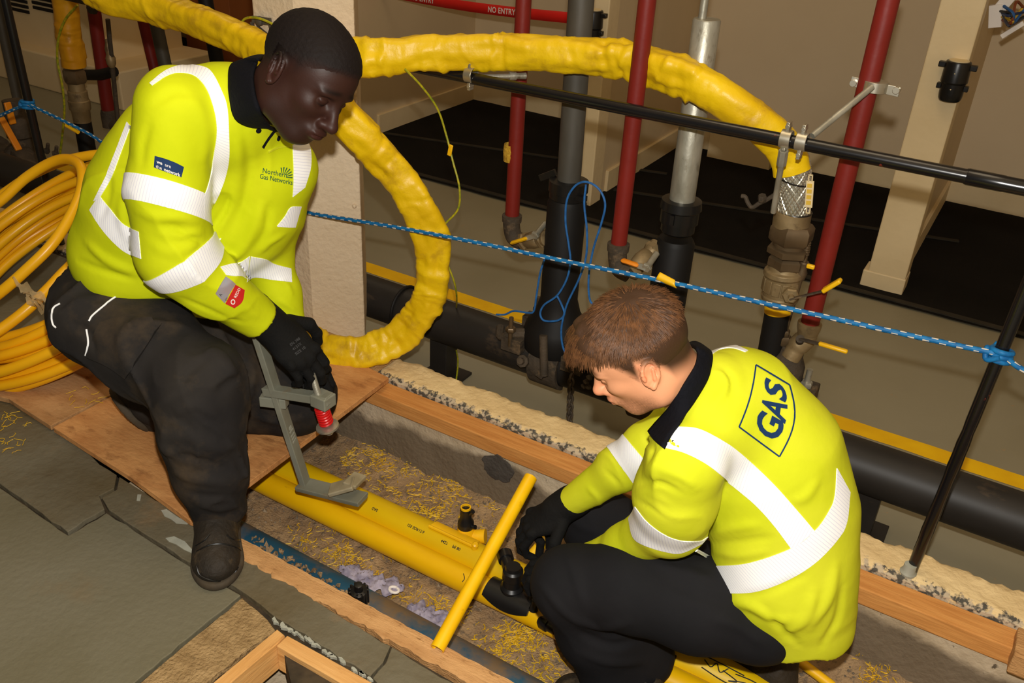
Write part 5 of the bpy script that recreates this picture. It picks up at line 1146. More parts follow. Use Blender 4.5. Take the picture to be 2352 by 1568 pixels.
def sdf_mesh(name, f, h, mats, parent, lo=None, hi=None, snap=1, face_mat=None, color=None, keep=None):
    if lo is None:
        cs = [f.bs(q) for q in f.p if q[0] != 's']; lo = np.min([c-r for c, r in cs], 0)-0.03; hi = np.max([c+r for c, r in cs], 0)+0.03
    V, Q = surface_nets(f, lo, hi, h)
    for _ in range(snap): V = f.snap(V, 0, 1)
    if keep is not None:
        C_ = V[Q].mean(1); Q = Q[keep(C_)]; used = np.unique(Q); re = -np.ones(len(V), int); re[used] = np.arange(len(used)); V = V[used]; Q = re[Q]
    off = root_off(parent); me = bpy.data.meshes.new(name)
    me.vertices.add(len(V)); me.vertices.foreach_set('co', (V-off).astype(np.float32).ravel())
    me.loops.add(Q.size); me.loops.foreach_set('vertex_index', Q.astype(np.int32).ravel())
    me.polygons.add(len(Q)); me.polygons.foreach_set('loop_start', (np.arange(len(Q))*4).astype(np.int32)); me.polygons.foreach_set('loop_total', np.full(len(Q), 4, np.int32))
    me.update(); me.validate()
    for m in (mats if isinstance(mats, (list, tuple)) else [mats]): me.materials.append(m)
    if face_mat is not None: me.polygons.foreach_set('material_index', face_mat(V[Q].mean(1)).astype(np.int32))
    me.polygons.foreach_set('use_smooth', np.ones(len(me.polygons), bool))
    if color is not None:
        at_ = me.color_attributes.new('Col', 'FLOAT_COLOR', 'POINT'); cc = np.ones((len(V), 4), np.float32); cc[:, :3] = color(V); at_.data.foreach_set('color', cc.ravel())
    o = bpy.data.objects.new(name, me); COL.objects.link(o); o.parent = parent
    return o
def resample(pts, n, smooth=True):
    P = spline([(*p, 0) if len(p) == 2 else p for p in pts], 10) if smooth and len(pts) > 2 else np.array([(*p, 0) if len(p) == 2 else p for p in pts], float)
    d = np.concatenate([[0], np.cumsum(np.linalg.norm(np.diff(P, axis=0), axis=1))]); s = np.linspace(0, d[-1], n)
    return np.stack([np.interp(s, d, P[:, k]) for k in range(3)], 1)
def sheet(f, P, nu, nv, off, name, mat, parent, uv=None, close_u=False, pre=None):
    """P (nu*nv points on the surface): makes a thin closed cloth patch lying on the surface"""
    top = f.snap(P, off, 3) if pre is None else P; bot = f.snap(P, -0.002, 3); g = G(); n = nu*nv; F = []
    if pre is not None: bot = bot*(1-pre[1])+(P-0.002*f.grad(P)[1])*pre[1]
    iu = range(nu if close_u else nu-1)
    for i in iu:
        i2 = (i+1) % nu
        for j in range(nv-1): F += [(i*nv+j, i2*nv+j, i2*nv+j+1, i*nv+j+1)]
    ntop = len(F)
    for i in iu:
        i2 = (i+1) % nu; F += [(i*nv, n+i*nv, n+i2*nv, i2*nv), (i*nv+nv-1, i2*nv+nv-1, n+i2*nv+nv-1, n+i*nv+nv-1)]
    if not close_u:
        for j in range(nv-1): F += [(j, j+1, n+j+1, n+j), ((nu-1)*nv+j, n+(nu-1)*nv+j, n+(nu-1)*nv+j+1, (nu-1)*nv+j+1)]
    g.add(np.concatenate([top, bot]), F); o = obj(name, g, mat, parent, ang=50)
    L_ = np.concatenate([[0], np.cumsum(np.linalg.norm(np.diff(top.reshape(nu, nv, 3)[:, nv//2], axis=0), axis=1))])
    W_ = np.linalg.norm(top.reshape(nu, nv, 3)[nu//2, 0]-top.reshape(nu, nv, 3)[nu//2, -1])
    me = o.data; uvl = me.uv_layers.new(name='UVMap'); vi = np.empty(len(me.loops), np.int32); me.loops.foreach_get('vertex_index', vi)
    vm = vi % n; u = L_[vm//nv]; v = (vm % nv)/(nv-1)*W_; uvl.data.foreach_set('uv', np.stack([u, v], 1).astype(np.float32).ravel())
    return o
def patch_px(f, A, B, nu, nv, off, name, mat, parent, smooth=True):
    """strip between two pixel polylines, dropped onto the garment surface"""
    a = resample(A, nu, smooth)[:, :2]; b = resample(B, nu, smooth)[:, :2]; t = np.linspace(0, 1, nv)
    pix = (a[:, None]*(1-t)[None, :, None]+b[:, None]*t[None, :, None]).reshape(-1, 2)
    return sheet(f, f.shoot(pix), nu, nv, off, name, mat, parent)
def ring_band(f, A, B, center, nu, nv, off, name, mat, parent, rmax=0.12, fa=None):
    """full band round a limb: plane through each traced edge, cast outwards from the limb's axis"""
    out = []
    for E in (A, B):
        X = f.shoot(E); c0 = X.mean(0); u, s_, vt = np.linalg.svd(X-c0); 
        # plane: normal = least variance direction when traced edge is curved, else perpendicular to chord in limb direction
        n = vt[2]; axis = unit(np.array(center[1])-np.array(center[0]))
        if abs(n@axis) < 0.6:
            ch = unit(X[-1]-X[0]); n = unit(axis-ch*(axis@ch))
        n = n*np.sign(n@axis); a = np.array(center[0]); t = ((c0-a)@n)/(axis@n); C0 = a+axis*t
        e1 = unit(X[0]-C0); e1 = unit(e1-n*(e1@n)); e2 = np.cross(n, e1); th = np.arange(nu)*2*pi/nu
        D = np.cos(th)[:, None]*e1+np.sin(th)[:, None]*e2; rs = np.linspace(0.01, rmax, 60); Fv = f((C0+D[:, None]*rs[None, :, None]).reshape(-1, 3)).reshape(nu, 60)
        pos = Fv > 0; k = np.where(pos.any(1), pos.argmax(1), 59); out.append(C0+D*rs[k][:, None])
        if len(out) == 2:   # match angular start
            d = np.linalg.norm(out[1]-out[0][0], axis=1); sft = d.argmin(); out[1] = np.roll(out[1], -sft, 0)
            if np.linalg.norm(out[1][1]-out[0][1]) > np.linalg.norm(out[1][-1]-out[0][1]): out[1] = np.roll(out[1][::-1], 1, 0)
    t = np.linspace(0, 1, nv); P = (out[0][:, None]*(1-t)[None, :, None]+out[1][:, None]*t[None, :, None]).reshape(-1, 3)
    if fa is not None:      # inside the armpit the band follows the sleeve, not the torso
        S1 = f.snap(P, off, 3); S2 = fa.snap(P, off, 3); w_ = smooth01(np.linalg.norm(S1-S2, axis=1), 0.009, 0.016)[:, None]; P = S1*(1-w_)+S2*w_; return sheet(f, P, nu, nv, off, name, mat, parent, close_u=True, pre=(P, w_))
    return sheet(f, P, nu, nv, off, name, mat, parent, close_u=True)
def decal(f, V2, F, mapper, off, name, mat, parent, th=0.0006):
    """flat print: 2D outline -> pixels by mapper -> lies on the garment"""
    pix = np.array([mapper(x, y) for x, y in V2]); P = f.shoot(pix, off); g = G(); g.add(P, F); return obj(name, g, mat, parent, smooth=False)
def quadmap(p00, p10, p01, p11, w_, h_):
    p00, p10, p01, p11 = map(lambda p: np.array(p, float), (p00, p10, p01, p11))
    return lambda x, y: (p00*(1-x/w_)+p10*(x/w_))*(1-y/h_)+(p01*(1-x/w_)+p11*(x/w_))*(y/h_)
def fold(f, pix, wd, amp, n=14): f.newfolds.append((f.shoot(resample(pix, n)[:, :2]), wd, amp*1.5))
def apply_folds(f): f.folds += f.newfolds; f.newfolds = []

# cloth and skin materials
def cloth(name, c1, c2, scale, bump, bscale, c3=None, t3=(0.6, 0.8), s3=5, rough=0.85, sheen=0.0):
    return pm(name, c1, c2, scale, rough, bump=bump, bscale=bscale, c3=c3, t3=t3, s3=s3, spec=0.15, sheen=sheen, bdist=0.004)
M['hiviz'] = cloth('hi_vis_yellow_shirt', rgb(208, 216, 20), rgb(196, 206, 12), 7, 0.2, 40, rough=0.8)
M['hiviz2'] = cloth('hi_vis_yellow_shirt_bright', rgb(214, 216, 44), rgb(204, 210, 32), 7, 0.2, 40, rough=0.8)
M['trouser'] = cloth('dusty_work_trousers', rgb(48, 44, 40), rgb(34, 32, 32), 5, 0.4, 30, c3=rgb(72, 60, 46), t3=(0.5, 0.72), s3=6)
M['trouser2'] = cloth('navy_black_trousers', rgb(30, 29, 31), rgb(24, 24, 26), 5, 0.35, 30)
M['glove'] = cloth('black_knit_glove', rgb(24, 23, 22), rgb(18, 18, 18), 12, 0.4, 160)
M['collar'] = cloth('dark_navy_rib_collar', rgb(14, 15, 22), rgb(10, 10, 16), 8, 0.6, 120)
M['boot'] = pm('dusty_brown_boot', rgb(48, 40, 30), rgb(36, 31, 25), 14, 0.7, bump=0.5, bscale=60, c3=rgb(80, 66, 46), t3=(0.55, 0.7), s3=16, spec=0.3)
M['sole'] = pm('dusty_boot_sole', rgb(74, 62, 44), rgb(52, 44, 34), 16, 0.8, bump=0.3, bscale=40)
def tape_mat():
    m, t, b = nt('reflective_tape'); N = t.nodes; L = t.links; uv = N.new('ShaderNodeUVMap'); mp = N.new('ShaderNodeMapping'); mp.inputs['Rotation'].default_value = (0, 0, 0.35); L.new(uv.outputs[0], mp.inputs[0])
    wv = N.new('ShaderNodeTexWave'); wv.inputs['Scale'].default_value = 48; wv.bands_direction = 'X'; L.new(mp.outputs[0], wv.inputs['Vector'])
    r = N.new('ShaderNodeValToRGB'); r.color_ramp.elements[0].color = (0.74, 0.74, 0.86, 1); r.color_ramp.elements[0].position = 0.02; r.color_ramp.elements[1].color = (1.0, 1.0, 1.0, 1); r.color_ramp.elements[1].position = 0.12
    L.new(wv.outputs['Fac'], r.inputs[0]); L.new(r.outputs[0], b.inputs['Base Color']); b.inputs['Roughness'].default_value = 0.5; b.inputs['Specular IOR Level'].default_value = 0.6
    return m
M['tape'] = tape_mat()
M['piping'] = pm('reflective_piping', (1, 1, 1, 1), None, 4, 0.4)
def skin_mat(name, rough, bump=0.15, spec=0.4):
    m, t, b = nt(name); N = t.nodes; L = t.links; at_ = N.new('ShaderNodeVertexColor'); at_.layer_name = 'Col'
    tc = N.new('ShaderNodeTexCoord'); n = N.new('ShaderNodeTexNoise'); n.inputs['Scale'].default_value = 240; L.new(tc.outputs['Object'], n.inputs['Vector'])
    n2 = N.new('ShaderNodeTexNoise'); n2.inputs['Scale'].default_value = 18; L.new(tc.outputs['Object'], n2.inputs['Vector'])
    mr = N.new('ShaderNodeMapRange'); mr.inputs[3].default_value = 0.88; mr.inputs[4].default_value = 1.12; L.new(n2.outputs['Fac'], mr.inputs[0])
    mx = N.new('ShaderNodeVectorMath'); mx.operation = 'SCALE'; L.new(at_.outputs[0], mx.inputs[0]); L.new(mr.outputs[0], mx.inputs['Scale']); L.new(mx.outputs[0], b.inputs['Base Color'])
    bp = N.new('ShaderNodeBump'); bp.inputs['Strength'].default_value = bump; bp.inputs['Distance'].default_value = 0.001; L.new(n.outputs['Fac'], bp.inputs['Height']); L.new(bp.outputs[0], b.inputs['Normal'])
    b.inputs['Roughness'].default_value = rough; b.inputs['Specular IOR Level'].default_value = spec; b.inputs['Subsurface Weight'].default_value = 0.0
    return m
M['skin_d'] = skin_mat('deep_brown_skin', 0.52, spec=0.3); M['skin_l'] = skin_mat('fair_skin', 0.5)
def smooth01(x, a, b): t = np.clip((x-a)/(b-a), 0, 1); return t*t*(3-2*t)

def head_sdf(f, c, R, s=1.0, body_only=False):
    """head in local axes (x forward, y to the person's left, z up); R columns = those axes in the world; c = centre of skull"""
    W = lambda x, y, z: c+R@(np.array([x, y, z])*s)
    E = lambda p, r, k=0.015, rot=None, sub=False: f.ell(W(*p), np.array(r)*s, R if rot is None else R@rot, k, sub)
    def rx(a): return np.array([[1, 0, 0], [0, cos(a), -sin(a)], [0, sin(a), cos(a)]])
    def ry(a): return np.array([[cos(a), 0, sin(a)], [0, 1, 0], [-sin(a), 0, cos(a)]])
    def rz(a): return np.array([[cos(a), -sin(a), 0], [sin(a), cos(a), 0], [0, 0, 1]])
    E((-0.012, 0, 0.030), (0.096, 0.075, 0.085), 0.02)           # skull
    E((0.030, 0, 0.022), (0.062, 0.064, 0.070), 0.03)            # forehead
    E((0.034, 0, -0.045), (0.052, 0.056, 0.062), 0.035)          # face
    E((0.052, 0, -0.094), (0.030, 0.030, 0.024), 0.03)           # chin
    for sy in (-1, 1):
        E((0.000, sy*0.050, -0.060), (0.030, 0.018, 0.034), 0.03)   # jaw angle
        f.cap(W(0.000, sy*0.050, -0.080), W(0.052, sy*0.018, -0.103), 0.016*s, 0.014*s, 0.03)
        E((0.055, sy*0.036, -0.026), (0.024, 0.022, 0.018), 0.02)   # cheek bone
        E((0.076, sy*0.029, 0.013), (0.014, 0.024, 0.008), 0.014)   # brow
        E((0.088, sy*0.031, -0.008), (0.015, 0.016, 0.012), 0.012, sub=True)  # socket
        E((0.071, sy*0.031, -0.009), (0.0135, 0.0140, 0.0125), 0.004)          # eyeball with lid
        E((0.079, sy*0.031, -0.004), (0.0075, 0.0135, 0.0055), 0.004, ry(0.35)) # lowered upper lid
        E((0.093, sy*0.0125, -0.046), (0.0105, 0.0085, 0.008), 0.006)          # nostril wing
        E((0.096, sy*0.0065, -0.0535), (0.004, 0.003, 0.003), 0.003, sub=True)
    f.cap(W(0.086, 0, 0.000), W(0.108, 0, -0.040), 0.0085*s, 0.0110*s, 0.012)  # nose bridge
    E((0.109, 0, -0.044), (0.0125, 0.012, 0.0105), 0.008)       # nose tip
    E((0.082, 0, -0.070), (0.018, 0.026, 0.014), 0.02)           # mouth mound
    E((0.096, 0, -0.0675), (0.0085, 0.021, 0.0055), 0.005, ry(0.2)); E((0.0935, 0, -0.0785), (0.0085, 0.018, 0.0065), 0.005, ry(-0.15))
    E((0.104, 0, -0.0730), (0.009, 0.020, 0.0016), 0.004, sub=True)
    for sy in (-1, 1):                                            # ears
        ec = np.array((-0.010, sy*0.074, -0.012)); rot = rz(sy*0.42)@ry(-0.22)
        def ep(x, y, z): return tuple(ec+rot@np.array((x, sy*y, z)))
        f.ell(W(*ep(0, 0.002, 0.0)), np.array((0.018, 0.006, 0.030))*s, R@rot, 0.008)
        n = 13; P = [ep(-0.001+0.0165*cos(t), 0.0085+0.003*cos(t*0.5), 0.006+0.025*sin(t)) for t in np.linspace(radians(-10), radians(215), n)]
        for i in range(n-1): f.cap(W(*P[i]), W(*P[i+1]), 0.0034*s, 0.0034*s, 0.002)
        f.cap(W(*P[-1]), W(*ep(0.0, 0.007, -0.026)), 0.0035*s, 0.006*s, 0.003)
        f.ell(W(*ep(0.003, 0.012, 0.002)), np.array((0.0085, 0.007, 0.014))*s, R@rot, 0.003, True)
        f.cap(W(*ep(-0.008, 0.010, 0.012)), W(*ep(-0.006, 0.010, -0.010)), 0.0032*s, 0.0036*s, 0.002)
        f.ell(W(*ep(0.013, 0.008, -0.002)), np.array((0.004, 0.005, 0.007))*s, R@rot, 0.003)
    return W

def hand(f, wrist, fwd, nrm_, side, s=1.0, curl=(0.5, 0.6, 0.6, 0.7), tcurl=0.4, spread=1.0):
    """glove: palm, five separate bent fingers. fwd = wrist to knuckles, nrm_ = back of the hand, side=+1: thumb on +cross side"""
    x = unit(fwd); z = unit(np.array(nrm_)-x*(np.array(nrm_)@x)); y = np.cross(z, x)*side; w0 = np.array(wrist, float)
    W = lambda a, b, c: w0+(x*a+y*b+z*c)*s
    f.cap(W(-0.05, 0, 0), W(0.02, 0, 0), 0.034*s, 0.031*s, 0.02)
    Rm = np.stack([x, y, z], 1)
    f.ell(W(0.055, 0.0, 0.0), np.array((0.050, 0.042, 0.020))*s, Rm, 0.02); f.ell(W(0.03, 0.022, -0.008), np.array((0.034, 0.022, 0.018))*s, Rm, 0.015)
    segs = [(0.042, 0.026, 0.021), (0.046, 0.030, 0.023), (0.043, 0.028, 0.022), (0.034, 0.021, 0.019)]; rr = (0.0105, 0.0108, 0.0102, 0.0092)
    for i, (b, kx) in enumerate(zip((0.030, 0.010, -0.011, -0.030), (0.092, 0.097, 0.093, 0.084))):
        p = W(kx-0.012, b, 0.002); f.ell(W(kx-0.008, b, 0.006), np.array((0.013, 0.0105, 0.012))*s, Rm, 0.008)
        ang = curl[i]*0.55; dy = (b*0.9)*spread
        for j, L_ in enumerate(segs[i]):
            d = x*cos(ang)*1.0-z*sin(ang)+y*dy; d = unit(d); q = p+d*L_*s; r0 = rr[i]*(1-0.08*j)*s; f.cap(p, q, r0, r0*0.92, 0.0035 if j == 0 else 0.002); p = q; ang += curl[i]
    p = W(0.012, 0.036, -0.008); ang = 0.0; dirs = [unit(x*0.75+y*0.75-z*0.25), unit(x*0.95+y*0.25-z*(0.35+tcurl*0.5)), unit(x*0.9-y*0.1*tcurl-z*(0.5+tcurl))]
    for L_, d, r0 in zip((0.042, 0.032, 0.026), dirs, (0.0145, 0.0120, 0.0112)): q = p+d*L_*s; f.cap(p, q, r0*s, r0*0.9*s, 0.006); p = q
    return W
# ================================================================== PERSON 1: kneeling worker
def pj(px, py, dep): return at(px, py, dep)
def pr_(rpx, dep): return rpx*dep/FPX
def chain(f, L_, k=0.03, sc=1.0):
    for a, b in zip(L_[:-1], L_[1:]): f.cap(pj(*a[:3]), pj(*b[:3]), pr_(a[3], a[2])*sc, pr_(b[3], b[2])*sc, k)
def loft(name, A, B, mat, parent, nu=90, nv=9, thick=0.004, closed=True, bulge=0.0, center=None, world=False):
    cv = (lambda p: np.array(p)) if world else (lambda p: pj(*p))
    a = spline([cv(p) for p in A], 12, closed); b = spline([cv(p) for p in B], 12, closed)
    def rs_(P, n):
        if closed: P = np.vstack([P, P[:1]])
        d = np.concatenate([[0], np.cumsum(np.linalg.norm(np.diff(P, axis=0), axis=1))]); s = np.linspace(0, d[-1], n+1)[:n] if closed else np.linspace(0, d[-1], n)
        return np.stack([np.interp(s, d, P[:, k]) for k in range(3)], 1)
    a = rs_(a, nu); b = rs_(b, nu); t = np.linspace(0, 1, nv); c = (a.mean(0)+b.mean(0))/2 if center is None else center
    P = a[:, None]*(1-t)[None, :, None]+b[:, None]*t[None, :, None]
    dirs = P-c; dirs /= np.linalg.norm(dirs, axis=2)[..., None]; P = P+dirs*bulge*np.sin(pi*t)[None, :, None]
    g = G(); n = nu if closed else nu-1
    g.add(P.reshape(-1, 3), [(i*nv+j, ((i+1) % nu)*nv+j, ((i+1) % nu)*nv+j+1, i*nv+j+1) for i in range(n) for j in range(nv-1)])
    o = obj(name, g, mat, parent, ang=80); s = o.modifiers.new('s', 'SOLIDIFY'); s.thickness = thick; s.offset = 0; return o

p1_root = thing('person', 'kneeling man in yellow hi-vis shirt, black gloves and dusty dark trousers, gripping a steel tool', 'person', onz(430, 1060, 0.02))
_y = radians(9); R1 = RW@np.array([[0.619, 0.477, 0.624], [-0.714, 0.011, 0.7], [0.328, -0.879, 0.347]])@np.array([[cos(_y), -sin(_y), 0], [sin(_y), cos(_y), 0], [0, 0, 1]]); hc1 = pj(706, 170, 1.88); hs1 = 1.055
U_, _, V_ = np.linalg.svd(R1); R1 = U_@V_
SH1 = dict(
 shoulder=[(402, 240, 1.93, 84), (520, 262, 2.0, 92), (655, 372, 2.20, 60)],
 spine=[(560, 225, 1.97, 56), (470, 310, 2.06, 112), (405, 360, 2.11, 128), (366, 450, 2.15, 144), (312, 585, 2.24, 141)],
 chest=[(600, 400, 2.16, 100), (555, 500, 2.24, 106), (440, 615, 2.32, 90)],
 chest2=[(640, 400, 2.16, 66), (610, 480, 2.2, 70)],
 belly=[(330, 590, 2.24, 100), (480, 655, 2.40, 75)],
 armR=[(402, 250, 1.91, 88), (386, 430, 1.96, 88), (398, 572, 2.03, 84)],
 foreR=[(402, 582, 2.03, 84), (490, 655, 2.12, 66), (598, 735, 2.23, 48)],
 armL=[(655, 385, 2.2, 62), (632, 480, 2.26, 60), (612, 590, 2.33, 56)],
 foreL=[(612, 595, 2.33, 55), (640, 670, 2.36, 47), (660, 742, 2.38, 40)])
LG1 = dict(
 pelvis=[(215, 705, 2.28, 88), (330, 720, 2.42, 90)],
 seat=[(200, 690, 2.26, 62), (170, 740, 2.28, 50)],
 thighR=[(235, 735, 2.24, 112), (350, 800, 2.2, 108), (458, 882, 2.13, 92)],
 kneeR=[(500, 850, 2.1, 50), (470, 890, 2.13, 85)],
 shinR=[(455, 890, 2.13, 92), (462, 990, 2.16, 88), (482, 1080, 2.2, 76), (503, 1160, 2.25, 64)],
 thighL=[(350, 745, 2.45, 95), (500, 830, 2.60, 98), (668, 895, 2.66, 92)],
 kneeL=[(668, 895, 2.66, 92), (690, 915, 2.66, 82)],
 shinL=[(650, 930, 2.66, 70), (480, 930, 2.66, 66), (350, 920, 2.62, 54)])
fs = SDF(); fs.newfolds = []
for k_ in ('spine', 'shoulder', 'chest', 'chest2', 'belly'): chain(fs, SH1[k_], 0.06)
chain(fs, SH1['armR'], 0.022); chain(fs, SH1['foreR'], 0.03); chain(fs, SH1['armL'], 0.03); chain(fs, SH1['foreL'], 0.03)
for pix, wd, amp in [
 ([(462, 512), (420, 500), (360, 496), (322, 486)], 0.012, 0.006), ([(465, 532), (420, 540), (370, 534)], 0.010, 0.006), ([(462, 548), (430, 568), (390, 575), (350, 560)], 0.012, 0.006),
 ([(470, 560), (440, 545), (400, 520)], 0.008, -0.005), ([(415, 215), (450, 240), (470, 300), (470, 380)], 0.016, 0.005), ([(350, 240), (400, 212), (440, 222)], 0.010, -0.004),
 ([(545, 330), (548, 400), (530, 470), (500, 540)], 0.010, 0.006), ([(560, 300), (575, 380), (562, 460), (530, 540)], 0.008, -0.004), ([(600, 470), (585, 520), (560, 570), (530, 600)], 0.010, 0.007),
 ([(620, 470), (610, 530), (588, 570)], 0.008, -0.005), ([(650, 540), (620, 556), (600, 580)], 0.009, 0.005), ([(540, 420), (520, 480), (490, 520)], 0.008, -0.005),
 ([(520, 660), (545, 680), (570, 710), (600, 730)], 0.010, 0.004), ([(420, 680), (480, 710), (560, 740)], 0.008, -0.003), 
 ([(255, 400), (245, 460), (230, 500)], 0.010, -0.004), ([(290, 420), (280, 500), (300, 560)], 0.012, 0.005), ([(200, 560), (250, 600), (310, 625)], 0.012, 0.007), ([(180, 600), (230, 620), (300, 640)], 0.008, -0.005),
 ([(345, 280), (330, 330), (325, 380)], 0.010, -0.0035), ([(640, 640), (660, 655), (672, 680)], 0.007, 0.004), ([(640, 690), (660, 700), (680, 715)], 0.006, 0.0035)]: fold(fs, pix, wd, amp)
apply_folds(fs)
fs.noise = lambda P: 0.0018*vnoise(P, 38, 1)+ridges(P, 19, 5, 0.011)
# cuff ends, hem
def plane_cut(p, q, r_, sign_pt):       # half-space through three points, keeps the side of sign_pt
    n = unit(np.cross(q-p, r_-p)); n = n if (sign_pt-p)@n < 0 else -n
    return p, n
def limb_end(end, before, off=0.0):     # cut only near the limb's end
    d = unit(end-before); c = end+d*off
    return lambda P: np.where(np.linalg.norm(P-c, axis=1) < 0.082, (P-c)@d, -1.0)
fs.cut.append(limb_end(pj(598, 735, 2.23), pj(490, 655, 2.12), 0.0)); fs.cut.append(limb_end(pj(660, 742, 2.38), pj(640, 670, 2.36), 0.0))
shirt1 = sdf_mesh('shirt', fs, 0.0058, M['hiviz'], p1_root, snap=1)
shirt1['label'] = 'yellow hi-vis long sleeved polo shirt with reflective bands'
# tape
fa1 = SDF(); chain(fa1, SH1['armR'], 0.022); chain(fa1, SH1['foreR'], 0.03)
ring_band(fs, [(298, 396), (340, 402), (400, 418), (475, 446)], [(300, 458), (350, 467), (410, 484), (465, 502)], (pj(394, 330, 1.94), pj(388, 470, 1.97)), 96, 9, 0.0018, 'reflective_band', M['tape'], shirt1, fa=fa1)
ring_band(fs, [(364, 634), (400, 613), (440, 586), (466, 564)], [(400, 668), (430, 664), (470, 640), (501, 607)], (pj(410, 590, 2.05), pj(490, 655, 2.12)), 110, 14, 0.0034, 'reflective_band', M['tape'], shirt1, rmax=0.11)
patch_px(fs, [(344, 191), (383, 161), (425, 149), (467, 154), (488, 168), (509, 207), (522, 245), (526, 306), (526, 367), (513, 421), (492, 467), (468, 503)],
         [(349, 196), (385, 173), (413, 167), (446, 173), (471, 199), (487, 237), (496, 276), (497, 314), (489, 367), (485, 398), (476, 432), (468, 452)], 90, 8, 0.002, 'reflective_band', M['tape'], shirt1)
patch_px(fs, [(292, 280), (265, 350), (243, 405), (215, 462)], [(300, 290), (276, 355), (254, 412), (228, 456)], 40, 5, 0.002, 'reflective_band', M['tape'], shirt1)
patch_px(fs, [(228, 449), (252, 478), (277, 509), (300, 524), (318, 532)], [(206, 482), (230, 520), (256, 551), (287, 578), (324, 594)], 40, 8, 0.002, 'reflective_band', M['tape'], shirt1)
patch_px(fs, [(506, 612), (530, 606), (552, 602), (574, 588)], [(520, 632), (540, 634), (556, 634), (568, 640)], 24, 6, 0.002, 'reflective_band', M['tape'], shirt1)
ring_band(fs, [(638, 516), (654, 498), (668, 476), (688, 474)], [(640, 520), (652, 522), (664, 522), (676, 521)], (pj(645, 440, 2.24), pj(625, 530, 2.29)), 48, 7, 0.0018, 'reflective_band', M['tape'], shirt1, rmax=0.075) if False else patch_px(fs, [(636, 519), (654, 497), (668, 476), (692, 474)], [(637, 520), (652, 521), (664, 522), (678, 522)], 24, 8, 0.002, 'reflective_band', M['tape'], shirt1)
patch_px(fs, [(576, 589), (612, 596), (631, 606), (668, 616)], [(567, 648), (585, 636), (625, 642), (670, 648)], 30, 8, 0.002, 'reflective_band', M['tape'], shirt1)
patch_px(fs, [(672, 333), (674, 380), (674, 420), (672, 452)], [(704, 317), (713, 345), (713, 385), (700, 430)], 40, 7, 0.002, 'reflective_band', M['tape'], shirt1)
# badge and prints
blue_ink = M['navyprint'] = pm('navy_print', rgb(24, 52, 92), None, 4, 0.7, spec=0.2); M['greenink'] = pm('green_print', rgb(34, 84, 60), None, 4, 0.7, spec=0.2)
patch_px(fs, [(356, 358), (378, 364), (402, 373), (422, 383)], [(354, 384), (374, 392), (396, 400), (416, 407)], 20, 8, 0.0022, 'sleeve_badge', M['navyprint'], shirt1)
def print_text(f, s, size, p00, ux, uy, off, mat, parent, bold=0.0, shear=0.0, nm='printed_text', sp=1.0):
    TV, TF = text_mesh(s, 1.0, bold, shear, sp); p00 = np.array(p00, float); ux = np.array(ux, float); uy = np.array(uy, float)
    return decal(f, TV[:, :2], TF, lambda x, y: p00+ux*x*size+uy*y*size, off, nm, mat, parent)
ux = np.array((0.94, 0.36)); uy = np.array((0.0, -1.0))
print_text(fs, 'we', 11, (361, 374), ux, uy, 0.0034, M['white'], shirt1, 0.02); print_text(fs, 'are', 11, (379, 381), ux, uy, 0.0034, M['white'], shirt1)
print_text(fs, 'the', 11, (359, 385), ux, uy, 0.0034, M['white'], shirt1); print_text(fs, 'network', 11, (377, 392), ux, uy, 0.0034, M['white'], shirt1, 0.02)
ux = np.array((0.97, 0.20)); uy = np.array((0.1, -1.0))
print_text(fs, 'Northern', 16, (602, 396), ux*0.93, uy, 0.0012, M['greenink'], shirt1, 0.008); print_text(fs, 'Gas Networks', 16, (596, 409), ux*0.82, uy, 0.0012, M['greenink'], shirt1, 0.008)
fan = []; g2v = []; g2f = []
for i in range(7):
    a = radians(100-i*17); c = np.array((649.0, 407)); d = np.array((cos(a), -sin(a))); n_ = np.array((-d[1], d[0])); r0, r1 = 9, 25-abs(i-3)*0.8
    k0 = len(g2v); g2v += [c+d*r0-n_*0.6, c+d*r0+n_*0.6, c+d*r1+n_*1.4, c+d*r1-n_*1.4]; g2f.append((k0, k0+1, k0+2, k0+3))
decal(fs, g2v, g2f, lambda x, y: np.array((x, y)), 0.0012, 'logo_print', M['greenink'], shirt1)
patch_px(fs, [(495, 674), (506, 654), (518, 635)], [(516, 696), (528, 672), (541, 652)], 10, 8, 0.002, 'garment_label', pm('grey_label', rgb(150, 152, 160), rgb(160, 140, 140), 30, 0.6), shirt1)
patch_px(fs, [(518, 697), (529, 676), (541, 654)], [(538, 707), (556, 692), (561, 666)], 12, 8, 0.0024, 'garment_label', pm('red_label', rgb(206, 34, 30), None, 4, 0.6), shirt1)
print_text(fs, 'REDD', 9, (541, 684), (0.45, -0.9), (-0.9, -0.45), 0.0036, M['white'], shirt1, 0.01)
gv = []; gf = []
for rr in (3.8, 6.2):
    for k in range(20): t = 2*pi*k/20; gv.append((534+rr*cos(t)*0.85, 692+rr*sin(t)))
gf = [(k, (k+1) % 20, 20+(k+1) % 20, 20+k) for k in range(20)]
decal(fs, gv, gf, lambda x, y: np.array((x, y)), 0.0036, 'label_emblem', M['white'], shirt1)
print_text(fs, 'A', 9, (507, 680), (0.5, -0.85), (-0.85, -0.5), 0.0030, M['ink'], shirt1); print_text(fs, 'E91', 6, (519, 690), (0.5, -0.85), (-0.85, -0.5), 0.0030, M['ink'], shirt1)
for px, py in ((594, 300), (640, 318)):
    c = fs.shoot([(px, py)], 0.0)[0]; f0_, gr = fs.grad(c[None]); g = G(); lathe(g, c, gr[0], [(0, 0.0062), (0.002, 0.0062), (0.0035, 0.003)], 14); obj('button', g, M['collar'], shirt1)
patch_px(fs, [(602, 338), (612, 322), (628, 300), (636, 292)], [(606, 342), (616, 325), (632, 304), (640, 296)], 16, 3, 0.001, 'placket_edge', M['collar'], shirt1)
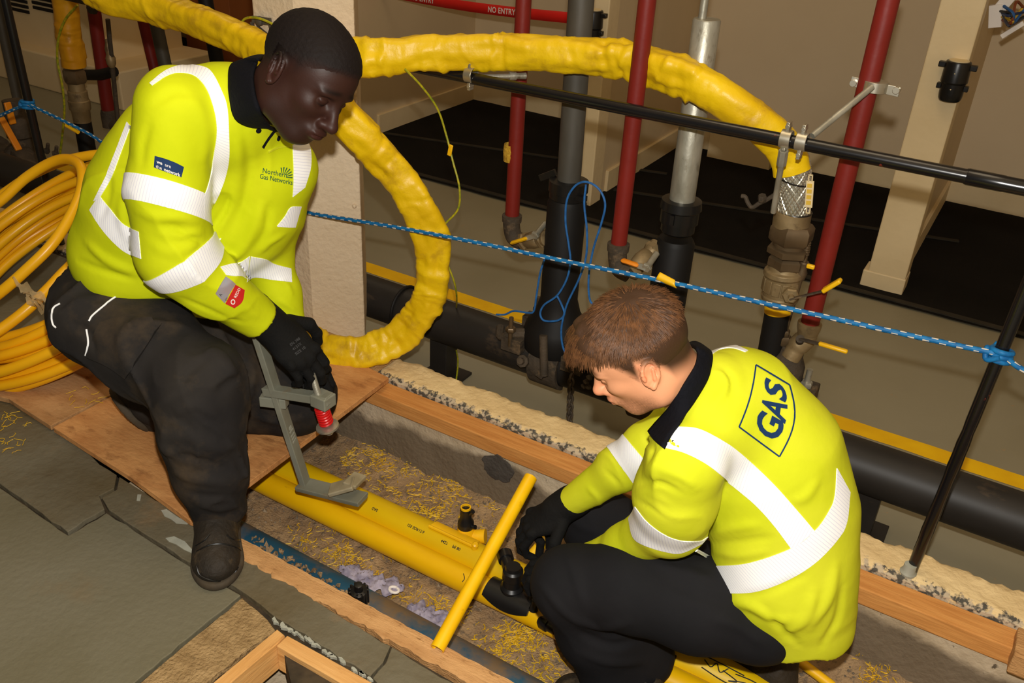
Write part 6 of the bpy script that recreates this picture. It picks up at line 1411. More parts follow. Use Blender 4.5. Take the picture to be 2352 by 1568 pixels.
patch_px(fs, [(616, 346), (640, 336), (668, 334)], [(616, 350), (640, 340), (668, 338)], 14, 3, 0.003, 'placket_fold', M['hiviz2'], shirt1)

# trousers
ft = SDF(); ft.newfolds = []
for k_ in ('pelvis', 'seat', 'thighR', 'kneeR', 'shinR'): chain(ft, LG1[k_], 0.04)
for k_ in ('thighL', 'kneeL', 'shinL'): chain(ft, LG1[k_], 0.015 if k_ == 'thighL' else 0.03)
for pix, wd, amp in [([(300, 720), (340, 770), (300, 830), (290, 870)], 0.012, 0.006), ([(380, 740), (330, 790), (295, 860)], 0.010, -0.006), ([(400, 950), (450, 930), (500, 960)], 0.012, 0.007), ([(372, 1010), (430, 1000), (500, 1030), (540, 1020)], 0.014, 0.008),
 ([(380, 1050), (440, 1050), (520, 1080)], 0.010, -0.006), ([(400, 1085), (450, 1100), (540, 1110)], 0.013, 0.008), ([(420, 1130), (480, 1140), (560, 1140)], 0.010, -0.005), ([(350, 960), (380, 920), (440, 890)], 0.012, 0.008), ([(480, 800), (520, 840), (552, 870)], 0.014, 0.008),
 ([(500, 900), (530, 880), (555, 860)], 0.012, -0.006), ([(420, 900), (430, 860), (480, 820)], 0.010, -0.004), ([(170, 690), (240, 680), (300, 690)], 0.012, 0.005), ([(160, 740), (200, 760), (230, 810)], 0.012, -0.006), ([(440, 960), (460, 1000), (450, 1060)], 0.010, 0.005),
 ([(450, 1150), (500, 1168), (550, 1160)], 0.010, 0.006), ([(365, 1000), (380, 1030), (410, 1055)], 0.014, 0.008), ([(560, 800), (580, 860), (560, 930)], 0.014, 0.006), ([(700, 960), (640, 970), (580, 955)], 0.012, 0.005)]: fold(ft, pix, wd, amp)
apply_folds(ft)
ft.noise = lambda P: 0.0028*vnoise(P, 30, 2)+ridges(P, 17, 7, 0.017)+ridges(P, 32, 3, 0.007)
ft.cut.append(limb_end(pj(503, 1160, 2.25), pj(482, 1080, 2.2), 0.03))
tr1 = sdf_mesh('trousers', ft, 0.0065, M['trouser'], p1_root); tr1['label'] = 'dusty dark work trousers with cargo pocket'
def piping(f, pix, r, parent, mat): g = G(); tube(g, f.shoot(resample(pix, 30)[:, :2], 0.0015), r, 8); return obj('reflective_piping', g, mat, parent)
piping(ft, [(310, 668), (290, 671), (262, 684), (235, 705), (212, 725), (205, 737)], 0.0022, tr1, M['piping']); piping(ft, [(199, 756), (203, 785), (201, 800), (197, 816)], 0.0022, tr1, M['piping'])
piping(ft, [(138, 697), (124, 706), (119, 724), (122, 744), (129, 752)], 0.0022, tr1, M['piping'])
patch_px(ft, [(232, 742), (300, 728), (372, 742)], [(200, 818), (250, 840), (290, 868)], 30, 16, 0.007, 'cargo_pocket', M['trouser'], tr1)
# boots
def boot(root, ank, heel, toe, label, s=1.0, up=(0, 0, 1), res=0.0045):
    f = SDF(); up = unit(up); d = unit(toe-heel); sd = unit(np.cross(up, d))
    Rb = np.stack([d, sd, up], 1); o = heel
    f.cap(ank, o+d*0.03*s+up*0.05*s, 0.052*s, 0.050*s, 0.03); f.ell(o+d*0.10*s+up*0.045*s, np.array((0.11, 0.047, 0.045))*s, Rb, 0.03); f.ell(toe-d*0.055*s+up*0.036*s, np.array((0.062, 0.052, 0.040))*s, Rb, 0.03)
    f.cap(o+d*0.05*s+up*0.10*s, o+d*0.16*s+up*0.055*s, 0.038*s, 0.035*s, 0.03)
    f.cut = [lambda P: -((P-o)@up)+0.004]
    b = sdf_mesh('boot', f, res, M['boot'], root, lo=np.minimum(np.minimum(heel, toe), ank)-0.1, hi=np.maximum(np.maximum(heel, toe), ank)+0.1)
    f2 = SDF(); Ls = np.linalg.norm(toe-heel); f2.ell(o+d*0.065*s+up*0.010*s, np.array((0.075, 0.043, 0.03))*s, Rb, 0.03); f2.ell(toe-d*0.065*s+up*0.010*s, np.array((0.078, 0.055, 0.03))*s, Rb, 0.05); f2.cap(o+d*0.05*s+up*0.01*s, toe-d*0.08*s+up*0.01*s, 0.034*s, 0.04*s, 0.04)
    f2.cut = [lambda P: -((P-o)@up)-0.002, lambda P: ((P-o)@up)-0.020*s]
    sdf_mesh('sole', f2, res, M['sole'], b, snap=0, lo=np.minimum(heel, toe)-0.12, hi=np.maximum(heel, toe)+0.12)
    for k in range(3):
        c = o+d*(0.085+0.028*k)*s+up*(0.118-0.020*k)*s; g = G(); tube(g, spline([c-sd*0.034*s-up*0.014*s, c-sd*0.015*s+up*0.001, c+sd*0.015*s+up*0.001, c+sd*0.034*s-up*0.014*s], 6), 0.0022*s, 6); obj('lace', g, M['black'], b)
    b['label'] = label; return b, f, Rb
heel = onz(505, 1205, 0.0); heel[2] = 0.002; toe = onz(499, 1350, 0.0); toe[2] = 0.002; toe = heel+unit(toe-heel)*0.27
tw = onz(499, 1352, 0.0); heel = tw-unit(tw-heel)*0.27; heel[2] = 0.003; tw[2] = 0.003
b1, fb1, Rb1 = boot(p1_root, pj(503, 1165, 2.26), heel, tw, 'dusty brown-black safety boot planted on the floor', 1.08)
for pix_ in ([(452, 1300), (462, 1322), (500, 1334), (540, 1328), (556, 1305)], [(452, 1265), (480, 1252), (505, 1249), (530, 1252), (555, 1262)], [(450, 1252), (470, 1240), (482, 1226)], [(520, 1228), (535, 1238), (556, 1240)]):
    g = G(); tube(g, fb1.shoot(resample(pix_, 24)[:, :2], 0.0012), 0.0018, 6); obj('seam', g, M['black'], b1)
for sx in (-1, 1):
    q = heel+Rb1[:, 0]*0.075+Rb1[:, 1]*sx*0.055; g = G(); tube(g, [fb1.snap((q+V3(0, 0, z_))[None], 0.001)[0] for z_ in np.linspace(0.05, 0.11, 8)], 0.0016, 6); obj('reflective_piping', g, M['piping'], b1)
boot(p1_root, pj(350, 915, 2.62), pj(262, 905, 2.60), pj(330, 985, 2.66), 'rear boot resting on its toe behind the planted leg', 0.95, up=unit(pj(350, 905, 2.60)-pj(275, 960, 2.60)))

# gloves (each one continuous mesh with five fingers)
cdir = lambda x, y, z: unit(RW@np.array([x, y, z], float))
fgR = SDF(); hand(fgR, pj(628, 752, 2.27), cdir(0.66, -0.72, -0.15), cdir(0.40, 0.30, 0.86), 1, 1.28, curl=(0.75, 0.72, 0.7, 0.7), tcurl=0.9, spread=1.2)
fgR.cap(pj(596, 728, 2.23), pj(640, 765, 2.28), 0.046, 0.042, 0.02); fgR.noise = lambda P: 0.0010*vnoise(P, 90, 3)
gR = sdf_mesh('glove', fgR, 0.0036, M['glove'], p1_root, snap=2); gR['label'] = 'black knit glove with faint grey print, near hand'
fgL = SDF(); hand(fgL, pj(676, 800, 2.42), cdir(0.62, -0.76, -0.1), cdir(0.75, 0.35, 0.55), 1, 1.15, curl=(0.75, 0.7, 0.7, 0.75), tcurl=0.5, spread=1.3)
fgL.cap(pj(655, 735, 2.38), pj(680, 800, 2.42), 0.042, 0.038, 0.02)
gL = sdf_mesh('glove', fgL, 0.0036, M['glove'], p1_root, snap=2); gL['label'] = 'black knit glove, far hand holding the cross arm'
M['gloveprint'] = pm('grey_glove_print', rgb(78, 78, 80), rgb(60, 60, 62), 60, 0.8)
for i_, (s_, q_) in enumerate((('EN 388', (668, 795)), ('4131X', (674, 805)), ('SIZE 10', (680, 816)))): print_text(fgR, s_, 9, q_, (0.80, -0.60), (-0.6, -0.8), 0.0008, M['gloveprint'], gR)

# continuous body with head
def skin_cols(base, lip, brow, hairc, c, R, s, stub=None, hairw=None):
    def fn(V):
        X = (V-c)@R/s; x, y, z = X.T; col = np.tile(np.array(base[:3]), (len(V), 1)); ay = np.abs(y)
        def mix(w_, cc): 
            nonlocal col; w_ = np.clip(w_, 0, 1)[:, None]; col = col*(1-w_)+np.array(cc[:3])*w_
        mix(np.exp(-((z+0.073)/0.008)**2-(ay/0.022)**4)*(x > 0.075)*0.8, lip)
        mix(np.exp(-((z-0.020-0.12*(x-0.08)+0.10*(ay-0.03))/0.005)**2-((ay-0.032)/0.022)**4)*(x > 0.055)*0.85, brow)
        mix(np.exp(-((z+0.013)/0.0022)**2-((ay-0.031)/0.013)**4)*(x > 0.06)*0.8, brow)
        if stub is not None:
            wst = smooth01(-z, 0.045, 0.075)*smooth01(x, -0.01, 0.02)*(1-np.exp(-((z+0.073)/0.010)**2)*(x > 0.085))*smooth01(0.15+z, 0, 0.02); nn = np.sin(V[:, 0]*1900)*np.sin(V[:, 1]*2100)*np.sin(V[:, 2]*1700); mix(wst*(0.42+0.25*nn), stub)
        mix(0.5*np.exp(-((x+0.012)/0.03)**2-((z+0.01)/0.03)**2)*(ay > 0.074), (min(1, base[0]*1.25), base[1]*0.85, base[2]*0.8))
        mix(0.35*np.exp(-((x-0.11)/0.02)**2-((z+0.045)/0.02)**2), (min(1, base[0]*1.3), base[1]*0.8, base[2]*0.8))
        if hairw is not None: mix(hairw(X), hairc)
        return col
    return fn
def refine_head(o, c, r):
    bm = bmesh.new(); bm.from_mesh(o.data); cc = Vector(c-root_off(o.parent))
    E = [e for e in bm.edges if (e.verts[0].co-cc).length < r and (e.verts[1].co-cc).length < r]
    bmesh.ops.subdivide_edges(bm, edges=E, cuts=1, use_grid_fill=True)
    for f in bm.faces: f.smooth = True
    bm.to_mesh(o.data); bm.free()
def body(root, SHd, LGd, hc, Rh, hs, neck, hands, mat, colf, label, res=0.0050):
    f = SDF()
    for d_, sc in ((SHd, 0.84), (LGd, 0.80)):
        for k_, L_ in d_.items():
            if k_ in ('seat', 'chest2', 'belly'): continue
            chain(f, L_, 0.03, sc if not k_.startswith(('fore', 'arm')) else 0.72)
    head_sdf(f, hc, Rh, hs); a, b = neck; f.cap(a, b, 0.060, 0.057, 0.035)
    for h_ in hands: f.cap(h_[0][0], h_[0][0]+unit(h_[0][1])*0.05, 0.026, 0.02, 0.02)
    o = sdf_mesh('body', f, res, mat, root, snap=1); refine_head(o, hc, 0.185)
    me = o.data; n = len(me.vertices); V = np.empty(n*3, np.float32); me.vertices.foreach_get('co', V); V = V.reshape(-1, 3)+root_off(root)
    m = np.linalg.norm(V-hc, axis=1) < 0.19; Vh = f.snap(V[m], 0, 2); V2 = V.copy(); V2[m] = Vh; me.vertices.foreach_set('co', (V2-root_off(root)).astype(np.float32).ravel())
    cc = np.ones((n, 4), np.float32); cc[:, :3] = colf(V2); at_ = me.color_attributes.new('Col', 'FLOAT_COLOR', 'POINT'); at_.data.foreach_set('color', cc.ravel()); me.update(); o['label'] = label
    return o, f
DK = rgb(52, 29, 22)
def hairw1(X):   # short cropped hair with faded sides
    x, y, z = X.T; ay = np.abs(y)
    line = np.interp(x, [-0.12, -0.07, -0.03, 0.01, 0.02, 0.045, 0.06, 0.08, 0.10], [-0.060, -0.050, -0.030, 0.000, -0.004, 0.022, 0.040, 0.052, 0.056])
    return smooth01(z-line, -0.004, 0.050-0.030*smooth01(x, 0.03, 0.07))
hands1 = [((pj(628, 752, 2.27), cdir(0.66, -0.72, -0.15), cdir(0.40, 0.30, 0.86), 1, 0.85), dict(curl=(0.75, 0.72, 0.7, 0.7), tcurl=0.9, spread=1.2)), ((pj(676, 800, 2.42), cdir(0.62, -0.76, -0.1), cdir(0.75, 0.35, 0.55), 1, 0.8), dict(curl=(0.75, 0.7, 0.7, 0.75), spread=1.3))]
colf1 = skin_cols(DK, rgb(62, 30, 27), rgb(16, 10, 9), rgb(13, 10, 9), hc1, R1, hs1, stub=rgb(40, 25, 20), hairw=lambda X: hairw1(X)*0.9)
neck1 = (pj(560, 250, 2.02), hc1+R1@np.array((-0.035, 0, -0.06))*hs1)
body1, fbody1 = body(p1_root, SH1, {k: v for k, v in LG1.items()}, hc1, R1, hs1, neck1, hands1, M['skin_d'], colf1, 'dark-skinned man, head bowed in profile looking down')

# ribbed collar standing round the neck: lower edge on the shirt, upper edge on the neck
def on(f, px, py, off): return tuple(f.shoot([(px, py)], off)[0])
def collar(f, fb, Apx, Bpx, Aback, Bback, parent, off=0.004, **k):
    A = [on(f, x, y, off) for x, y in Apx]+[tuple(pj(*p)) for p in Aback]; B = [on(fb, x, y, off) for x, y in Bpx]+[tuple(pj(*p)) for p in Bback]
    return loft('collar', A, B, M['collar'], parent, world=True, **k)
collar(fs, fbody1, [(548, 146), (529, 158), (526, 190), (528, 222), (540, 270), (572, 288), (610, 291)], [(578, 126), (584, 140), (586, 175), (590, 215), (600, 250), (612, 274), (622, 288)],
       [(650, 296, 2.06), (668, 262, 2.12), (650, 200, 2.14), (600, 140, 2.10)], [(652, 292, 2.05), (668, 256, 2.10), (656, 190, 2.11), (615, 132, 2.06)], p1_root, bulge=0.004, thick=0.006)
# cropped hair shell
fh = SDF(); head_sdf(fh, hc1, R1, hs1); fh.p = [q for q in fh.p if True]
fh.noise = lambda P: (0.0034*smooth01(hairw1((P-hc1)@R1/hs1), 0.30, 1.0)+0.0006*vnoise(P, 420, 1)*hairw1((P-hc1)@R1/hs1))
M['hair_d'] = pm('cropped_black_hair', rgb(20, 16, 14), rgb(14, 11, 10), 30, 0.85, bump=1.0, bscale=600, spec=0.25, bdist=0.002)
def hc_(V): w_ = (hairw1((V-hc1)@R1/hs1)*0.9)[:, None]; return np.array(DK[:3])*(1-w_)+np.array(rgb(13, 10, 9)[:3])*w_
M['hair_d'] = skin_mat('cropped_black_hair', 0.75, bump=0.9, spec=0.22)
def keep1(C_): X = (C_-hc1)@R1/hs1; return (hairw1(X) > 0.42)&(X[:, 2] > -0.06)&~((np.abs(X[:, 1]) > 0.070)&(X[:, 2] < 0.028)&(X[:, 0] > -0.04))
hh = sdf_mesh('hair', fh, 0.0032, M['hair_d'], p1_root, lo=hc1-0.2, hi=hc1+0.2, keep=keep1, color=hc_); hh['label'] = 'very short black cropped hair'
# ================================================================== PERSON 2: squatting worker in the trench
p2_root = thing('person', 'brown-haired man squatting in the trench, back turned, hi-vis shirt printed GAS', 'person', onz(1600, 1620, TZ))
R2 = RW@np.array([[-0.855, -0.055, -0.516], [-0.416, -0.522, 0.745], [-0.31, 0.851, 0.424]]); U_, _, V_ = np.linalg.svd(R2); R2 = U_@V_
hc2 = pj(1466, 806, 1.75); hs2 = 0.985
SH2 = dict(
 spine=[(1640, 880, 1.80, 62), (1700, 922, 1.86, 112), (1768, 1040, 1.90, 148), (1797, 1170, 1.94, 153), (1803, 1300, 1.97, 146), (1822, 1400, 2.0, 122)],
 shoulder=[(1572, 1052, 1.74, 76), (1640, 960, 1.82, 92), (1690, 858, 1.96, 60)],
 hem=[(1800, 1330, 1.97, 120), (1838, 1415, 2.0, 96), (1845, 1440, 2.0, 74)],
 armL=[(1575, 1062, 1.74, 84), (1552, 1140, 1.82, 92), (1545, 1190, 1.88, 84)],
 foreL=[(1530, 1205, 1.90, 70), (1440, 1250, 2.02, 46), (1350, 1290, 2.15, 40)],
 armR=[(1640, 900, 1.98, 62), (1560, 985, 2.03, 62), (1490, 1030, 2.07, 58)],
 foreR=[(1490, 1030, 2.07, 58), (1425, 1075, 2.13, 50), (1308, 1154, 2.24, 34)])
LG2 = dict(
 pelvis=[(1745, 1420, 1.99, 100), (1700, 1400, 2.15, 100)],
 thighL=[(1735, 1415, 1.98, 98), (1600, 1385, 1.99, 108), (1450, 1345, 2.0, 98), (1312, 1338, 2.05, 84)],
 shinL=[(1312, 1345, 2.05, 84), (1370, 1440, 2.13, 88), (1420, 1560, 2.22, 80), (1430, 1640, 2.26, 66)],
 calf=[(1400, 1430, 2.12, 80), (1480, 1500, 2.2, 70)],
 thighR=[(1700, 1400, 2.2, 96), (1520, 1290, 2.28, 88), (1372, 1196, 2.38, 82)],
 shinR=[(1372, 1205, 2.40, 80), (1440, 1330, 2.48, 66), (1500, 1430, 2.52, 56)])
f2 = SDF(); f2.newfolds = []
for k_ in ('spine', 'shoulder', 'hem'): chain(f2, SH2[k_], 0.06)
for k_ in ('armL', 'foreL', 'armR', 'foreR'): chain(f2, SH2[k_], 0.03)
for pix, wd, amp in [([(1480, 1085), (1510, 1075), (1560, 1090), (1600, 1120)], 0.010, 0.005), ([(1470, 1110), (1510, 1105), (1560, 1130)], 0.008, -0.004), ([(1465, 1130), (1500, 1130), (1540, 1155)], 0.008, 0.004), ([(1462, 1150), (1500, 1165), (1540, 1190)], 0.007, -0.003),
 ([(1620, 1235), (1670, 1215), (1740, 1205)], 0.010, 0.005), ([(1640, 1250), (1700, 1245), (1770, 1235)], 0.008, -0.005), ([(1640, 1268), (1700, 1275), (1760, 1265)], 0.008, 0.004), ([(1660, 1380), (1720, 1390), (1780, 1420), (1830, 1420)], 0.012, 0.008),
 ([(1760, 1400), (1800, 1450), (1830, 1480)], 0.010, -0.007), ([(1870, 1360), (1850, 1420), (1800, 1450)], 0.012, 0.008), ([(1920, 1300), (1900, 1380), (1860, 1440)], 0.012, 0.007), ([(1935, 1350), (1925, 1420), (1890, 1480)], 0.010, -0.006),
 ([(1640, 850), (1660, 860), (1668, 890), (1640, 930)], 0.007, 0.0045), ([(1660, 845), (1680, 870), (1680, 910)], 0.007, -0.003), ([(1510, 970), (1530, 990), (1560, 980)], 0.008, 0.004), ([(1480, 1000), (1500, 1030), (1490, 1060)], 0.008, -0.004),
 ([(1350, 1120), (1370, 1140), (1380, 1165)], 0.007, 0.003), ([(1390, 1080), (1420, 1110), (1430, 1140)], 0.007, -0.003), ([(1820, 1150), (1850, 1140), (1880, 1100)], 0.010, 0.004), ([(1700, 1370), (1760, 1360), (1850, 1320)], 0.008, -0.004)]: fold(f2, pix, wd, amp)
apply_folds(f2)
f2.noise = lambda P: 0.0016*vnoise(P, 36, 4)+ridges(P, 17, 9, 0.009)*(P[:, 2] < 0.62)
f2.cut.append(limb_end(pj(1308, 1154, 2.24), pj(1425, 1075, 2.13), 0.0))
hemc = pj(1800, 1495, 1.96); hemd = unit(pj(1838, 1415, 2.0)*0+RW@np.array([0.12, -0.98, -0.1]))
f2.cut.append(lambda P: np.where(np.linalg.norm(P-hemc, axis=1) < 0.22, (P-hemc)@hemd-0.004-0.006*np.sin((P@(RW@np.array([1.0, 0, 0])))*60), -1.0))
shirt2 = sdf_mesh('shirt', f2, 0.0058, M['hiviz2'], p2_root); shirt2['label'] = 'bright yellow hi-vis shirt with GAS printed on the back'
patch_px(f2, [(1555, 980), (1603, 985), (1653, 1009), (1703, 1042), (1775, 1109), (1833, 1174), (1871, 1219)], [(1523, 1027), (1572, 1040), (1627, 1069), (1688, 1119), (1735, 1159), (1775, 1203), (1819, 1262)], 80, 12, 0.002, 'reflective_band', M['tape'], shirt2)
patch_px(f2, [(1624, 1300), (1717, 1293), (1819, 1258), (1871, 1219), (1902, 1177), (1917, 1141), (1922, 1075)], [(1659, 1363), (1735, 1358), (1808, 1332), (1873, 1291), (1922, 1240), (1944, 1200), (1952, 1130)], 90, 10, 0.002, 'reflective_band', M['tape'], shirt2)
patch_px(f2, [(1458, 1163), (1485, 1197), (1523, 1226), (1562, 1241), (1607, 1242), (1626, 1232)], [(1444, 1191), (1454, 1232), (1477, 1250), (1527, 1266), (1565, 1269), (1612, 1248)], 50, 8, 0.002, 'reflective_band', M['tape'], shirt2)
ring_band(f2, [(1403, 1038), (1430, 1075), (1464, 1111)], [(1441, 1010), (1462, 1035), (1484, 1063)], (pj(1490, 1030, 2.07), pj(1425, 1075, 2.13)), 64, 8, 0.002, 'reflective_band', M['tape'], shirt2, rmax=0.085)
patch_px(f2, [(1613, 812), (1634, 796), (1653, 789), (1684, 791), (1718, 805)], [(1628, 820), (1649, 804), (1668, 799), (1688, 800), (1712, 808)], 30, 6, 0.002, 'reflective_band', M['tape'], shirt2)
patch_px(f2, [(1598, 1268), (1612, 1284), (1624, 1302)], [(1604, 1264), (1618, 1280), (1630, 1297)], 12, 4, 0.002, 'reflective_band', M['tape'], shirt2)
# GAS print: boxed lettering reading up the back
def gas_map(u, v):     # u: 0..1 along the word, v: 0..1 from the foot of the letters to their top
    bl = np.array((1790, 1048.)); tl = np.array((1697, 980.)); br = np.array((1813, 884.)); tr = np.array((1736, 838.))
    lo_ = bl*(1-u)+br*u+np.array((26, 0))*sin(pi*u)*0.85; hi_ = tl*(1-u)+tr*u+np.array((6, 2))*sin(pi*u)
    return lo_*(1-v)+hi_*v
def quadstrip(pts, wpx):
    P = resample(pts, 26, False)[:, :2]; T = np.gradient(P, axis=0); T /= np.linalg.norm(T, axis=1)[:, None]; N_ = np.stack([-T[:, 1], T[:, 0]], 1)*wpx/2; return P-N_, P+N_
edges = [[gas_map(u, 0) for u in np.linspace(0, 1, 12)], [gas_map(u, 1) for u in np.linspace(0, 1, 12)], [gas_map(0, v) for v in np.linspace(0, 1, 6)], [gas_map(1, v) for v in np.linspace(0, 1, 6)]]
g = G()
for E_ in edges:
    a_, b_ = quadstrip(E_, 3.6); Pq = f2.shoot(np.concatenate([a_, b_]), 0.0015); n = len(a_); g.add(Pq, [(i, i+1, n+i+1, n+i) for i in range(n-1)])
pb = obj('print_border', g, M['navyprint'], shirt2, smooth=False)
for ch_, u0, u1 in (('G', 0.11, 0.41), ('A', 0.39, 0.67), ('S', 0.68, 0.92)):
    TV, TF = text_mesh(ch_, 1.0, 0.028, 0.0, 1.0); mn = TV.min(0); mx_ = TV.max(0)
    W2 = [(u0+(u1-u0)*(v_[0]-mn[0])/(mx_[0]-mn[0]), 0.17+0.57*(v_[1]-mn[1])/(mx_[1]-mn[1])) for v_ in TV]
    decal(f2, W2, TF, lambda x, y: gas_map(x, y), 0.0015, 'printed_letter', M['navyprint'], shirt2)
# trousers
q2 = SDF(); q2.newfolds = []
for k_ in ('pelvis', 'thighL', 'shinL', 'calf'): chain(q2, LG2[k_], 0.035)
for k_ in ('thighR', 'shinR'): chain(q2, LG2[k_], 0.02)
for pix, wd, amp in [([(1240, 1340), (1290, 1400), (1340, 1440)], 0.010, 0.005), ([(1300, 1260), (1320, 1320), (1340, 1390)], 0.010, 0.004), ([(1320, 1420), (1380, 1440), (1440, 1430)], 0.012, 0.007), ([(1330, 1450), (1400, 1480), (1470, 1470)], 0.010, -0.006), ([(1500, 1290), (1560, 1310), (1640, 1330)], 0.012, 0.005),
 ([(1540, 1340), (1620, 1370), (1700, 1390)], 0.012, -0.004), ([(1340, 1500), (1400, 1520), (1480, 1520)], 0.012, 0.006), ([(1640, 1420), (1700, 1440), (1750, 1480)], 0.012, 0.005), ([(1300, 1180), (1340, 1210), (1400, 1220)], 0.012, 0.005)]: fold(q2, pix, wd, amp)
apply_folds(q2); q2.noise = lambda P: 0.0020*vnoise(P, 30, 6)+ridges(P, 15, 3, 0.014)
tr2 = sdf_mesh('trousers', q2, 0.0065, M['trouser2'], p2_root); tr2['label'] = 'plain black work trousers'
# boots on the trench floor
gb = TZ+0.02
hl = onz(1500, 1640, gb); te = onz(1300, 1640, gb); te = hl+unit(te-hl)*0.27; hl[2] = te[2] = gb
boot(p2_root, pj(1432, 1640, 2.26), pj(1432, 1640, 2.26)*np.array((1, 1, 0))+np.array((0.10, 0, gb)), pj(1432, 1640, 2.26)*np.array((1, 1, 0))+np.array((-0.15, -0.09, gb)), 'left boot planted on the trench floor', 1.0, res=0.006)
an = onz(1775, 1535, gb+0.07); boot(p2_root, an+np.array((0.0, 0.05, 0.03)), an*np.array((1, 1, 0))+np.array((0.05, -0.02, gb)), an*np.array((1, 1, 0))+np.array((-0.2, 0.02, gb)), 'right boot tucked under the shirt hem', 0.9, res=0.006)
# gloves
fg = SDF(); wr = pj(1290, 1166, 2.255)
hd2 = (wr, cdir(-0.80, -0.52, -0.30), cdir(-0.30, 0.75, 0.58), 1)
hand(fg, *hd2, 1.12, curl=(0.75, 0.65, 0.6, 0.5), tcurl=0.5, spread=2.2); fg.cap(pj(1312, 1152, 2.24), wr, 0.038, 0.037, 0.02)
for a_, b_, c_ in (((1218, 1215, 2.32), (1242, 1245, 2.33), (1238, 1276, 2.35)), ((1240, 1205, 2.33), (1262, 1228, 2.35), (1262, 1256, 2.37))): fg.cap(pj(*a_), pj(*b_), 0.012, 0.0115, 0.006); fg.cap(pj(*b_), pj(*c_), 0.0115, 0.010, 0.002)
fg.noise = lambda P: 0.0010*vnoise(P, 90, 3)
gl = sdf_mesh('glove', fg, 0.0036, M['glove'], p2_root, snap=2); gl['label'] = 'black glove of the far hand, holding the slanting tube'
fg3 = SDF(); hd3 = (pj(1335, 1297, 2.17), cdir(-0.93, -0.20, -0.30), cdir(-0.2, 0.8, 0.55), -1); hand(fg3, *hd3, 1.08, curl=(0.5, 0.6, 0.6, 0.6), tcurl=0.6); fg3.cap(pj(1352, 1290, 2.15), pj(1330, 1297, 2.17), 0.038, 0.037, 0.02)
g3_ = sdf_mesh('glove', fg3, 0.0036, M['glove'], p2_root, snap=2); g3_['label'] = 'black glove of the near hand, hidden behind the knee'
# body
FL = rgb(226, 158, 116)
def hairw2(X):
    x, y, z = X.T; ay = np.abs(y)
    line = np.interp(x, [-0.12, -0.08, -0.05, -0.03, 0.0, 0.012, 0.03, 0.05, 0.075, 0.10], [-0.075, -0.070, -0.060, -0.012, 0.012, -0.034, 0.004, 0.036, 0.056, 0.060])
    return smooth01(z-line, -0.004, 0.042-0.024*smooth01(x, 0.03, 0.07))
SB = np.exp(-1)
hands2 = [((*hd2, 0.80), dict(curl=(0.75, 0.65, 0.6, 0.5), spread=2.2)), ((*hd3, 0.80), dict(curl=(0.5, 0.6, 0.6, 0.6)))]
colf2 = skin_cols(FL, rgb(190, 100, 86), rgb(96, 62, 40), rgb(64, 42, 26), hc2, R2, hs2, stub=rgb(104, 66, 42), hairw=lambda X: hairw2(X)*1.0)
neck2 = (pj(1592, 905, 1.84), hc2+R2@np.array((-0.034, 0, -0.055))*hs2)
body2, fbody2 = body(p2_root, SH2, LG2, hc2, R2, hs2, neck2, hands2, M['skin_l'], colf2, 'fair-skinned man, head bent down and seen from behind and above')
A_ = [tuple(pj(1560, 800, 2.03)), tuple(pj(1595, 786, 1.98))]+[on(f2, x, y, 0.0095) for x, y in ((1622, 800), (1635, 824), (1634, 850), (1624, 878), (1600, 922), (1567, 974), (1545, 1002), (1526, 1029))]
B_ = [tuple(pj(1545, 815, 2.00)), tuple(pj(1575, 796, 1.94))]+[on(fbody2, x, y, 0.005) for x, y in ((1593, 800), (1597, 816), (1592, 838), (1578, 862), (1556, 895), (1533, 932))]+[tuple(pj(1508, 970, 1.76)), tuple(pj(1489, 992, 1.76))]
loft('collar', A_, B_, M['collar'], p2_root, nu=80, world=True, closed=False, bulge=0.003, thick=0.007)
# hair: soft cap plus combed strands from the crown
def hairthick(X):
    x, y, z = X.T; return hairw2(X)*(0.004+0.009*smooth01(z, 0.03, 0.10)+0.016*smooth01(x, 0.03, 0.10)*smooth01(z, 0.04, 0.08))
fh2 = SDF(); head_sdf(fh2, hc2, R2, hs2)
fh2.p = [q for q in fh2.p if q[0] != 's' or True]
fh2.noise = lambda P: hairthick((P-hc2)@R2/hs2)*(0.92+0.16*vnoise(P, 120, 2))
_b = fh2.__call__
M['hair_b'] = pm('brown_hair', rgb(104, 66, 36), rgb(72, 46, 26), 60, 0.55, bump=0.5, bscale=300, spec=0.35)
M['strand'] = pm('brown_hair_strand', rgb(108, 70, 40), rgb(74, 48, 28), 90, 0.5, spec=0.35)
M['hair_b'] = skin_mat('brown_hair', 0.6, bump=0.6, spec=0.3)
def hc2_(V): w_ = np.minimum(1, hairw2((V-hc2)@R2/hs2)*1.05)[:, None]; return np.array(FL[:3])*(1-w_)+np.array(rgb(64, 42, 26)[:3])*w_
def keep2(C_): X = (C_-hc2)@R2/hs2; return (hairw2(X) > 0.15)&(X[:, 2] > -0.06)&~((np.abs(X[:, 1]) > 0.072)&(X[:, 2] < 0.020)&(X[:, 0] > -0.035)&(X[:, 0] < 0.03))
hb = sdf_mesh('hair', fh2, 0.0034, M['hair_b'], p2_root, lo=hc2-0.2, hi=hc2+0.2, keep=keep2, color=hc2_); hb['label'] = 'tousled brown hair combed forward, short at the sides'
me = hb.data; Vh = np.array([v.co[:] for v in me.vertices])+root_off(p2_root); Xh = (Vh-hc2)@R2/hs2
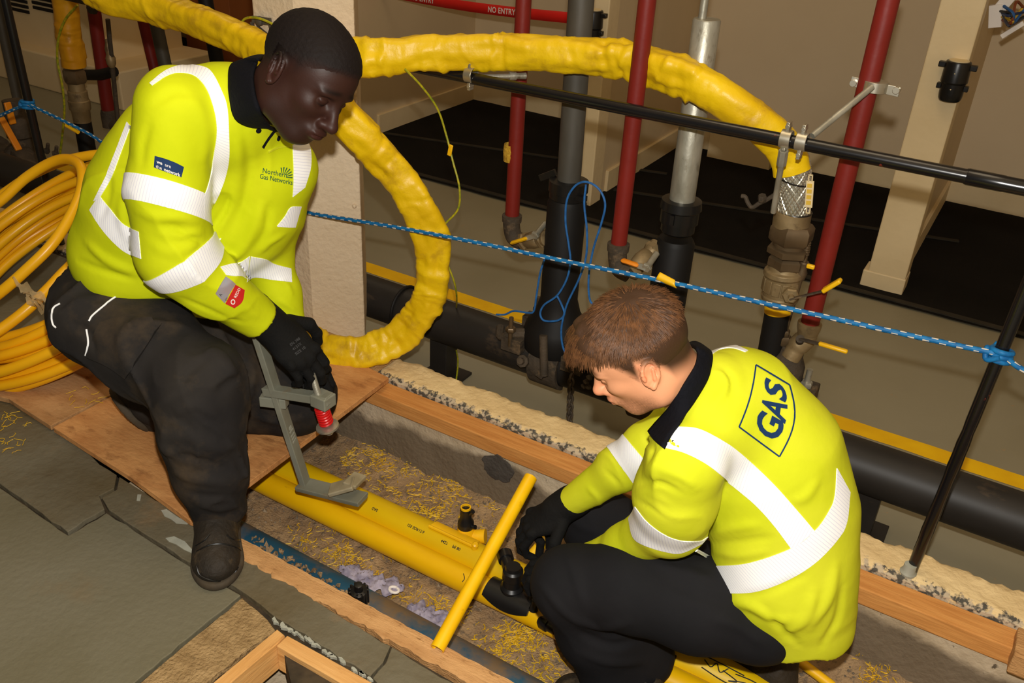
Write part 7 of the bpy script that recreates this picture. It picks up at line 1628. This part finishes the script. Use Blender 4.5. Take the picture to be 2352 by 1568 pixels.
crown = np.array((-0.035, 0.012, 0.115)); wr0 = hairw2(Xh); wts = hairw2(Xh)*(1+2*smooth01(Xh[:, 2], 0, 0.08)); wts /= wts.sum(); pick = RNG.choice(len(Vh), 9000, p=wts)
g = G(); Vs = []; Fs = []
for n_i, i in enumerate(pick):
    X = Xh[i].copy(); top = float(smooth01(np.array(X[2]), 0.02, 0.09)); Ls = (0.008+0.026*top+0.004*float(smooth01(np.array(X[0]), 0.04, 0.1)))*random.uniform(0.7, 1.2)*(0.22+0.78*min(1.0, float(wr0[i]))**2)
    n0 = unit(X-np.array((0, 0, 0.02))); d = X-crown; d = d-n0*(d@n0); dn = np.linalg.norm(d); d = d/(dn+1e-6)
    sw = np.cross(n0, d)*0.35; side = (1 if X[2] > 0.02 else 0.3)
    comb = np.array((0.35*top, 0.0, -0.10)); d = unit(d+sw*random.uniform(0.2, 1)+comb-n0*(comb@n0)+np.array([random.gauss(0, 0.13) for _ in range(3)]))
    X = X-n0*0.004; pts = []; q = X.copy(); nn = 4; lift = random.uniform(0.02, 0.30)*(0.3+top)+0.22*float(smooth01(np.array(X[0]), 0.05, 0.1))
    for j in range(nn+1):
        pts.append(q.copy()); m_ = unit(q-np.array((0, 0, 0.02))); dd = unit(d-m_*(d@m_)+m_*lift*(1-0.4*j/nn)-np.array((0, 0, 0.10*j/nn))); q = q+dd*Ls/nn
    pts = np.array([hc2+R2@p*hs2 for p in pts]); side_v = unit(np.cross(pts[-1]-pts[0], R2@n0)); wd = 0.0009*random.uniform(0.7, 1.4); k0 = len(Vs)
    upv = R2@n0*wd*0.5
    for j, p in enumerate(pts): w_ = wd*(1-(j/nn)**2*0.85); Vs += [p-side_v*w_, p+upv, p+side_v*w_]
    for j in range(nn): Fs += [(k0+j*3, k0+j*3+1, k0+j*3+4, k0+j*3+3), (k0+j*3+1, k0+j*3+2, k0+j*3+5, k0+j*3+4)]
g.add(Vs, Fs); hs_ = obj('hair_strands', g, M['strand'], hb, ang=180); hs_['kind'] = 'stuff'
